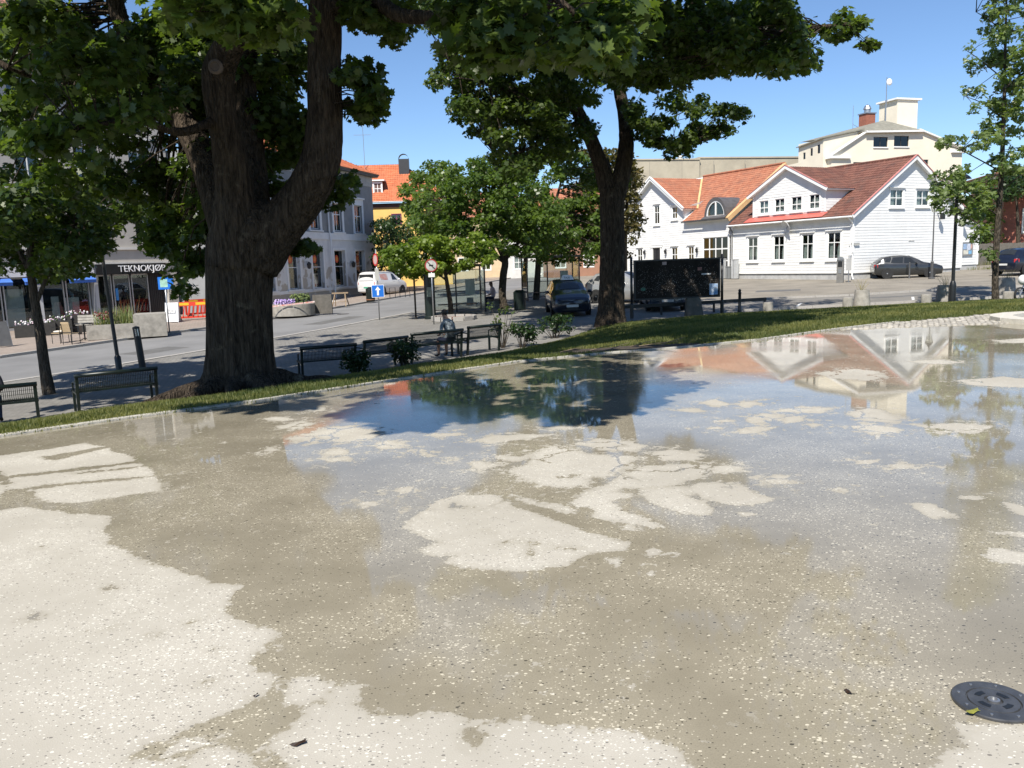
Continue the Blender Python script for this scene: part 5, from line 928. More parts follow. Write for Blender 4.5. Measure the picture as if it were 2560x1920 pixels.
# motorcycle at the right edge
mp2 = S(2580, 755); MC = thing('motorcycle', 'motorcycle with white fairing standing at the right edge beyond the lawn', 'motorcycle', onroad(mp2, .0), R(200))
for x in (-.68, .68):
    w_ = MB(); [w_.lathe([(.27, -.05), (.31, -.03), (.31, .03), (.27, .05)], 20, axis='Y', c=(x, 0, .31), cap=False)]; w_ = w_.build('wheel', M_tyre, MC, smooth=30); r = MB()
    for i in range(6): a = i*math.pi/3; r.bar((x, 0, .31), (x+.27*math.cos(a), 0, .31+.27*math.sin(a)), .025, .02, up=(0, 1, 0))
    r.build('rim', M_galv, w_)
MB().tube([(.68, .0, .31), (.45, 0, .8), (.38, 0, 1.02)], .03, 8).build('fork', M_galv, MC); MB().tube([(.36, -.36, 1.03), (.4, 0, 1.02), (.36, .36, 1.03)], .018, 6).build('handlebar', M_black, MC)
MB().ball((.12, 0, .83), (.3, .16, .14)).build('fuel_tank', pm('white_fairing', (.7, .7, .7), .3, .05, 4), MC, smooth=True); MB().ball((-.35, 0, .8), (.36, .14, .07)).build('seat', M_black, MC, smooth=True); MB().ball((.05, 0, .46), (.28, .18, .2)).build('engine', M_galv, MC, smooth=True)
MB().ball((.58, 0, .9), (.16, .18, .2)).build('front_fairing', MATS['white_fairing'], MC, smooth=True); MB().tube([(.2, .14, .3), (-.4, .18, .32), (-.75, .2, .42)], [.03, .045, .05], 8).build('exhaust', M_galv, MC, smooth=True); MB().tube([(-.05, .02, .5), (-.68, .06, .31)], .03, 6).build('swing_arm', M_black, MC)
MB().tube([(0, .1, .35), (.02, .3, .0)], .015, 6).build('side_stand', M_black, MC)

# ================================================================ street furniture
def bench(a, b, label, t=None):
    a, b = Vector(a), Vector(b); mid = (a+b)/2; L = (b-a).length; rz = math.atan2(b.y-a.y, b.x-a.x)
    T = thing('park_bench', label, 'bench', (mid.x, mid.y, gz(mid.x, mid.y)), rz, 'dark green wire benches below the lawn')
    h = L/2                         # back towards the lawn (-y), seat on the street side (+y)
    for s in (-1, 1):
        x = s*(h-.04); MB().bar((x, -.06, 0), (x, -.16, .82), .06, .05).build('leg', M_green, T); MB().bar((x, .38, 0), (x, .38, .44), .055, .05).build('leg', M_green, T); MB().bar((x, -.1, .42), (x, .42, .45), .05, .045).build('seat_bracket', M_green, T)
        MB().tube([(x, -.13, .64), (x, .2, .66), (x, .4, .62), (x, .4, .44)], .02, 6).build('armrest', M_green, T)
    MB().tube([(-h, -.17, .82), (h, -.17, .82)], .045, 8).build('top_rail', M_green, T, smooth=True)
    MB().bar((-h, -.1, .47), (h, -.1, .47), .04).build('lower_rail', M_green, T); MB().bar((-h, .43, .45), (h, .43, .45), .04).build('front_rail', M_green, T)
    wb, ws_ = MB(), MB(); n = int(L/.035)
    for i in range(1, n): x = -h+L*i/n; wb.bar((x, -.105, .48), (x, -.165, .8), .011); ws_.bar((x, -.09, .47), (x, .42, .455), .011)
    for k in range(3): wb.bar((-h, -.12-.015*k, .55+.08*k), (h, -.12-.015*k, .55+.08*k), .007); ws_.bar((-h, .03+.12*k, .465), (h, .03+.12*k, .465), .007)
    wb.build('back_mesh', M_green, T, fix=False)['kind'] = 'stuff'; ws_.build('seat_mesh', M_green, T, fix=False)['kind'] = 'stuff'; return T
BN = [bench((-11.2, 15.75), (-9.72, 16.65), 'dark green wire bench at the left edge where a person in jeans sits'), bench((-9.32, 17.3), (-7.99, 18.3), 'dark green wire bench just left of the big maple trunk'),
      bench((-5.37, 20.7), (-4.05, 21.3), 'first dark green wire bench to the right of the big maple trunk'), bench((-3.97, 21.5), (-2.95, 22.65), 'second dark green wire bench right of the big maple, between shrubs'),
      bench((-2.87, 22.9), (-1.48, 24.05), 'dark green wire bench where the person in the patterned shirt sits'), bench((-1.36, 24.25), (-.38, 25.1), 'last dark green wire bench of the row, beside the thin shrub')]
def lathe_thing(name, label, cat, p, parts, group=None, rz=0, tilt=None):
    t = thing(name, label, cat, p, rz, group, tilt)
    for nm, prof, n, mt in parts: MB().lathe(prof, n).build(nm, mt, t, smooth=35)
    return t
# lamp posts
p = onroad(S(300, 935)); lp = lathe_thing('street_lamp', 'slim dark street lamp post beside the bench left of the big maple', 'lamp post', p, [('base', [(.09, 0), (.09, .5), (.06, .55)], 12, M_black), ('pole', [(.055, .55), (.045, 4.6)], 10, pm('dark_post', (.03, .028, .026), .5, .2, 4))], tilt=(0, R(-2.6)))
MB().lathe([(.05, 4.6), (.1, 4.7), (.2, 5.0), (.26, 5.1), (.06, 5.3)], 12).build('lantern_head', M_black, lp)
p = onroad(S(2380, 761)); lp = lathe_thing('street_lamp', 'tall dark lamp post with flat conical hood at the lawn edge', 'lamp post', p, [('base', [(.13, 0), (.13, .75), (.115, .85), (.075, .95)], 12, M_black), ('pole', [(.07, .95), (.055, 4.9)], 10, M_black)])
MB().lathe([(.5, 4.95), (.42, 5.05), (.12, 5.25), (.03, 5.35)], 20).build('hood', pm('hood_dark', (.03, .035, .045), .4, .2, 3), lp, smooth=30); MB().lathe([(.05, 4.85), (.16, 4.9), (.18, 4.97)], 12).build('lamp_glass', M_lamp, lp)
p = onroad(S(2329, 697)); lp = lathe_thing('street_lamp', 'slender lantern lamp post in front of the parked grey hatchback', 'lamp post', p, [('base', [(.2, 0), (.2, .06), (.09, .12), (.08, 1.0), (.11, 1.03), (.06, 1.1)], 12, pm('grey_post', (.07, .07, .07), .5, .2, 4)), ('pole', [(.045, 1.1), (.035, 4.1)], 8, MATS['grey_post'])])
MB().lathe([(.05, 4.1), (.14, 4.16), (.24, 4.62)], 6, cap=False).build('lantern_glass', glass_mat('lantern_glass', (.8, .8, .75)), lp); m = MB(); [m.bar((.14*math.cos(a), .14*math.sin(a), 4.16), (.24*math.cos(a), .24*math.sin(a), 4.62), .018) for a in [k*math.pi/3 for k in range(6)]]; m.lathe([(.27, 4.62), (.1, 4.85), (.03, 4.95), (.05, 5.0), (.01, 5.06)], 6).build('lantern_frame', M_black, lp)
# bollard light and other bollards
p = onroad(S(357, 921)); t = lathe_thing('bollard_light', 'black bollard light with slotted head behind the left bench', 'bollard', p, [('post', [(.1, 0), (.1, 1.0)], 16, M_black), ('cap', [(.105, 1.22), (.105, 1.27), (.02, 1.3)], 16, M_black), ('lens', [(.07, 1.0), (.07, 1.22)], 12, M_lamp)], tilt=(0, R(-4)))
for i in range(6): a = i*math.pi/3; MB().bar((.09*math.cos(a), .09*math.sin(a), 1.0), (.09*math.cos(a), .09*math.sin(a), 1.23), .025).build('head_rib', M_black, t)
for px, lab in ((2173, 'grey bollard near the parking meter, left of the three by the hatchback'), (2224, 'grey bollard in front of the hatchback rear door'), (2273, 'grey bollard in front of the hatchback front door')):
    lathe_thing('bollard', lab, 'bollard', onroad(S(px, 696)), [('post', [(.075, 0), (.075, .04), (.055, .08), (.048, .95)], 10, MATS['grey_post']), ('cap', [(.055, .95), (.055, 1.0), (.02, 1.04)], 10, MATS['grey_post'])], 'bollards in front of the grey hatchback')
lathe_thing('bollard', 'black iron bollard with knob standing right of the notice hoarding', 'bollard', onroad(S(1849, 783)), [('post', [(.09, 0), (.09, .1), (.065, .15), (.06, .8), (.08, .84)], 12, M_black), ('knob', [(.08, .84), (.05, .88), (.065, .95), (.02, 1.0)], 12, M_black)])
# round concrete planters and stubs along the lawn
for px, py, w_, h_, lab in ((2154, 768, .31, .72, 'round concrete planter with dry grass tuft, left of the three'), (2362, 756, .34, .72, 'round concrete planter just behind the tall lamp post'), (2515, 736, .36, .75, 'round concrete planter behind the young chestnut trunk')):
    p = onroad(S(px, py)); t = lathe_thing('concrete_planter', lab, 'planter', p, [('tub', [(w_*1.12, 0), (w_*1.1, .04), (w_*.9, h_-.03), (w_*.88, h_), (w_*.76, h_), (w_*.75, h_-.08)], 20, M_conc), ('soil', [(w_*.75, h_-.08), (.01, h_-.06)], 12, M_soil)], 'round concrete planters along the side street')
    for i in range(16):
        a, r = random.uniform(0, 6.28), random.uniform(0, w_*.5); L = random.uniform(.2, .6); q = Vector((r*math.cos(a), r*math.sin(a), h_-.07)); e = Vector((random.uniform(-.3, .3), random.uniform(-.3, .3), L))
        MB().tube([q, q+e*.6+Vector((0, 0, .04)), q+e], [.006, .005, .002], 4).build('grass_stem', pm('dry_grass', (.3, .26, .12), .8, .3, 9), t)
for px, py, lab in ((2119, 770, 'short concrete stub left of the first round planter'), (2315, 763, 'short concrete stub between the planters with a dark side'), (2520, 756, 'short concrete stub beside the motorcycle'), (1920, 782, 'short concrete stub by the lawn corner near the hoarding')):
    lathe_thing('concrete_stub', lab, 'bollard', onroad(S(px, py)), [('post', [(.2, 0), (.2, .4), (.185, .44), (.02, .45)], 16, M_conc)], 'concrete stubs along the lawn')
# notice hoarding
a, b = S(1574, 799), S(1804, 785); a, b = Vector((5.0, 33.6)), Vector((8.82, 34.1)); mid = (a+b)/2; L = (b-a).length
HO = thing('notice_hoarding', 'long black notice board full of staples on two posts, beside the second maple', 'notice board', (mid.x, mid.y, gz(mid.x, mid.y)), math.atan2(b.y-a.y, b.x-a.x)); h = L/2
for s in (-1, 1): MB().tube([(s*h, 0, 0), (s*h, 0, 2.5)], .055, 10).build('post', M_black, HO, smooth=True); MB().lathe([(.075, 0), (.075, .55), (.06, .6)], 10, c=(s*h, 0, 0)).build('post_sleeve', M_black, HO)
for s in (-1, 1):
    for z in (.95, 2.2): MB().bar((s*h, 0, z), (s*(h-.14), 0, z), .03).build('bracket', M_black, HO)
M_hb = pm('hoarding_black', (.024, .02, .017), .8, .6, 2.2, detail=8, spec=.15)
MB().box(-h+.13, h-.13, -.04, .04, .78, 2.32).build('panel', M_hb, HO); m = MB()
for q in ((-h+.1, h-.1, .74, .8), (-h+.1, h-.1, 2.3, 2.36), (-h+.1, -h+.16, .8, 2.3), (h-.16, h-.1, .8, 2.3)): m.box(q[0], q[1], -.06, .06, q[2], q[3])
m.build('frame', M_black, HO); m = MB()
for i in range(700):
    x, z = random.uniform(-h+.25, h-.25), .85+1.35*abs(random.betavariate(1.6, 2.0)); s = random.uniform(.008, .03); an = random.uniform(0, 3.14); m.bar((x, -.045, z), (x+s*math.cos(an), -.045, z+s*math.sin(an)), .009, .006)
m.build('staples', pm('staple_paper', (.42, .41, .38), .5, .7, 30), HO, fix=False)['kind'] = 'stuff'
MB().box(h-.56, h-.2, -.046, -.041, .85, 1.3).build('poster', pm('blue_white_poster', (.1, .25, .5), .5, .2, 6, col2=(.6, .62, .62)), HO); MB().box(h-.9, h-.5, -.045, -.041, 1.68, 1.73).build('paper_scrap', M_plate, HO)
for x, z, c in ((-.55, 2.22, (.4, .3, .28)), (.95, 1.95, (.25, .12, .1)), (-1.45, 1.2, (.05, .15, .1))): MB().box(x-.09, x+.09, -.045, -.041, z-.09, z+.04).build('paper_scrap', pm('scrap_%d' % int(x*100), c, .7, .5, 8), HO)
p = onroad(S(1735, 789)); m = MB(); m.hexa([(-.36, -.2, 0), (.36, -.2, 0), (.36, .2, 0), (-.36, .2, 0), (-.32, -.16, .72), (.22, -.16, .75), (.3, .16, .75), (-.32, .16, .72)]); o = m.build('concrete_block', pm('dark_concrete', (.12, .11, .095), .9, .3, 4, bump=.5)); o.location = p; tag(o, 'dark concrete block under the right end of the notice hoarding', 'block')
# low rail behind the hoarding
a, b = onroad(Vector((4.2, 34.9, 0))), onroad(Vector((11.0, 35.2, 0))); o = MB().bar(a+Vector((0, 0, .42)), b+Vector((0, 0, .45)), .06, .14).build('low_rail', M_black); 
for k in range(4):
    q = a.lerp(b, k/3+(.01 if k == 0 else -.01 if k == 3 else 0)); MB().bar(q, q+Vector((0, 0, .38)), .08).build('post', M_black, o)
tag(o, 'low dark rail running along the side street behind the hoarding', 'rail')
# parking meter, sign post, cabinets
p = onroad(S(2100, 707), .004); t = thing('parking_meter', 'grey parking ticket machine with rounded top by the house corner', 'parking meter', p, R(-30)); MB().box(-.2, .2, -.17, .17, 0, 1.45).build('cabinet', pm('meter_grey', (.16, .155, .145), .5, .2, 4), t); m = MB(); m.lathe([(.2, -.17), (.2, .17)], 16, axis='Y', c=(0, 0, 1.45)).build('rounded_top', M_galv, t, smooth=30); MB().box(-.13, .13, -.18, -.171, 1.0, 1.35).build('display', M_black, t); MB().box(-.1, .1, -.182, -.171, .6, .85).build('slot_plate', M_galv, t)
p = onroad(S(2121, 706), .004); t = thing('sign_post', 'thin post with small parking notice beside the ticket machine', 'sign', p, R(-20)); MB().tube([(0, 0, 0), (0, 0, 2.3)], .03, 8).build('pole', M_galv, t); MB().box(-.16, .16, -.04, -.02, .75, 1.5).build('notice', pm('grey_notice', (.35, .35, .34), .6, .15, 5), t); MB().box(-.15, .15, -.04, -.02, 1.7, 2.2).build('notice', M_plate, t)
for px, w_, h_, lab, c in ((12.0, .5, 1.55, 'tall grey electrical cabinet left of the drain pipe between the houses', (.42, .43, .43)), (11.25, .48, .95, 'low dark grey cabinet between the two tall cabinets', (.2, .21, .21)), (10.6, .5, 1.5, 'tall grey electrical cabinet right of the drain pipe', (.42, .43, .43))):
    p = onroad(Vector((CA[0]-.459*px-.889*.45, CA[1]+.889*px-.459*.45, 0)), .004); t = thing('electrical_cabinet', lab, 'cabinet', p, math.atan2(-.889, .46), 'electrical cabinets between the houses'); mt = pm('cabinet_%s' % c[0], c, .6, .1, 4)
    MB().box(-w_/2, w_/2, -.15, .15, .05, h_).build('casing', mt, t); MB().box(-w_/2-.02, w_/2+.02, -.18, .18, h_, h_+.05).build('lid', mt, t); MB().box(-w_/2+.03, w_/2-.03, -.12, .12, 0, .05).build('plinth', M_conc, t); MB().box(-.01, .01, -.156, -.15, .1, h_-.05).build('door_seam', M_black, t)
for (mx_, my_), lab in (((23.9, 43.4), 'round iron manhole cover in the square near the tall lamp'), ((-9.2, 45.5), 'round iron manhole cover in the street near the arrow sign')):
    o = MB().lathe([(.34, .0), (.34, .012), (.3, .012), (.3, .009), (.001, .009)], 24, cap=False).build('manhole_cover', pm('cast_iron', (.06, .055, .05), .7, .3, 12)); o.location = (mx_, my_, gz(mx_, my_)+.005); tag(o, lab, 'manhole')
# traffic signs
def pole(t, h, r=.03, mt=None): MB().tube([(0, 0, 0), (0, 0, h)], r, 8).build('pole', mt or M_galv, t, smooth=True)
p = onroad(S(949, 800)); t = thing('one_way_sign', 'blue square sign with white arrow on a thin pole at the kerb', 'sign', p, R(4)); pole(t, 3.4); MB().box(-.3, .3, -.05, -.035, 1.1, 1.7).build('sign_plate', pm('sign_white', (.8, .8, .8), .4, .02, 4), t); MB().box(-.28, .28, -.056, -.05, 1.12, 1.68).build('blue_face', pm('sign_blue', (.01, .13, .5), .4, .05, 4), t)
m = MB(); m.ext([(-.045, -.059, 1.2), (.045, -.059, 1.2), (.045, -.059, 1.45), (.13, -.059, 1.45), (0, -.059, 1.62), (-.13, -.059, 1.45), (-.045, -.059, 1.45)], (0, .002, 0)); m.build('white_arrow', MATS['sign_white'], t)
MB().box(-.09, .09, -.045, -.035, 1.9, 2.5).build('grey_plate', pm('sign_grey', (.38, .38, .36)), t)
o = MB().lathe([(.001, -.05), (.3, -.05), (.3, -.04), (.001, -.04)], 24, axis='Y', cap=False).build('round_sign', pm('sign_red', (.5, .03, .03), .4, .05, 4), t); o.location = (0, 0, 2.9); o.rotation_euler.z = R(-62)
MB().lathe([(.001, -.055), (.22, -.055), (.22, -.05)], 24, axis='Y', cap=False).build('sign_face', pm('sign_pinkish', (.5, .35, .32), .5, .1, 4), o)
p = onroad(S(1085, 811)); t = thing('prohibition_sign', 'round red-rimmed sign with diagonal bar on a pole at the tree bed', 'sign', p, R(2)); pole(t, 2.9)
MB().lathe([(.001, -.05), (.27, -.05), (.27, -.035), (.001, -.035)], 28, axis='Y', c=(0, 0, 2.55), cap=False).build('sign_plate', pm('sign_dull', (.4, .4, .38), .5, .3, 6), t); MB().lathe([(.27, -.056), (.228, -.056), (.228, -.05), (.275, -.05)], 28, axis='Y', c=(0, 0, 2.55), cap=False).build('red_rim', pm('rim_red', (.3, .03, .03), .5, .1, 4), t)
MB().bar((-.15, -.06, 2.7), (.15, -.06, 2.4), .035, .006, up=(0, 1, 0)).build('diagonal_bar', M_black, t); MB().box(-.09, .09, -.053, -.05, 2.52, 2.58).build('pictogram', M_black, t); MB().box(-.14, .14, -.05, -.04, 2.05, 2.22).build('sub_plate', M_plate, t)
p = onroad(S(424, 832, FP), FP); t = thing('blue_road_sign', 'blue rectangular sign on a galvanised post by the shop corner', 'sign', p, R(-6)); pole(t, 2.35); MB().box(-.3, .42, -.05, -.03, 1.95, 2.5).build('sign_plate', MATS['sign_blue'], t); MB().box(-.2, .15, -.056, -.05, 2.05, 2.4).build('sign_face', pm('sign_pale_green', (.3, .5, .4), .5, .3, 6), t)
q = D(1067, 745, 56); t = thing('pale_pole', 'slim pale pole rising in front of the yellow house', 'pole', (q.x, q.y, gz(q.x, q.y))); MB().tube([(0, 0, 0), (0, 0, 3), (0, 0, 6.6)], [.07, .06, .04], 8).build('shaft', pm('pale_pole', (.5, .48, .44), .6, .1, 4), t, smooth=True); MB().ball((0, 0, 6.65), .07).build('finial', M_galv, t)
# bus shelters
def shelter(label, p, rz, L, Dp, Hh):
    t = thing('bus_shelter', label, 'shelter', p, rz, 'glass bus shelters')
    for x, y in ((-L/2, 0), (L/2, 0), (-L/2, Dp), (0, Dp), (L/2, Dp)): MB().box(x-.035, x+.035, y-.035, y+.035, 0, Hh).build('post', M_black, t)
    MB().box(-L/2-.15, L/2+.15, -.2, Dp+.1, Hh, Hh+.12).build('roof', M_black, t)
    for z in (.15, 1.1, Hh-.15): MB().box(-L/2, L/2, Dp-.02, Dp+.02, z-.02, z+.02).build('rail', M_black, t)
    for i in range(2): MB().box(-L/2+.04+i*L/2, -.04+i*L/2, Dp-.006, Dp+.006, .18, Hh-.18).build('glass_pane', glass_mat('shelter_glass', (.8, .86, .84)), t)
    for s in (-1, 1): MB().box(s*L/2-.006, s*L/2+.006, .04, Dp-.04, .18, Hh-.18).build('glass_pane', MATS['shelter_glass'], t)
    MB().box(L/2-.8, L/2-.3, Dp-.03, Dp-.015, .9, 1.7).build('timetable', pm('timetable', (.5, .55, .52), .6, .2, 4), t); MB().box(L/2-.75, L/2-.4, Dp-.03, Dp-.015, .35, .75).build('poster', pm('grey_poster', (.4, .4, .38), .6, .4, 6), t)
    MB().box(-L/2+.3, L/2-.3, Dp-.5, Dp-.15, .42, .47).build('seat', pm('shelter_seat', (.15, .1, .07), .6, .2, 4), t); return t
q = onroad(S(1120, 787)); shelter('glass bus shelter with dark roof, nearer one behind the prohibition sign', Vector((q.x+.6, q.y+.6, q.z)), R(12), 2.6, 1.3, 2.35)
q = onroad(S(1385, 750)); shelter('glass bus shelter further up the street behind the taxi', Vector((q.x, q.y, q.z)), R(12), 3.2, 1.4, 2.5)
p = onroad(S(1077, 797)); t = lathe_thing('information_pillar', 'dark green cylindrical pillar beside the nearer bus shelter', 'pillar', p, [('base', [(.3, 0), (.3, .1), (.26, .14)], 18, M_green), ('drum', [(.255, .14), (.255, 2.0)], 18, M_green), ('cap', [(.3, 2.0), (.3, 2.08), (.1, 2.2)], 18, M_green)])
MB().box(-.1, .1, -.262, -.25, 1.05, 1.5).build('sticker', pm('faded_poster', (.2, .24, .2), .7, .4, 8), t)
p = onroad(S(1040, 798)); t = thing('thin_black_post', 'thin black post standing left of the green pillar under the young maple', 'post', p); pole(t, 2.9, .045, M_black); MB().lathe([(.08, 0), (.08, .08), (.05, .1)], 10).build('foot', M_black, t)
# raised tree bed round the young maple
tb = onroad(S(1135, 800)); t = thing('tree_bed', 'low kerbed tree bed with red gravel round the young maple', 'tree bed', tb)
for i in range(12):
    a0, a1 = i*math.pi/6+.03, (i+1)*math.pi/6-.03; rx, ry = 1.05, 1.15; MB().hexa([(k*rx*math.cos(a), k*ry*math.sin(a), z) for z in (0, .2) for k, a in ((.86, a0), (1, a0), (1, a1), (.86, a1))]).build('bed_stone', M_gran, t)
MB().lathe([(.9, .1), (.01, .12)], 12, cap=False).build('gravel', pm('red_gravel', (.26, .12, .08), .9, .4, 30), t)
# litter bins, trestle, low bars
p = onroad(S(927, 754, FP), FP); lathe_thing('litter_bin', 'round dark green litter bin beside the blue arrow sign', 'bin', p, [('drum', [(.28, 0), (.3, .05), (.3, .78)], 16, M_green), ('lid', [(.31, .78), (.3, .86), (.1, .98)], 16, M_green), ('band', [(.305, .12), (.305, .17)], 16, pm('orange_band', (.3, .12, .05), .6, .2, 4))])
p = onroad(S(1300, 775)); lathe_thing('litter_bin', 'dark litter bin beside the leaning street tree and seated woman', 'bin', p, [('drum', [(.3, 0), (.32, .9)], 14, M_green), ('lid', [(.33, .9), (.2, 1.02)], 14, M_green)])
p = onroad(S(852, 766, FP), FP); t = thing('wooden_trestle', 'wooden trestle stand on the pavement outside the grey building', 'trestle', p, R(15)); M_wd = pm('raw_timber', (.3, .22, .14), .8, .25, 8)
for s in (-1, 1):
    for x in (-1, 1): MB().bar((x*.42+s*.12, s*.22, 0), (x*.3, 0, .8), .06, .04).build('leg', M_wd, t)
MB().bar((-.5, 0, .83), (.5, 0, .83), .08, .09).build('top_beam', M_wd, t); MB().bar((-.4, -.14, .3), (.4, -.14, .3), .05, .03).build('stretcher', M_wd, t)
p = onroad(S(1000, 744, FP), FP); t = thing('bicycle_stand', 'low dark metal bicycle stand on the kerb beside the van', 'bicycle stand', p, R(35))
for i in range(3): MB().tube([(i*.8-.8, -.02, 0), (i*.8-.8, 0, .72), (i*.8-.35, 0, .72), (i*.8-.35, .02, 0)], .025, 6).build('hoop', M_black, t)
# red barriers, A-boards
def barrier(label, p, rz, tilt=0):
    t = thing('plastic_barrier', label, 'barrier', p, rz, 'red plastic road barriers', tilt=(tilt, 0)); mr = pm('red_plastic', (.6, .045, .02), .45, .1, 3); L = 2.0
    m = MB(); m.box(-L/2, L/2, -.03, .03, .78, 1.0).box(-L/2, L/2, -.03, .03, .12, .22).box(-L/2, -L/2+.1, -.03, .03, .22, .78).box(L/2-.1, L/2, -.03, .03, .22, .78).build('frame', mr, t)
    for i in range(7): x = -L/2+.26+i*.25; MB().bar((x-.05, 0, .2), (x+.05, 0, .8), .13, .04).build('slat', mr, t)
    for i in range(2): MB().box(-.75+i*.9, -.2+i*.9, -.037, -.03, .82, .96).build('reflective_strip', pm('yellow_strip', (.7, .4, .02), .4, .1, 4), t)
    for s in (-1, 1): MB().box(s*.7-.07, s*.7+.07, -.28, .28, 0, .12).build('foot', M_tyre, t)
q = onroad(S(485, 800, FP), FP); barrier('red plastic barrier leaning behind the white A-board', q, R(18), R(-6)); q = onroad(S(505, 790, FP), FP); barrier('second red plastic barrier set back nearer the tree trunk', q, R(50))
def aboard(label, p, rz, w_=.65, h_=1.05, colr=None):
    t = thing('a_board', label, 'sign', p, rz); 
    for s in (-1, 1):
        m = MB(); m.hexa([(-w_/2, s*.3-.015, .05), (w_/2, s*.3-.015, .05), (w_/2, s*.3+.015, .05), (-w_/2, s*.3+.015, .05), (-w_/2, s*.04-.015, h_), (w_/2, s*.04-.015, h_), (w_/2, s*.04+.015, h_), (-w_/2, s*.04+.015, h_)]); m.build('board', colr or MATS['sign_white'], t)
        for x in (-w_/2, w_/2): MB().bar((x, s*.31, 0), (x, s*.035, h_+.02), .03).build('frame', M_galv, t)
    return t
t = aboard('white A-board sign with small black print by the red barriers', onroad(S(434, 806, FP), FP), R(8)); MB().hexa([(-.22, -.235, .5), (.2, -.235, .5), (.2, -.233, .5), (-.22, -.233, .5), (-.22, -.175, .72), (.2, -.175, .72), (.2, -.17, .72), (-.22, -.17, .72)]).build('print', pm('sketch_print', (.1, .1, .1), .6, .9, 14, col2=(.75, .75, .75)), t)
aboard('grey A-board standing at the far left edge of the pavement', onroad(S(2, 868, FP), FP), R(55), colr=pm('slate_board', (.12, .12, .12), .6, .2, 4))
# café: chairs, table, bench seat, planter wall, flower boxes
M_rat = pm('tan_wicker', (.36, .27, .16), .8, .3, 60, bump=.5); M_cush = pm('sheepskin', (.62, .57, .48), .95, .15, 20, bump=.6)
def chair(label, p, rz, fleece=False):
    t = thing('cafe_chair', label, 'chair', p, rz, 'wicker café chairs'); 
    for x in (-.22, .22): MB().tube([(x, -.2, 0), (x, -.2, .66), (x, .22, .66)], .014, 6).build('leg', M_black, t); MB().tube([(x, .24, 0), (x, .22, .45), (x*.95, .29, .85)], .014, 6).build('leg', M_black, t)
    MB().box(-.22, .22, -.22, .22, .42, .45).build('seat', M_rat, t)
    MB().grid(lambda u, v: Vector(((u-.5)*.46, .22+.07*v-.05*math.cos((u-.5)*3), .48+.38*v)), 8, 4).build('backrest', M_rat, t, smooth=True, fix=False); MB().box(-.215, .215, .2, .21, .46, .5).build('back_rail', M_black, t)
    if fleece: MB().ball((0, 0, .49), (.25, .24, .05)).build('fleece', M_cush, t, smooth=True)
chair('wicker café chair furthest left, with pale fleece on the seat', onroad(S(152, 858, FP), FP), R(-20), True); chair('wicker café chair in the middle, back turned to the road', onroad(S(181, 860, FP), FP), R(165)); chair('wicker café chair behind the round table with blanket', onroad(S(243, 846, FP), FP), R(-70), True)
p = onroad(S(213, 851, FP), FP); t = lathe_thing('cafe_table', 'small round dark café table between the wicker chairs', 'table', p, [('top', [(.36, .7), (.37, .72), (.36, .74)], 20, M_black), ('column', [(.03, .02), (.03, .7)], 8, M_black)])
for i in range(3): a = i*2.09; MB().tube([(0, 0, .1), (.28*math.cos(a), .28*math.sin(a), .0)], .018, 6).build('foot', M_black, t)
p = onroad(S(240, 833, FP), FP); t = thing('cafe_bench', 'pale wooden bench against the concrete planter wall', 'bench', p, R(12)); 
for i in range(3): MB().box(-.8, .8, -.2+i*.14, -.08+i*.14, .42, .45).build('slat', pm('grey_wood', (.36, .34, .3), .8, .2, 6), t)
for i in range(3): MB().box(-.8, .8, .22+.03*i, .25+.03*i, .5+.13*i, .61+.13*i).build('back_slat', MATS['grey_wood'], t)
for x in (-.7, .7): MB().box(x-.03, x+.03, -.2, .24, 0, .42).build('leg', M_black, t)
p = onroad(S(262, 828, FP), FP); o = MB().grid(lambda u, v: Vector(((u-.5)*.5, (v-.5)*.55, .1*math.sin(u*5+v*3)+.25*(1-v))), 8, 8).build('blanket', M_cush, smooth=True, fix=False); o.location = p+Vector((0, 0, .6)); tag(o, 'cream blanket thrown over the wooden café bench', 'blanket')
p = onroad(S(300, 846, FP), FP); t = thing('concrete_planter_wall', 'stepped concrete planter wall with tall grasses at the kerb', 'planter', p, R(22)); 
MB().box(-1.25, .6, -.1, .05, 0, .62).build('front_wall', M_conc, t); MB().box(-1.25, -1.1, .05, 1.5, 0, .62).build('side_wall', M_conc, t); MB().box(.6, 1.9, -.1, 1.6, 0, .98).build('tall_block', M_conc, t); MB().box(-1.1, .6, 1.4, 1.55, 0, .62).build('back_wall', M_conc, t); MB().box(-1.1, .6, .05, 1.4, .4, .52).build('soil', M_soil, t)
def blades(n, cx, cy, sx, sy, z, h0, h1, seed, w=.012, spread=.3):
    rg = np.random.default_rng(seed); b = np.stack([cx+rg.uniform(-sx, sx, n), cy+rg.uniform(-sy, sy, n), np.full(n, z)], 1); h = rg.uniform(h0, h1, n); a = rg.uniform(0, 6.283, n); l = rg.uniform(0, spread, n)*h
    tip = b+np.stack([np.cos(a)*l, np.sin(a)*l, h], 1); d = np.stack([-np.sin(a), np.cos(a), np.zeros(n)], 1)*w; mid = (b+tip)/2+np.array([0, 0, .06]); V = np.stack([b-d, b+d, mid+d*.8, mid-d*.8, tip], 1).reshape(-1, 3)
    k = np.arange(n)[:, None]*5; F = np.concatenate([k+np.array([0, 1, 2]), k+np.array([0, 2, 3]), k+np.array([3, 2, 4])], 0); return V, F, np.repeat(rg.uniform(0, 1, n), 5)
V_, F_, T_ = blades(320, -.2, .7, .75, .5, .5, .4, .95, 3, .014, .5); npmesh('ornamental_grass', V_, F_, leaf_mat('pale_grass', (.12, .17, .06), (.3, .3, .14), .3, .6), t, {'tint': T_})
V_, F_, T_ = blades(26, .2, .7, .5, .4, .5, .8, 1.5, 4, .008, .6); npmesh('tall_grass', V_, F_, leaf_mat('straw_grass', (.16, .13, .06), (.28, .22, .12), .3, .6), t, {'tint': T_})
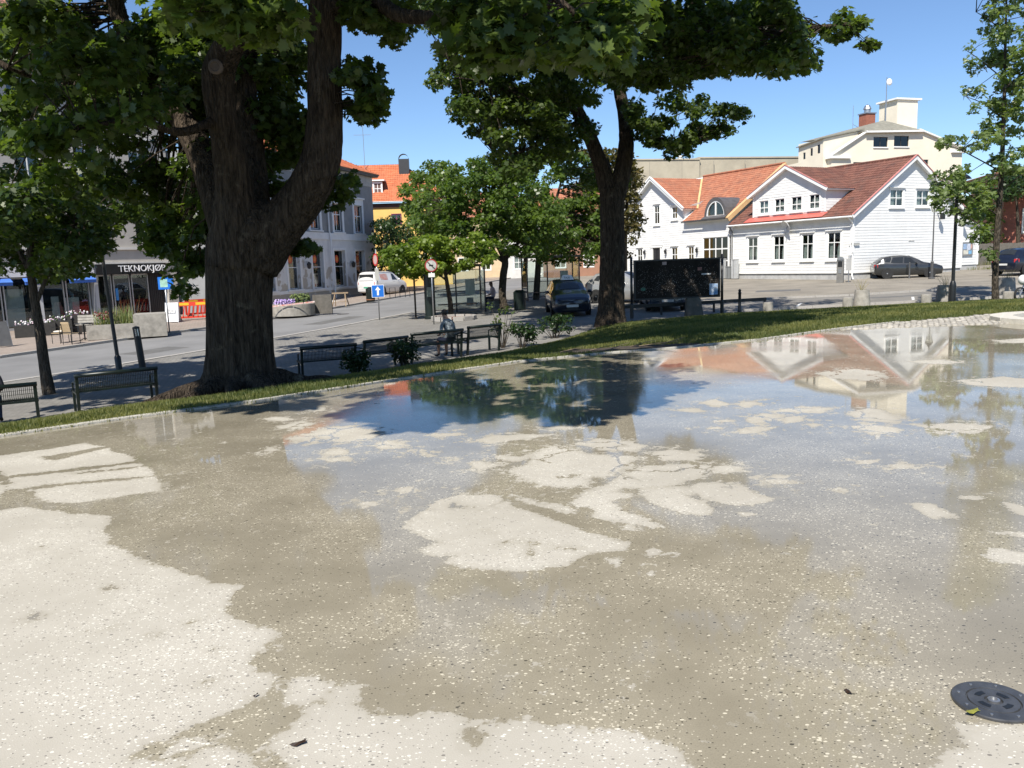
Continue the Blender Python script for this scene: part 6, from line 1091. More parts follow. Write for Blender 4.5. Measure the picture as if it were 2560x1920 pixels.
def florets(n, fn, r, mats, parent, name, seed):
    rg = random.Random(seed); ms = [MB() for _ in mats]
    for i in range(n): c = fn(rg); ms[rg.randrange(len(mats))].ball(c, (r*rg.uniform(.7, 1.2),)*3, 5, 4)
    for m_, mt in zip(ms, mats): m_.build(name, mt, parent, fix=False)['kind'] = 'stuff'
florets(40, lambda g: (-.6+g.uniform(-.4, .4), .5+g.uniform(-.4, .4), .95+g.uniform(-.1, .2)), .05, [pm('dusty_red_flower', (.16, .05, .04), .8, .3, 9)], t, 'red_flowers', 5)
p = onroad(S(130, 838, FP), FP)
for i in range(4):
    q = onroad(S(70+i*42, 843-i*4, FP), FP); t = thing('flower_box', ('dark flower box with white blooms, leftmost by the left tree', 'dark flower box with white blooms, second from the left', 'dark flower box with pinkish blooms, third from the left', 'raised dark flower box with white blooms, nearest the wicker chairs')[i], 'flower box', q, R(25), 'flower boxes outside the café'); hh = (.55, .6, .65, .85)[i]
    MB().box(-.5, .5, -.2, .2, 0, hh).build('box', pm('dark_box', (.03, .028, .025), .7, .3, 6), t); florets(36, lambda g: (g.uniform(-.5, .5), g.uniform(-.2, .2), hh+g.uniform(0, .22)), .045, [pm('white_flower', (.7, .68, .68), .8, .1, 9), pm('pink_flower', (.55, .42, .48), .8, .1, 9), pm('box_leaf', (.06, .09, .03), .8, .3, 9)], t, 'flowers', 10+i)
# half-round concrete planter with purple flowers and barrier tape
p = onroad(S(735, 788, FP), FP); t = thing('round_flower_planter', 'round concrete planter with purple flowers and barrier tape by the grey building', 'planter', p)
MB().lathe([(1.15, 0), (1.15, .62), (1.02, .64), (1.0, .5)], 24, cap=False).build('tub', M_conc, t, smooth=35); MB().lathe([(1.0, .5), (.01, .55)], 16, cap=False).build('soil', M_soil, t); MB().box(.95, 2.0, .5, .68, 0, 1.05).build('end_slab', pm('dark_concrete', (.12, .11, .095)), t)
florets(150, lambda g: (-.35+g.uniform(-.5, .55), -.4+g.uniform(-.4, .4), .72+g.uniform(-.12, .16)), .05, [pm('purple_flower', (.36, .24, .55), .8, .2, 9), pm('lilac_flower', (.5, .4, .62), .8, .2, 9)], t, 'flowers', 21)
florets(160, lambda g: (.45+g.uniform(-.5, .4), g.uniform(-.5, .5), .8+g.uniform(-.2, .35)), .06, [pm('box_leaf', (.06, .09, .03)), pm('light_leaf', (.13, .17, .05), .8, .3, 9)], t, 'greenery', 22)
for i in range(5): MB().bar((-1.6+i*.62, -1.22-.05*math.sin(i), .5+.05*i), (-1.02+i*.62, -1.22-.05*math.sin(i+1), .55+.05*i), .01, .07).build('barrier_tape', pm('striped_tape', (.65, .6, .58), .5, .6, 7, col2=(.5, .15, .1)), t)
# heap of pale sand/plaster by the grey wall
p = onroad(S(805, 757, FP), FP); o = MB().grid(lambda u, v: Vector(((u-.5)*4.5, (v-.5)*1.2, max(-.01, .16*math.sin(math.pi*u)*math.sin(math.pi*v)+.03*math.sin(u*23)*math.sin(v*17)))), 24, 8).build('plaster_rubble', pm('pale_rubble', (.6, .58, .54), .95, .25, 9, bump=.6), smooth=True, fix=False); o.location = p; o.rotation_euler.z = R(75); tag(o, 'pale heap of fallen plaster along the grey wall', 'rubble', kind='stuff')

# ================================================================ people
def skin_mesh(joints, edges, sub=2):
    me = bpy.data.meshes.new('tmp'); bm = bmesh.new(); ly = bm.verts.layers.skin.verify(); vs_ = []
    for i, (p, r) in enumerate(joints):
        v = bm.verts.new(p); v[ly].radius = (r, r) if not hasattr(r, '__len__') else r; v[ly].use_root = (i == 0); vs_.append(v)
    for a, b in edges: bm.edges.new((vs_[a], vs_[b]))
    bm.to_mesh(me); bm.free(); o = bpy.data.objects.new('tmp', me); COL.objects.link(o); o.modifiers.new('s', 'SKIN').use_smooth_shade = True; s = o.modifiers.new('d', 'SUBSURF'); s.levels = s.render_levels = sub
    r = bpy.data.meshes.new_from_object(o.evaluated_get(bpy.context.evaluated_depsgraph_get())); bpy.data.objects.remove(o); return r
def person(label, loc, rz, cols, cap=None, lean=.1, hairlong=False, arms='lap'):
    """seated figure, facing +y, root on the ground under the seat"""
    J = [((0, 0, .52), .15), ((0, -.01+lean*.3, .72), .14), ((0, lean*.7, .92), .15), ((0, lean*1.0, 1.05), .1), ((0, lean*1.25+.02, 1.14), .055), ((0, lean*1.5+.05, 1.24), .085), ((0, lean*1.55+.05, 1.32), .08)]; Ed = [(0, 1), (1, 2), (2, 3), (3, 4), (4, 5), (5, 6)]
    def add(prev, p, r): J.append((p, r)); Ed.append((prev, len(J)-1)); return len(J)-1
    for s in (-1, 1):
        k = add(0, (s*.11, .08, .53), .095); k = add(k, (s*.14, .44, .54), .072); k = add(k, (s*.14, .47, .3), .055); k = add(k, (s*.14, .45, .1), .04); k = add(k, (s*.15, .5, .05), .042); add(k, (s*.16, .64, .04), .03)
        k = add(3, (s*.19, lean*.95, 1.0), .06); k = add(k, (s*.25, lean*.6+.05, .76), .045); k = add(k, (s*.16, lean*.4+.3, .66), .034); k = add(k, (s*.11, lean*.4+.38, .65), .035)
        for f in range(5): add(k, (s*(.15-.022*f), lean*.4+.45+.01*math.sin(f)-(.05 if f == 0 else 0), .64-.01*(f % 2)), .0095)
    me = skin_mesh(J, Ed); o = link('person', me); o.location = loc; o.rotation_euler.z = rz; tag(o, label, 'person')
    skinm, shirt, trous, shoe, hair = cols; [me.materials.append(q) for q in (skinm, shirt, trous, shoe)]
    me.materials.clear(); [me.materials.append(q) for q in (skinm, shirt, trous, shoe)]
    for f in me.polygons:
        c = f.center; ins = 0
        if c.z > 1.13: ins = 0
        elif c.z < .11 and c.y > .38: ins = 3
        elif c.y > .13+lean*.4 and c.z > .6 and abs(c.x) < .3 and c.y > lean*.6+.12: ins = 0
        elif c.z < .6: ins = 2 if (cap != 'shorts' or c.y < .4 or c.z > .5) else 0
        else: ins = 1
        f.material_index = ins
    hb = MB(); hz = 1.3; hy = lean*1.55+.045
    hb.ball((0, hy-.015, hz+.01), (.092, .105, .1), 12, 8)
    if hairlong: hb.ball((0, hy-.06, hz-.1), (.085, .06, .14), 10, 7)
    hb.build('hair', hair, o, smooth=True); fb = MB(); fb.ball((0, hy+.095, hz-.045), (.014, .022, .02), 6, 5); fb.build('nose', skinm, o, smooth=True)
    for s in (-1, 1): MB().ball((s*.032, hy+.083, hz-.02), (.012, .008, .008), 6, 5).build('eye', M_black, o); MB().ball((s*.086, hy, hz-.03), (.012, .022, .03), 6, 5).build('ear', skinm, o, smooth=True)
    MB().ball((0, hy+.082, hz-.085), (.025, .01, .007), 6, 5).build('mouth', pm('lips', (.35, .13, .11), .6, .1, 5), o); return o
M_skin = pm('skin', (.42, .24, .165), .6, .1, 6); M_hair = pm('dark_hair', (.03, .02, .015), .6, .3, 20); M_jean = pm('blue_jeans', (.04, .06, .12), .9, .3, 15); M_shoe = pm('black_shoe', (.015, .015, .017), .6, .2, 8)
M_pat = pm('patterned_shirt', (.3, .34, .36), .85, .5, 14, col2=(.02, .03, .04), detail=2)
def sit(bn, x, label, cols, **kw):
    c, s = math.cos(bn.rotation_euler.z), math.sin(bn.rotation_euler.z); y = .0; q = bn.location+Vector((c*x-s*y, s*x+c*y, .02)); return person(label, q, bn.rotation_euler.z, cols, **kw)
sit(BN[4], .58, 'person in dark patterned shirt and shorts seated on a bench, back turned', (M_skin, M_pat, pm('navy_shorts', (.02, .025, .06), .9, .2, 9), M_shoe, M_hair), cap='shorts', lean=.16)
sit(BN[0], .02, 'person in blue jeans and dark shoes seated on the leftmost bench, mostly out of frame', (M_skin, pm('dark_top', (.03, .03, .04), .9, .2, 9), M_jean, M_shoe, M_hair))
q = onroad(S(1236, 768)); t = thing('plank_seat', 'low dark seat at the foot of the leaning street tree', 'seat', Vector((q.x, q.y, q.z)), R(75)); MB().box(-.6, .6, -.2, .25, .4, .46).build('seat_board', pm('shelter_seat', (.15, .1, .07)), t); [MB().box(x-.04, x+.04, -.15, .2, 0, .4).build('leg', M_conc, t) for x in (-.5, .5)]
o = person('person in pink and pale top with dark trousers seated by the leaning street tree', Vector((q.x, q.y, q.z)), R(75), (M_skin, pm('pink_pale_top', (.5, .28, .34), .9, .4, 12, col2=(.5, .48, .46)), pm('dark_trousers', (.02, .025, .05), .9, .2, 9), M_shoe, pm('brown_hair', (.09, .045, .025), .6, .3, 20)), hairlong=True, lean=.08)
# ================================================================ trees
MAPLE = [(0, -.5), (.1, -.28), (.34, -.36), (.3, -.16), (.52, .02), (.3, .1), (.26, .32), (.12, .26), (0, .55), (-.12, .26), (-.26, .32), (-.3, .1), (-.52, .02), (-.3, -.16), (-.34, -.36), (-.1, -.28)]
OVAL = [(0, -.5), (.26, -.2), (.3, .1), (0, .55), (-.3, .1), (-.26, -.2)]
def star5():                                            # palmate leaf of a chestnut: five leaflets
    q = []
    for k in range(5):
        a = R(-76+k*38); L = .62-.08*abs(k-2); w = .12
        for r, d in ((.04, -.04), (L*.62, -w), (L, 0), (L*.62, w)): q.append((r*math.sin(a)+d*math.cos(a), -.35+r*math.cos(a)-d*math.sin(a)))
    return q
PALM = star5()
def leaves(pos, out, size, tmpl, rng, up=.75, rnd=.55, droop=.25):
    n = len(pos); N = out*.55+np.array([0, 0, up])+rng.normal(0, rnd, (n, 3)); N /= np.linalg.norm(N, axis=1)[:, None]
    T = rng.normal(0, 1, (n, 3))+out*.6-np.array([0, 0, droop]); T -= N*(T*N).sum(1)[:, None]; T /= np.linalg.norm(T, axis=1)[:, None]; Bt = np.cross(N, T)
    s = size*rng.uniform(.65, 1.25, n); t = np.array(tmpl); k = len(t)
    fold = -.22*np.abs(t[:, 0])-.12*(t[:, 1]+.2)**2
    V = pos[:, None]+(s[:, None, None])*(t[None, :, :1]*Bt[:, None]+t[None, :, 1:]*T[:, None]+fold[None, :, None]*N[:, None])
    return V, k
def crown(name, clumps, n_per, size, tmpl, mat, parent, seed, flat=.6, tint0=None, own=0):
    """clumps: array (m,4) centre+radius. own: how many of the leaves nearest the camera become single leaf parts."""
    rng = np.random.default_rng(seed); C = np.asarray(clumps); m = len(C); cnt = rng.poisson(n_per*np.clip((C[:, 3]/C[:, 3].mean())**2, .3, 3)); idx = np.repeat(np.arange(m), cnt); n = len(idx)
    g = rng.normal(0, 1, (n, 3)); g /= np.linalg.norm(g, axis=1)[:, None]; r = rng.uniform(.15, 1, n)**.55; off = g*r[:, None]*np.array([1, 1, flat]); off[:, 2] += .12*np.sin(off[:, 0]*9+idx)*.5
    pos = C[idx, :3]+off*C[idx, 3:4]; out = g*np.array([1, 1, .5])
    V, k = leaves(pos, out, size, tmpl, rng); ct = rng.normal(0, .16, m)[idx]; tint = np.clip(.45+ct+rng.normal(0, .2, n), 0, 1)
    if own:
        d = np.linalg.norm(pos-np.array([0, 0, 1.6]), axis=1); el = (pos[:, 2]-1.6)/np.maximum(pos[:, 1], .1); ok = np.where((el < .3) & (np.abs(pos[:, 0]/pos[:, 1]) < .6), d, 1e9); pick = np.argsort(ok)[:own]; keep = np.ones(n, bool); keep[pick] = False
    else: pick = []; keep = np.ones(n, bool)
    def tris(V): 
        q = len(V); 
        if k == 20: b = (np.arange(q)[:, None, None]*20+np.arange(0, 20, 4)[None, :, None]+np.arange(4)[None, None]).reshape(-1, 4); return b
        return (np.arange(q)[:, None]*k+np.arange(k)[None]).reshape(-1, k)
    Vk = V[keep]; o = npmesh(name, Vk.reshape(-1, 3), tris(Vk), mat, parent, {'tint': np.repeat(tint[keep], k)}); o['kind'] = 'stuff'
    if own:
        # a handful of leaf shapes shared by the single leaves
        base = []
        for b in range(6):
            me = bpy.data.meshes.new('leaf'); t = np.array(tmpl); me.from_pydata([(x*size, y*size, (-.22*abs(x)-.12*(y+.2)**2)*size) for x, y in t], [], [tuple(range(k))])
            at = me.attributes.new('tint', 'FLOAT', 'POINT'); at.data.foreach_set('value', [.25+.1*b]*k); me.materials.append(mat); base.append(me)
        for i in pick:
            v = V[i]; y = Vector(v[8]-v[0]).normalized(); x = Vector(v[4]-v[12]); x = (x-y*x.dot(y)).normalized(); z = x.cross(y); q = link('leaf', base[int(i) % 6], o); q.matrix_local = Matrix.Translation(Vector(pos[i])) @ Matrix((x, y, z)).transposed().to_4x4()
    return o
def inpoly(p, poly):
    c = False
    for (x0, y0), (x1, y1) in zip(poly, poly[1:]+poly[:1]):
        if (y0 > p[1]) != (y1 > p[1]) and p[0] < (x1-x0)*(p[1]-y0)/(y1-y0)+x0: c = not c
    return c
def fill(poly, n, d0, d1, r0, r1, seed, holes=()):      # clumps filling a crown lobe of real depth
    rg = random.Random(seed); xs_, ys_ = [p[0] for p in poly], [p[1] for p in poly]; o = []; tries = 0
    while len(o) < n and tries < n*60:
        tries += 1; q = (rg.uniform(min(xs_), max(xs_)), rg.uniform(min(ys_), max(ys_)))
        if not inpoly(q, poly) or any(inpoly(q, h) for h in holes): continue
        v = D(q[0], q[1], rg.uniform(d0, d1)); o.append((*v, rg.uniform(r0, r1)))
    return o
def bark_mat(name, c1, c2, c3, sc=6, lich=.0):
    m = bpy.data.materials.new(name); m.use_nodes = True; t = m.node_tree; b = t.nodes['Principled BSDF']; b.inputs['Roughness'].default_value = .95; b.inputs['Specular IOR Level'].default_value = .15; L = t.links.new
    tc = nd(t, 'ShaderNodeTexCoord'); mp = nd(t, 'ShaderNodeMapping'); mp.inputs['Scale'].default_value = (1, 1, .16); L(tc.outputs['Object'], mp.inputs[0])
    n1 = nd(t, 'ShaderNodeTexNoise', i_Scale=sc*2.2, i_Detail=9, i_Roughness=.7, i_Distortion=.6); L(mp.outputs[0], n1.inputs[0]); v = nd(t, 'ShaderNodeTexVoronoi', i_Scale=sc*2.6, feature='DISTANCE_TO_EDGE'); L(mp.outputs[0], v.inputs['Vector'])
    cr = nd(t, 'ShaderNodeValToRGB'); e = cr.color_ramp.elements; e[0].position = .34; e[0].color = rgb(c1); e[1].position = .7; e[1].color = rgb(c2); L(n1.outputs[0], cr.inputs[0])
    n2 = nd(t, 'ShaderNodeTexNoise', i_Scale=2.2, i_Detail=6, i_Roughness=.7); L(tc.outputs['Object'], n2.inputs[0]); mr = nd(t, 'ShaderNodeMapRange'); mr.inputs[1].default_value = .58; mr.inputs[2].default_value = .72; L(n2.outputs[0], mr.inputs[0])
    mx = nd(t, 'ShaderNodeMix', data_type='RGBA'); mx.inputs[7].default_value = rgb(c3); L(mr.outputs[0], mx.inputs[0]); L(cr.outputs[0], mx.inputs[6]); L(mx.outputs[2], b.inputs['Base Color'])
    ad = nd(t, 'ShaderNodeMath', operation='MULTIPLY_ADD'); L(v.outputs['Distance'], ad.inputs[0]); ad.inputs[1].default_value = 1.6; L(n1.outputs[0], ad.inputs[2])
    bp = nd(t, 'ShaderNodeBump', i_Strength=1.0, i_Distance=.09); L(ad.outputs[0], bp.inputs['Height']); L(bp.outputs[0], b.inputs['Normal']); return m
M_bark = bark_mat('maple_bark', (.018, .014, .01), (.135, .103, .075), (.2, .17, .125), 8)
M_bark2 = bark_mat('young_bark', (.06, .048, .036), (.15, .125, .095), (.2, .175, .14), 9)
def smooth_path(pts, rad, k=5):
    P_ = [Vector(p) for p in pts]; out, ro = [], []
    for i in range(len(P_)-1):
        a, b, c, d = P_[max(i-1, 0)], P_[i], P_[i+1], P_[min(i+2, len(P_)-1)]
        for j in range(k):
            t = j/k; out.append(.5*((2*b)+(c-a)*t+(2*a-5*b+4*c-d)*t*t+(3*b-a-3*c+d)*t**3)); ro.append(rad[i]*(1-t)+rad[i+1]*t)
    return out+[P_[-1]], ro+[rad[-1]]
def limb(mb, pts, rad, n=12, k=5, wob=.035, seed=0):
    p, r = smooth_path(pts, rad, k); mb.tube(p, r, n, wob=wob, rng=random.Random(seed)); return p, r
def twigs(mb, clumps, nodes, rg, r0=.03, every=1, sag=.0):
    N = np.array([tuple(p) for p, r in nodes])
    for c in clumps[::every]:
        q = Vector(c[:3]); d = np.linalg.norm(N-np.array(c[:3]), axis=1); b = Vector(N[int(np.argmin(d+rg.uniform(0, .5)))]); L = (q-b).length
        if L < .15: continue
        m1 = b.lerp(q, .4)+Vector((rg.uniform(-.12, .12), rg.uniform(-.12, .12), rg.uniform(-.05, .15)))*L*.5; r = min(r0, .008+.006*L); mb.tube([b, m1, q], [r, r*.7, r*.3], 5, cap=False)
        for _ in range(2): mb.tube([q, q+Vector((rg.uniform(-1, 1), rg.uniform(-1, 1), rg.uniform(-.5, .6)))*c[3]*.7], [r*.35, r*.15], 4, cap=False)

# ---------------------------------------------------------------- the big maple
L_map = leaf_mat('maple_leaf', (.036, .064, .016), (.1, .138, .032), .44)
bx = Vector((-4.29, 13.2, lawn_z(-4.29, 13.2)-.12)); T1 = thing('maple_tree', 'big old maple with forked trunk and flared roots on the bank, left of centre', 'tree', bx)
def loc(*pts): return [Vector(p)-bx for p in pts]
m = MB(); DD = 13.2
def trunk_ring():
    """flared, fluted trunk that opens towards the fork"""
    rows = [(618, 1000, 134, .30), (614, 980, 112, .24), (608, 955, 93, .16), (604, 925, 83, .1), (603, 880, 79, .07), (602, 820, 78, .06), (600, 750, 77, .06), (602, 690, 79, .07), (608, 640, 82, .09), (620, 600, 88, .12), (630, 565, 84, .14), (634, 530, 60, .14), (634, 500, 30, .1)]
    n = 40; k0 = len(m.v); ppm = FPX/DD
    for i, (px, py, hw, fl) in enumerate(rows):
        c = D(px, py, DD)-bx; r = hw/ppm
        if i == 0: c.z = -.12
        for j in range(n):
            a = 2*math.pi*j/n; f = 1+fl*(.65*math.cos(5*a+.6)+.45*math.cos(3*a+2.1)+.25*math.cos(9*a))+random.uniform(-.012, .012)
            m.v.append((c.x+r*f*math.cos(a), c.y+r*f*math.sin(a)*.92, c.z))
    for i in range(len(rows)-1):
        for j in range(n): a, b = k0+i*n+j, k0+i*n+(j+1) % n; m.f.append((a, b, b+n, a+n))
    m.f.append(tuple(k0+(len(rows)-1)*n+j for j in range(n)))
trunk_ring(); nodes = []
def big(pxs, rads, seed, n=16):
    pts = [D(px, py, dd)-bx for px, py, dd in pxs]; p, r = limb(m, pts, rads, n, 6, .03, seed); nodes.extend(zip(p, r))
big([(592, 660, 13.1), (590, 560, 13.0), (586, 480, 12.95), (574, 384, 12.85), (552, 275, 12.75), (546, 185, 12.7), (572, 118, 12.5), (612, 62, 12.3), (650, -20, 12), (700, -220, 11.5), (720, -420, 11)], [.44, .36, .29, .25, .22, .24, .21, .2, .18, .14, .07], 1)
big([(632, 640, 13.5), (636, 480, 13.9), (624, 330, 14.2), (612, 190, 14.4), (625, 60, 14.3), (610, -120, 14.6), (590, -330, 14.8)], [.38, .24, .2, .18, .16, .13, .06], 2)
big([(636, 650, 13.2), (690, 575, 13.15), (742, 515, 13.1), (780, 455, 13.0), (804, 390, 13.0), (812, 300, 13.0), (811, 180, 13.0), (812, 60, 13.0), (815, -60, 12.9), (850, -240, 12.6), (900, -420, 12.2)], [.44, .38, .34, .32, .3, .275, .255, .25, .23, .17, .07], 3)
big([(585, 600, 13.5), (520, 420, 14.0), (455, 300, 14.4), (390, 210, 14.6), (335, 130, 14.6), (295, 30, 14.5), (260, -120, 14.2), (200, -300, 13.6)], [.36, .26, .2, .17, .15, .14, .12, .05], 4, 12)
big([(815, 40, 13.0), (850, 12, 12.8), (900, -25, 12.6), (940, 0, 12.3), (995, 36, 11.9), (1070, 44, 11.4), (1180, 46, 10.8), (1330, 30, 10), (1480, 10, 9.4)], [.14, .12, .11, .11, .1, .09, .08, .06, .03], 5, 10)
big([(700, -60, 11.9), (820, -140, 10.6), (960, -180, 9.4), (1120, -140, 8.6), (1300, -60, 8.2), (1450, 40, 8.0)], [.13, .11, .09, .07, .05, .025], 6, 10)
big([(600, 60, 12.2), (560, -60, 11), (520, -120, 10), (560, -60, 9), (620, 20, 8.4)], [.12, .1, .08, .06, .03], 7, 8)
big([(335, 130, 14.6), (230, 180, 14), (120, 200, 13.2), (20, 170, 12.4)], [.09, .07, .05, .02], 8, 8)
big([(540, 300, 12.7), (450, 330, 12), (330, 300, 11.3), (180, 330, 10.8)], [.08, .06, .045, .02], 9, 8)
big([(820, -250, 12.4), (1050, -420, 12.5), (1400, -520, 13), (1700, -500, 13.6)], [.14, .11, .08, .04], 10, 8)
# spreading surface roots
for k, (a, L) in enumerate(((3.35, 1.7), (3.9, 1.1), (5.2, 1.1), (.2, 1.2), (4.6, .9), (2.6, 1.2))):
    q = []
    for i in range(5):
        d = .2+(L+.2)*i/4; x, y = d*math.cos(a+.06*i), d*math.sin(a+.06*i); q.append((x, y, lawn_z(bx.x+x, bx.y+y)-bx.z+(.22, .12, .05, .01, -.08)[i]))
    limb(m, q, [.2, .19, .12, .07, .03], 9, 4, .05, 20+k)
cl = []
A_ = [(0, 0), (760, 0), (770, 120), (700, 330), (650, 520), (600, 560), (470, 600), (380, 560), (300, 480), (200, 470), (0, 520)]
cl += fill(A_, 150, 13.9, 18, .28, .5, 31, [[(560, 0), (640, 0), (640, 60), (570, 110)], [(700, 60), (790, 40), (780, 130), (720, 140)]])
cl += fill([(30, 20), (430, 20), (470, 130), (420, 260), (300, 400), (60, 420)], 34, 10.5, 13.5, .25, .42, 39) + fill([(375, 570), (440, 560), (520, 560), (520, 680), (460, 730), (430, 640), (380, 615)], 26, 14.6, 17, .25, .42, 32)
cl += fill([(855, 130), (900, 150), (950, 200), (978, 265), (975, 318), (900, 292), (857, 285)], 22, 12.3, 13.8, .2, .32, 33)
cl += fill([(860, 0), (1010, 0), (1025, 75), (985, 95), (900, 82), (866, 60)], 20, 12, 13.5, .2, .3, 34)
cl += fill([(800, 415), (850, 425), (895, 445), (875, 490), (820, 505), (800, 470)], 8, 13.2, 14, .2, .32, 35) + fill([(690, 590), (765, 595), (780, 620), (735, 650)], 5, 13.4, 14, .18, .28, 36)
cl += fill([(640, 100), (780, 140), (780, 420), (700, 520), (650, 430)], 30, 14.2, 17, .3, .5, 37) + fill([(480, 60), (560, 130), (560, 300), (500, 330), (440, 250)], 16, 14.3, 17, .3, .45, 38)
near = fill([(1130, 0), (1600, 0), (1590, 110), (1550, 170), (1480, 135), (1400, 175), (1300, 140), (1180, 130), (1130, 90)], 42, 7.2, 9.6, .22, .38, 41) + fill([(430, 0), (740, 0), (735, 80), (640, 100), (600, 55), (520, 100), (450, 80)], 16, 7.4, 9.4, .26, .42, 42)
def overhead(poly, n, z0, z1, seed, zg=0, r0=.4, r1=.75, el_min=.36):    # crown parts above the picture that keep the sun off a stretch of ground
    rg = random.Random(seed); xs_, ys_ = [p[0] for p in poly], [p[1] for p in poly]; o = []; tries = 0; k = 1/math.tan(SUN_EL)
    while len(o) < n and tries < n*80:
        tries += 1; q = (rg.uniform(min(xs_), max(xs_)), rg.uniform(min(ys_), max(ys_)))
        if not inpoly(q, poly): continue
        z = rg.uniform(z0, z1); g_ = P(*q, zg); p = g_+TOSUN*(k*(z-zg)); p.z = z
        if (z-1.6)/max(p.y, .3) > el_min or p.y < .3: o.append((*p, rg.uniform(r0, r1)))
    return o
SH_PLAZA = [(455, 1022), (640, 1030), (740, 1015), (860, 1028), (960, 1062), (1080, 1072), (1200, 1066), (1320, 1040), (1480, 1046), (1560, 1036), (1620, 1000), (1690, 975), (1640, 940), (1590, 905), (1400, 890), (900, 965)]
SH_LAWN = [(470, 1005), (900, 960), (1500, 880), (1900, 845), (2050, 812), (1800, 800), (1500, 800), (1100, 860), (760, 930), (560, 985)]
top = overhead(SH_PLAZA, 100, 4.8, 7.0, 51, 0, .22, .46)+overhead([(470, 1005), (900, 960), (1300, 905), (1300, 860), (1100, 860), (760, 930), (560, 985)], 75, 6, 9, 52, -.3, .5, .75)+overhead([(150, 930), (500, 890), (540, 960), (300, 1000), (130, 1020)], 75, 7, 10, 53, -1.2, .35, .6)+overhead([(690, 850), (900, 830), (990, 845), (960, 870), (740, 900)], 30, 8, 11, 54, -1.1)+overhead([(650, 890), (1250, 800), (1250, 860), (700, 930)], 50, 7.5, 11, 55, -1.1, .5, .8)
rg = random.Random(50); k = 1/math.tan(SUN_EL)
for i in range(70):
    zt = rg.uniform(0, 4.5); z = rg.uniform(6, 10.5); q = Vector((-4.29+rg.uniform(-.8, 1.6), 13.2+rg.uniform(-.6, .6), 0))+TOSUN*(k*(z-zt)); top.append((q.x, q.y, z, rg.uniform(.5, .8)))
while len(top) < 440:                                   # the rest of the crown above the picture
    u = Vector((rg.uniform(-1, 1), rg.uniform(-1, 1), rg.uniform(-1, 1)))
    if u.length > 1 or u.length < .4: continue
    q = Vector((-2.9, 12.2, 9.6))+Vector((u.x*7.0, u.y*5.6, u.z*4.4)); el = (q.z-1.6)/max(q.y, .5)
    if el < .38: continue
    top.append((*q, rg.uniform(.6, .95)))
def rel(cs, o): return [(c[0]-o.x, c[1]-o.y, c[2]-o.z, c[3]) for c in cs]
cl, near, top = rel(cl, bx), rel(near, bx), rel(top, bx)
tw = MB(); rg = random.Random(9); twigs(tw, cl, nodes, rg); twigs(tw, near, nodes, rg); twigs(tw, top, nodes, rg, .05, 2)
m.build('trunk', M_bark, T1, smooth=True, fix=False); tw.build('branches', M_bark, T1, smooth=True, fix=False)['kind'] = 'stuff'
k_ = m
kn = MB().lathe([(.1, -.02), (.105, .03), (.07, .05), (.05, .03), (.001, .03)], 16, axis='Y', cap=False).build('branch_scar', pm('scar_wood', (.12, .09, .07), .9, .3, 10), T1); kn.location = D(540, 168, 12.25)-bx; kn.rotation_euler.z = math.pi
crown('crown', cl, 105, .145, MAPLE, L_map, T1, 61); crown('near_leaves', near, 58, .15, MAPLE, L_map, T1, 62, own=150); crown('upper_crown', top, 62, .27, MAPLE, L_map, T1, 63)

# ---------------------------------------------------------------- second maple beside the hoarding
b2 = S(1527, 806); b2 = Vector((b2.x-.1, b2.y-1.6, 0)); b2.z = lawn_z(b2.x, b2.y)-.1; D2 = b2.y
T2 = thing('maple_tree', 'second maple with dark forked trunk beside the notice hoarding', 'tree', b2); m = MB(); nodes = []
def big2(pxs, rads, seed, n=14):
    p, r = limb(m, [D(px, py, D2+o)-b2 for px, py, o in pxs], rads, n, 6, .035, seed); nodes.extend(zip(p, r))
big2([(1527, 822, 0), (1527, 802, 0), (1528, 770, 0), (1530, 700, 0), (1531, 600, 0), (1530, 520, 0), (1529, 470, 0)], [.68, .6, .5, .47, .45, .45, .44], 1, 22)
big2([(1528, 500, 0), (1508, 430, 0), (1482, 360, -.2), (1455, 300, -.4), (1420, 235, -.8), (1395, 180, -1.2), (1370, 100, -2), (1340, 0, -3), (1290, -150, -3.5)], [.4, .3, .26, .24, .21, .19, .16, .13, .06], 2)
big2([(1535, 500, 0), (1558, 420, 0), (1566, 350, 0), (1560, 280, .2), (1548, 220, .5), (1545, 140, 1), (1560, 30, 1.4), (1600, -140, 1.5)], [.4, .32, .28, .25, .22, .19, .16, .08], 3)
big2([(1560, 300, .2), (1610, 320, -.6), (1660, 350, -1.4), (1710, 370, -2)], [.1, .07, .05, .02], 4, 8)
big2([(1550, 200, .6), (1640, 170, -3), (1760, 120, -7), (1900, 90, -10.5), (2040, 70, -12), (2120, 60, -12.4)], [.17, .15, .12, .09, .06, .03], 5, 8)
big2([(1420, 235, -.8), (1330, 230, -2), (1220, 210, -3), (1120, 150, -4)], [.13, .1, .07, .03], 6, 8)
big2([(1455, 300, -.4), (1380, 340, -.4), (1300, 380, 0), (1240, 390, 0)], [.1, .08, .05, .02], 7, 8)
big2([(1560, 120, 1), (1680, 60, -4), (1800, -60, -8), (1900, -200, -12)], [.15, .12, .09, .05], 8, 8)
hol = [[(1600, 225), (1645, 235), (1640, 290), (1605, 315)], [(1040, 150), (1060, 60), (1100, 70), (1090, 160)]]
c2 = fill([(1060, 90), (1075, 200), (1140, 250), (1145, 300), (1175, 330), (1215, 360), (1245, 410), (1310, 430), (1400, 395), (1480, 330), (1500, 200), (1500, 0), (1000, 0)], 250, D2-5, D2+3.5, .38, .62, 71, hol)
c2 += fill([(1500, 0), (1960, 0), (2005, 60), (2050, 120), (2025, 175), (1935, 165), (1890, 200), (1850, 175), (1740, 210), (1660, 225), (1590, 200), (1500, 220)], 170, 17.5, 24, .3, .5, 72, hol)
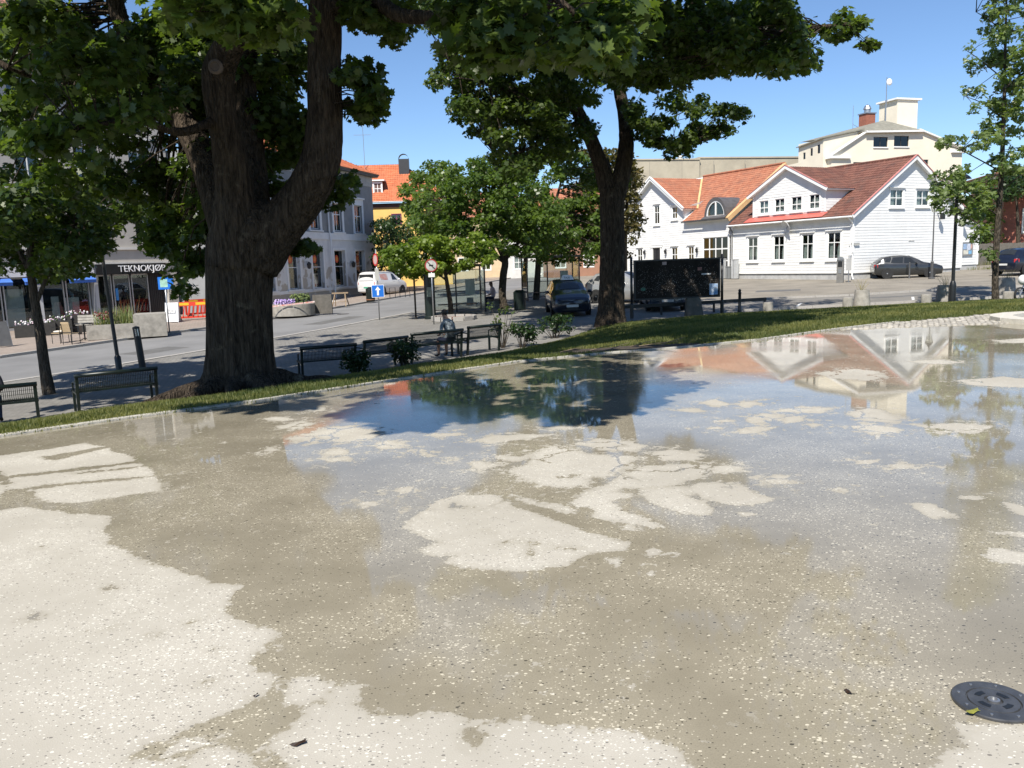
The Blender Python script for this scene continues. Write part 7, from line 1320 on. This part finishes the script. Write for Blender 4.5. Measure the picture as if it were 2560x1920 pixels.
c2 += fill([(1590, 235), (1740, 235), (1800, 262), (1858, 268), (1850, 325), (1795, 355), (1730, 350), (1715, 400), (1690, 400), (1600, 340), (1570, 300)], 62, D2-4, D2, .28, .46, 73, hol)
c2 += fill([(2065, 62), (2110, 18), (2170, 18), (2170, 55), (2110, 100), (2070, 95)], 9, 18.5, 19.5, .22, .34, 74) + fill([(2148, 92), (2180, 92), (2176, 122), (2152, 118)], 3, 18.6, 19, .18, .24, 75) + fill([(1400, 380), (1560, 420), (1560, 480), (1440, 470)], 8, D2+2, D2+4, .4, .6, 78)
rg = random.Random(76); tp2 = []
while len(tp2) < 90:
    u = Vector((rg.uniform(-1, 1), rg.uniform(-1, 1), rg.uniform(-1, 1)))
    if u.length > 1 or u.length < .4: continue
    q = Vector((4.6, 25.5, 11.5))+Vector((u.x*7.5, u.y*8.5, u.z*5.2))
    if (q.z-1.6)/max(q.y, .5) < .35: continue
    tp2.append((*q, rg.uniform(.75, 1.1)))
tp2 += overhead([(1300, 905), (1500, 880), (1900, 842), (2050, 814), (1800, 800), (1500, 800), (1300, 850)], 190, 6.5, 10, 77, -.4, .65, 1.0)
for i in range(50):
    zt = rg.uniform(0, 6); z = rg.uniform(9, 13); q = Vector((b2.x+rg.uniform(-.8, .8), b2.y+rg.uniform(-.6, .6), 0))+TOSUN*((z-zt)/math.tan(SUN_EL)); tp2.append((q.x, q.y, z, rg.uniform(.6, .9)))
c2, tp2 = rel(c2, b2), rel(tp2, b2); tw = MB(); rg = random.Random(10); twigs(tw, c2, nodes, rg, .05); twigs(tw, tp2, nodes, rg, .06, 3)
m.build('trunk', M_bark, T2, smooth=True, fix=False); tw.build('branches', M_bark, T2, smooth=True, fix=False)['kind'] = 'stuff'; crown('crown', c2, 108, .165, MAPLE, L_map, T2, 81); crown('upper_crown', tp2, 60, .3, MAPLE, L_map, T2, 82)

# ---------------------------------------------------------------- street trees and shrubs
L_lt = leaf_mat('street_maple_leaf', (.05, .09, .018), (.125, .18, .038), .42); L_dk = leaf_mat('dark_shrub_leaf', (.015, .035, .01), (.042, .075, .02), .25); L_cop = leaf_mat('bronze_leaf', (.055, .06, .018), (.13, .1, .035), .35); L_yg = leaf_mat('young_maple_leaf', (.08, .13, .02), (.19, .25, .04), .45)
def street_tree(name, label, base, pathpx, rads, dep, polys, leafm, size, n_per, seed, tmpl=MAPLE, bark=None, group='street trees up the street', dz=0, up=None):
    o = Vector((base.x, base.y, gz(base.x, base.y)+dz)); t = thing(name, label, 'tree', o, 0, group); m = MB(); nodes = []
    for k, (pp, rr) in enumerate(zip(pathpx, rads)): p, r = limb(m, [(D(px, py, dep+(q[0] if q else 0))-o) for px, py, *q in pp], rr, 10, 5, .03, seed+k); nodes.extend(zip(p, r))
    c = []
    for k, (poly, n, d0, d1, r0, r1) in enumerate(polys): c += fill(poly, n, d0, d1, r0, r1, seed+100+k)
    c = rel(c, o); tw = MB(); twigs(tw, c, nodes, random.Random(seed), .04); m.build('trunk', bark or M_bark2, t, smooth=True, fix=False); tw.build('branches', bark or M_bark2, t, smooth=True, fix=False)['kind'] = 'stuff'; crown('crown', c, n_per, size, tmpl, leafm, t, seed+200); return t
s9 = S(122, 985)
street_tree('maple_tree', 'slim leaning young maple at the far left beside the benches', s9, [[(124, 992), (112, 920), (98, 820), (84, 730), (74, 640), (90, 560), (120, 470)], [(90, 760), (140, 640), (190, 560)], [(78, 690), (30, 600), (-30, 540)]], [[.16, .13, .115, .1, .08, .05, .02], [.06, .04, .02], [.06, .04, .02]], s9.y, [([(0, 500), (100, 470), (230, 500), (285, 570), (265, 620), (200, 690), (120, 690), (60, 670), (0, 640)], 95, s9.y-2.4, s9.y+2.2, .3, .48), ([(-160, 480), (0, 500), (0, 680), (-120, 640)], 24, s9.y-2, s9.y+2, .5, .7), ([(250, 440), (360, 470), (350, 560), (260, 540)], 18, s9.y-1, s9.y+2, .28, .4)], L_map, .145, 100, 301, group=None)
b = S(1122, 795); street_tree('maple_tree', 'young pale green maple in the kerbed tree bed by the bus shelter', b, [[(1128, 800), (1126, 760), (1118, 710), (1110, 660), (1105, 620)], [(1115, 700), (1060, 660), (1000, 640)], [(1112, 690), (1160, 650), (1200, 620)]], [[.14, .12, .1, .07, .03], [.05, .04, .02], [.05, .04, .02]], b.y+.5, [([(960, 640), (1000, 610), (1070, 590), (1180, 585), (1240, 610), (1230, 660), (1180, 665), (1110, 680), (1060, 700), (1010, 690), (970, 665)], 110, b.y-1.6, b.y+2.2, .3, .48)], L_yg, .17, 85, 311)
b = S(1262, 772); street_tree('maple_tree', 'broad green street maple with leaning trunk beside the seated woman', b, [[(1262, 782), (1256, 740), (1258, 690), (1262, 650), (1240, 600), (1225, 530), (1230, 460)], [(1262, 655), (1215, 620), (1160, 570), (1110, 520)], [(1262, 650), (1310, 590), (1360, 540)]], [[.24, .2, .19, .18, .13, .08, .03], [.13, .09, .06, .03], [.12, .08, .03]], b.y, [([(1020, 560), (1030, 500), (1090, 450), (1160, 410), (1230, 400), (1330, 440), (1400, 500), (1440, 560), (1440, 610), (1380, 655), (1310, 640), (1240, 620), (1150, 610), (1080, 600)], 260, b.y-3, b.y+3.5, .42, .66)], L_lt, .185, 80, 321)
b = S(1068, 747); street_tree('maple_tree', 'tall slender street maple in front of the yellow house', b, [[(1068, 752), (1066, 700), (1064, 600), (1068, 500), (1075, 420)]], [[.14, .12, .1, .07, .03]], b.y, [([(1000, 480), (1030, 440), (1075, 400), (1110, 410), (1150, 450), (1150, 520), (1120, 570), (1070, 600), (1030, 570), (1010, 530)], 100, b.y-2.4, b.y+2.4, .45, .7)], L_lt, .24, 52, 331)
b = S(1322, 750); street_tree('maple_tree', 'dense street maple behind the taxi with two thin stems', b, [[(1310, 752), (1312, 700), (1316, 620), (1325, 520), (1340, 430)], [(1340, 752), (1344, 690), (1352, 600), (1390, 500), (1410, 420)]], [[.16, .15, .13, .09, .03], [.2, .19, .15, .09, .03]], b.y, [([(1230, 420), (1300, 385), (1400, 370), (1480, 390), (1530, 450), (1540, 560), (1530, 640), (1460, 665), (1380, 655), (1310, 620), (1250, 560)], 210, b.y-3, b.y+3, .45, .75)], L_lt, .24, 55, 341)
b = S(1555, 733); street_tree('bronze_tree', 'bronze tinted dark tree directly behind the second maple trunk', b, [[(1560, 738), (1560, 680), (1562, 600), (1568, 500), (1560, 420)]], [[.22, .2, .16, .1, .04]], b.y, [([(1440, 380), (1560, 370), (1598, 420), (1606, 500), (1598, 580), (1580, 635), (1545, 650), (1460, 640), (1430, 520)], 140, b.y-2.5, b.y+2.5, .45, .7)], L_cop, .24, 52, 351, tmpl=OVAL)
b = S(985, 725); street_tree('dark_bush', 'large dark green bush between the grey building and the yellow house', b, [[(985, 728), (985, 690), (980, 620)]], [[.2, .15, .05]], b.y-6, [([(938, 560), (985, 542), (1035, 575), (1050, 640), (1045, 690), (990, 705), (940, 700)], 100, b.y-8.5, b.y-4.5, .55, .85)], L_dk, .26, 55, 361, tmpl=OVAL, group=None)
# chestnut at the right
b = S(2489, 760); L_ch = leaf_mat('chestnut_leaf', (.08, .125, .04), (.19, .24, .09), .42)
street_tree('chestnut_tree', 'young chestnut with drooping fingered leaves beside the tall lamp at the right', b, [[(2489, 768), (2488, 700), (2492, 600), (2499, 500), (2505, 400), (2510, 270), (2513, 130), (2516, 0), (2518, -120)], [(2490, 590), (2440, 555), (2390, 530), (2345, 520)], [(2496, 540), (2430, 490), (2370, 455), (2335, 440)], [(2503, 430), (2450, 400), (2390, 370), (2345, 360)], [(2510, 300), (2460, 260), (2410, 240)], [(2512, 200), (2450, 150), (2415, 125)], [(2500, 480), (2550, 440), (2600, 420)], [(2512, 220), (2560, 180)], [(2514, 80), (2465, 45), (2440, 30)]], [[.15, .12, .11, .1, .085, .07, .05, .035, .02]]+[[.03, .024, .018, .01]]*3+[[.025, .018, .01]]*5, b.y,
    [([(2335, 440), (2400, 420), (2460, 440), (2495, 490), (2480, 545), (2440, 605), (2400, 545), (2345, 528), (2335, 470)], 34, b.y-1.6, b.y+1.6, .3, .46), ([(2335, 350), (2400, 345), (2430, 370), (2400, 385), (2340, 375)], 6, b.y-.8, b.y+.8, .25, .35), ([(2400, 230), (2440, 215), (2480, 250), (2560, 240), (2560, 420), (2500, 440), (2460, 400), (2420, 330), (2440, 300)], 34, b.y-1.6, b.y+1.6, .32, .48), ([(2415, 120), (2460, 100), (2450, 20), (2490, -40), (2600, -40), (2600, 240), (2490, 240), (2440, 190)], 60, b.y-1.6, b.y+1.6, .32, .48), ([(2560, 200), (2680, 150), (2680, 480), (2560, 480)], 26, b.y-1.5, b.y+1.5, .35, .5), ([(2440, 610), (2470, 600), (2490, 640), (2460, 650)], 3, b.y-.5, b.y+.5, .25, .35), ([(2440, -200), (2600, -200), (2600, -30), (2450, -30)], 26, b.y-1.6, b.y+1.6, .4, .6)], L_ch, .3, 25, 371, tmpl=PALM, group=None)
# trees behind the annex
for i, (px, py, dep, poly, lab, lm) in enumerate(((2455, 665, 74, [(2395, 480), (2440, 440), (2500, 450), (2500, 560), (2490, 640), (2440, 640), (2400, 560)], 'dark green tree rising behind the white annex', L_lt), (2545, 650, 72, [(2490, 440), (2560, 420), (2640, 440), (2640, 490), (2560, 480), (2500, 490)], 'dark tree crown above the brick building eaves', L_dk))):
    q = D(px, py, dep); street_tree('garden_tree', lab, q, [[(px, py, 0), (px, py-80, 0), (px-5, py-170, 0)]], [[.2, .15, .05]], dep, [(poly, 42, dep-2.5, dep+2.5, .8, 1.3)], lm, .3, 75, 381+10*i, tmpl=OVAL, group='garden trees behind the annex')
def shrub(label, p, n, r, h, leafm, size, seed, per=70, tmpl=OVAL, thin=False):
    t = thing('shrub', label, 'shrub', p, 0, 'shrubs between benches and lawn'); rg = random.Random(seed); c = [(rg.uniform(-r, r), rg.uniform(-r, r), h*rg.uniform(.35, .9), rg.uniform(.14, .26)*(.6 if thin else 1)) for _ in range(n)]; m = MB()
    for q in c: m.tube([(q[0]*.1, q[1]*.1, -.05), (q[0]*.6, q[1]*.6, q[2]*.6), q[:3]], [.012, .009, .004], 4)
    m.build('stems', M_bark2, t, fix=False)['kind'] = 'stuff'; crown('foliage', c, per, size, tmpl, leafm, t, seed+5, flat=.9)
def below(px, py, dy=0):
    q = S(px, py); return Vector((q.x, q.y+dy, gz(q.x, q.y+dy)))
for x, y, h, r, n, lab in ((-4.0, 20.95, .7, .32, 12, 'low dark shrub at the right end of the third bench'), (-2.95, 22.2, .75, .35, 13, 'low dark shrub between the fourth bench and the patterned shirt'), (.35, 25.6, .75, .35, 13, 'low dark shrub just right of the last bench'), (1.5, 27.8, .8, .5, 16, 'low dark shrub in front of the taxi')): shrub(lab, Vector((x, y, gz(x, y)-.02)), n, r, h, L_dk, .09, int(400+x*10))
shrub('thin upright shrub with sparse leaves at the end of the bench row', Vector((-.25, 25.75, gz(-.25, 25.75))), 16, .35, 1.5, L_map, .1, 440, per=10, thin=True)
# weeds along house foots
def tuft(label, p, seed, n=60, r=.5, h=.35):
    V_, F_, T_ = blades(n, 0, 0, r, r*.3, 0, .1, h, seed, .012, .6); o = npmesh('weed_tuft', V_, F_, MATS['grass_blade'], None, {'tint': T_}); o.location = p; tag(o, label, 'weeds', kind='stuff')
tuft('tuft of weeds at the foot of the brick building', Vector((44.5, 74.6, gz(44.5, 74.6))), 3, 400, 3, .9); tuft('grass fringe along the white annex foundation', Vector((35.5, 60.3, gz(35.5, 60.3))), 4, 200, 2, .3); tuft('grass strip by the timber fence', Vector((40.5, 67.5, gz(40.5, 67.5))), 5, 500, 3, .4)
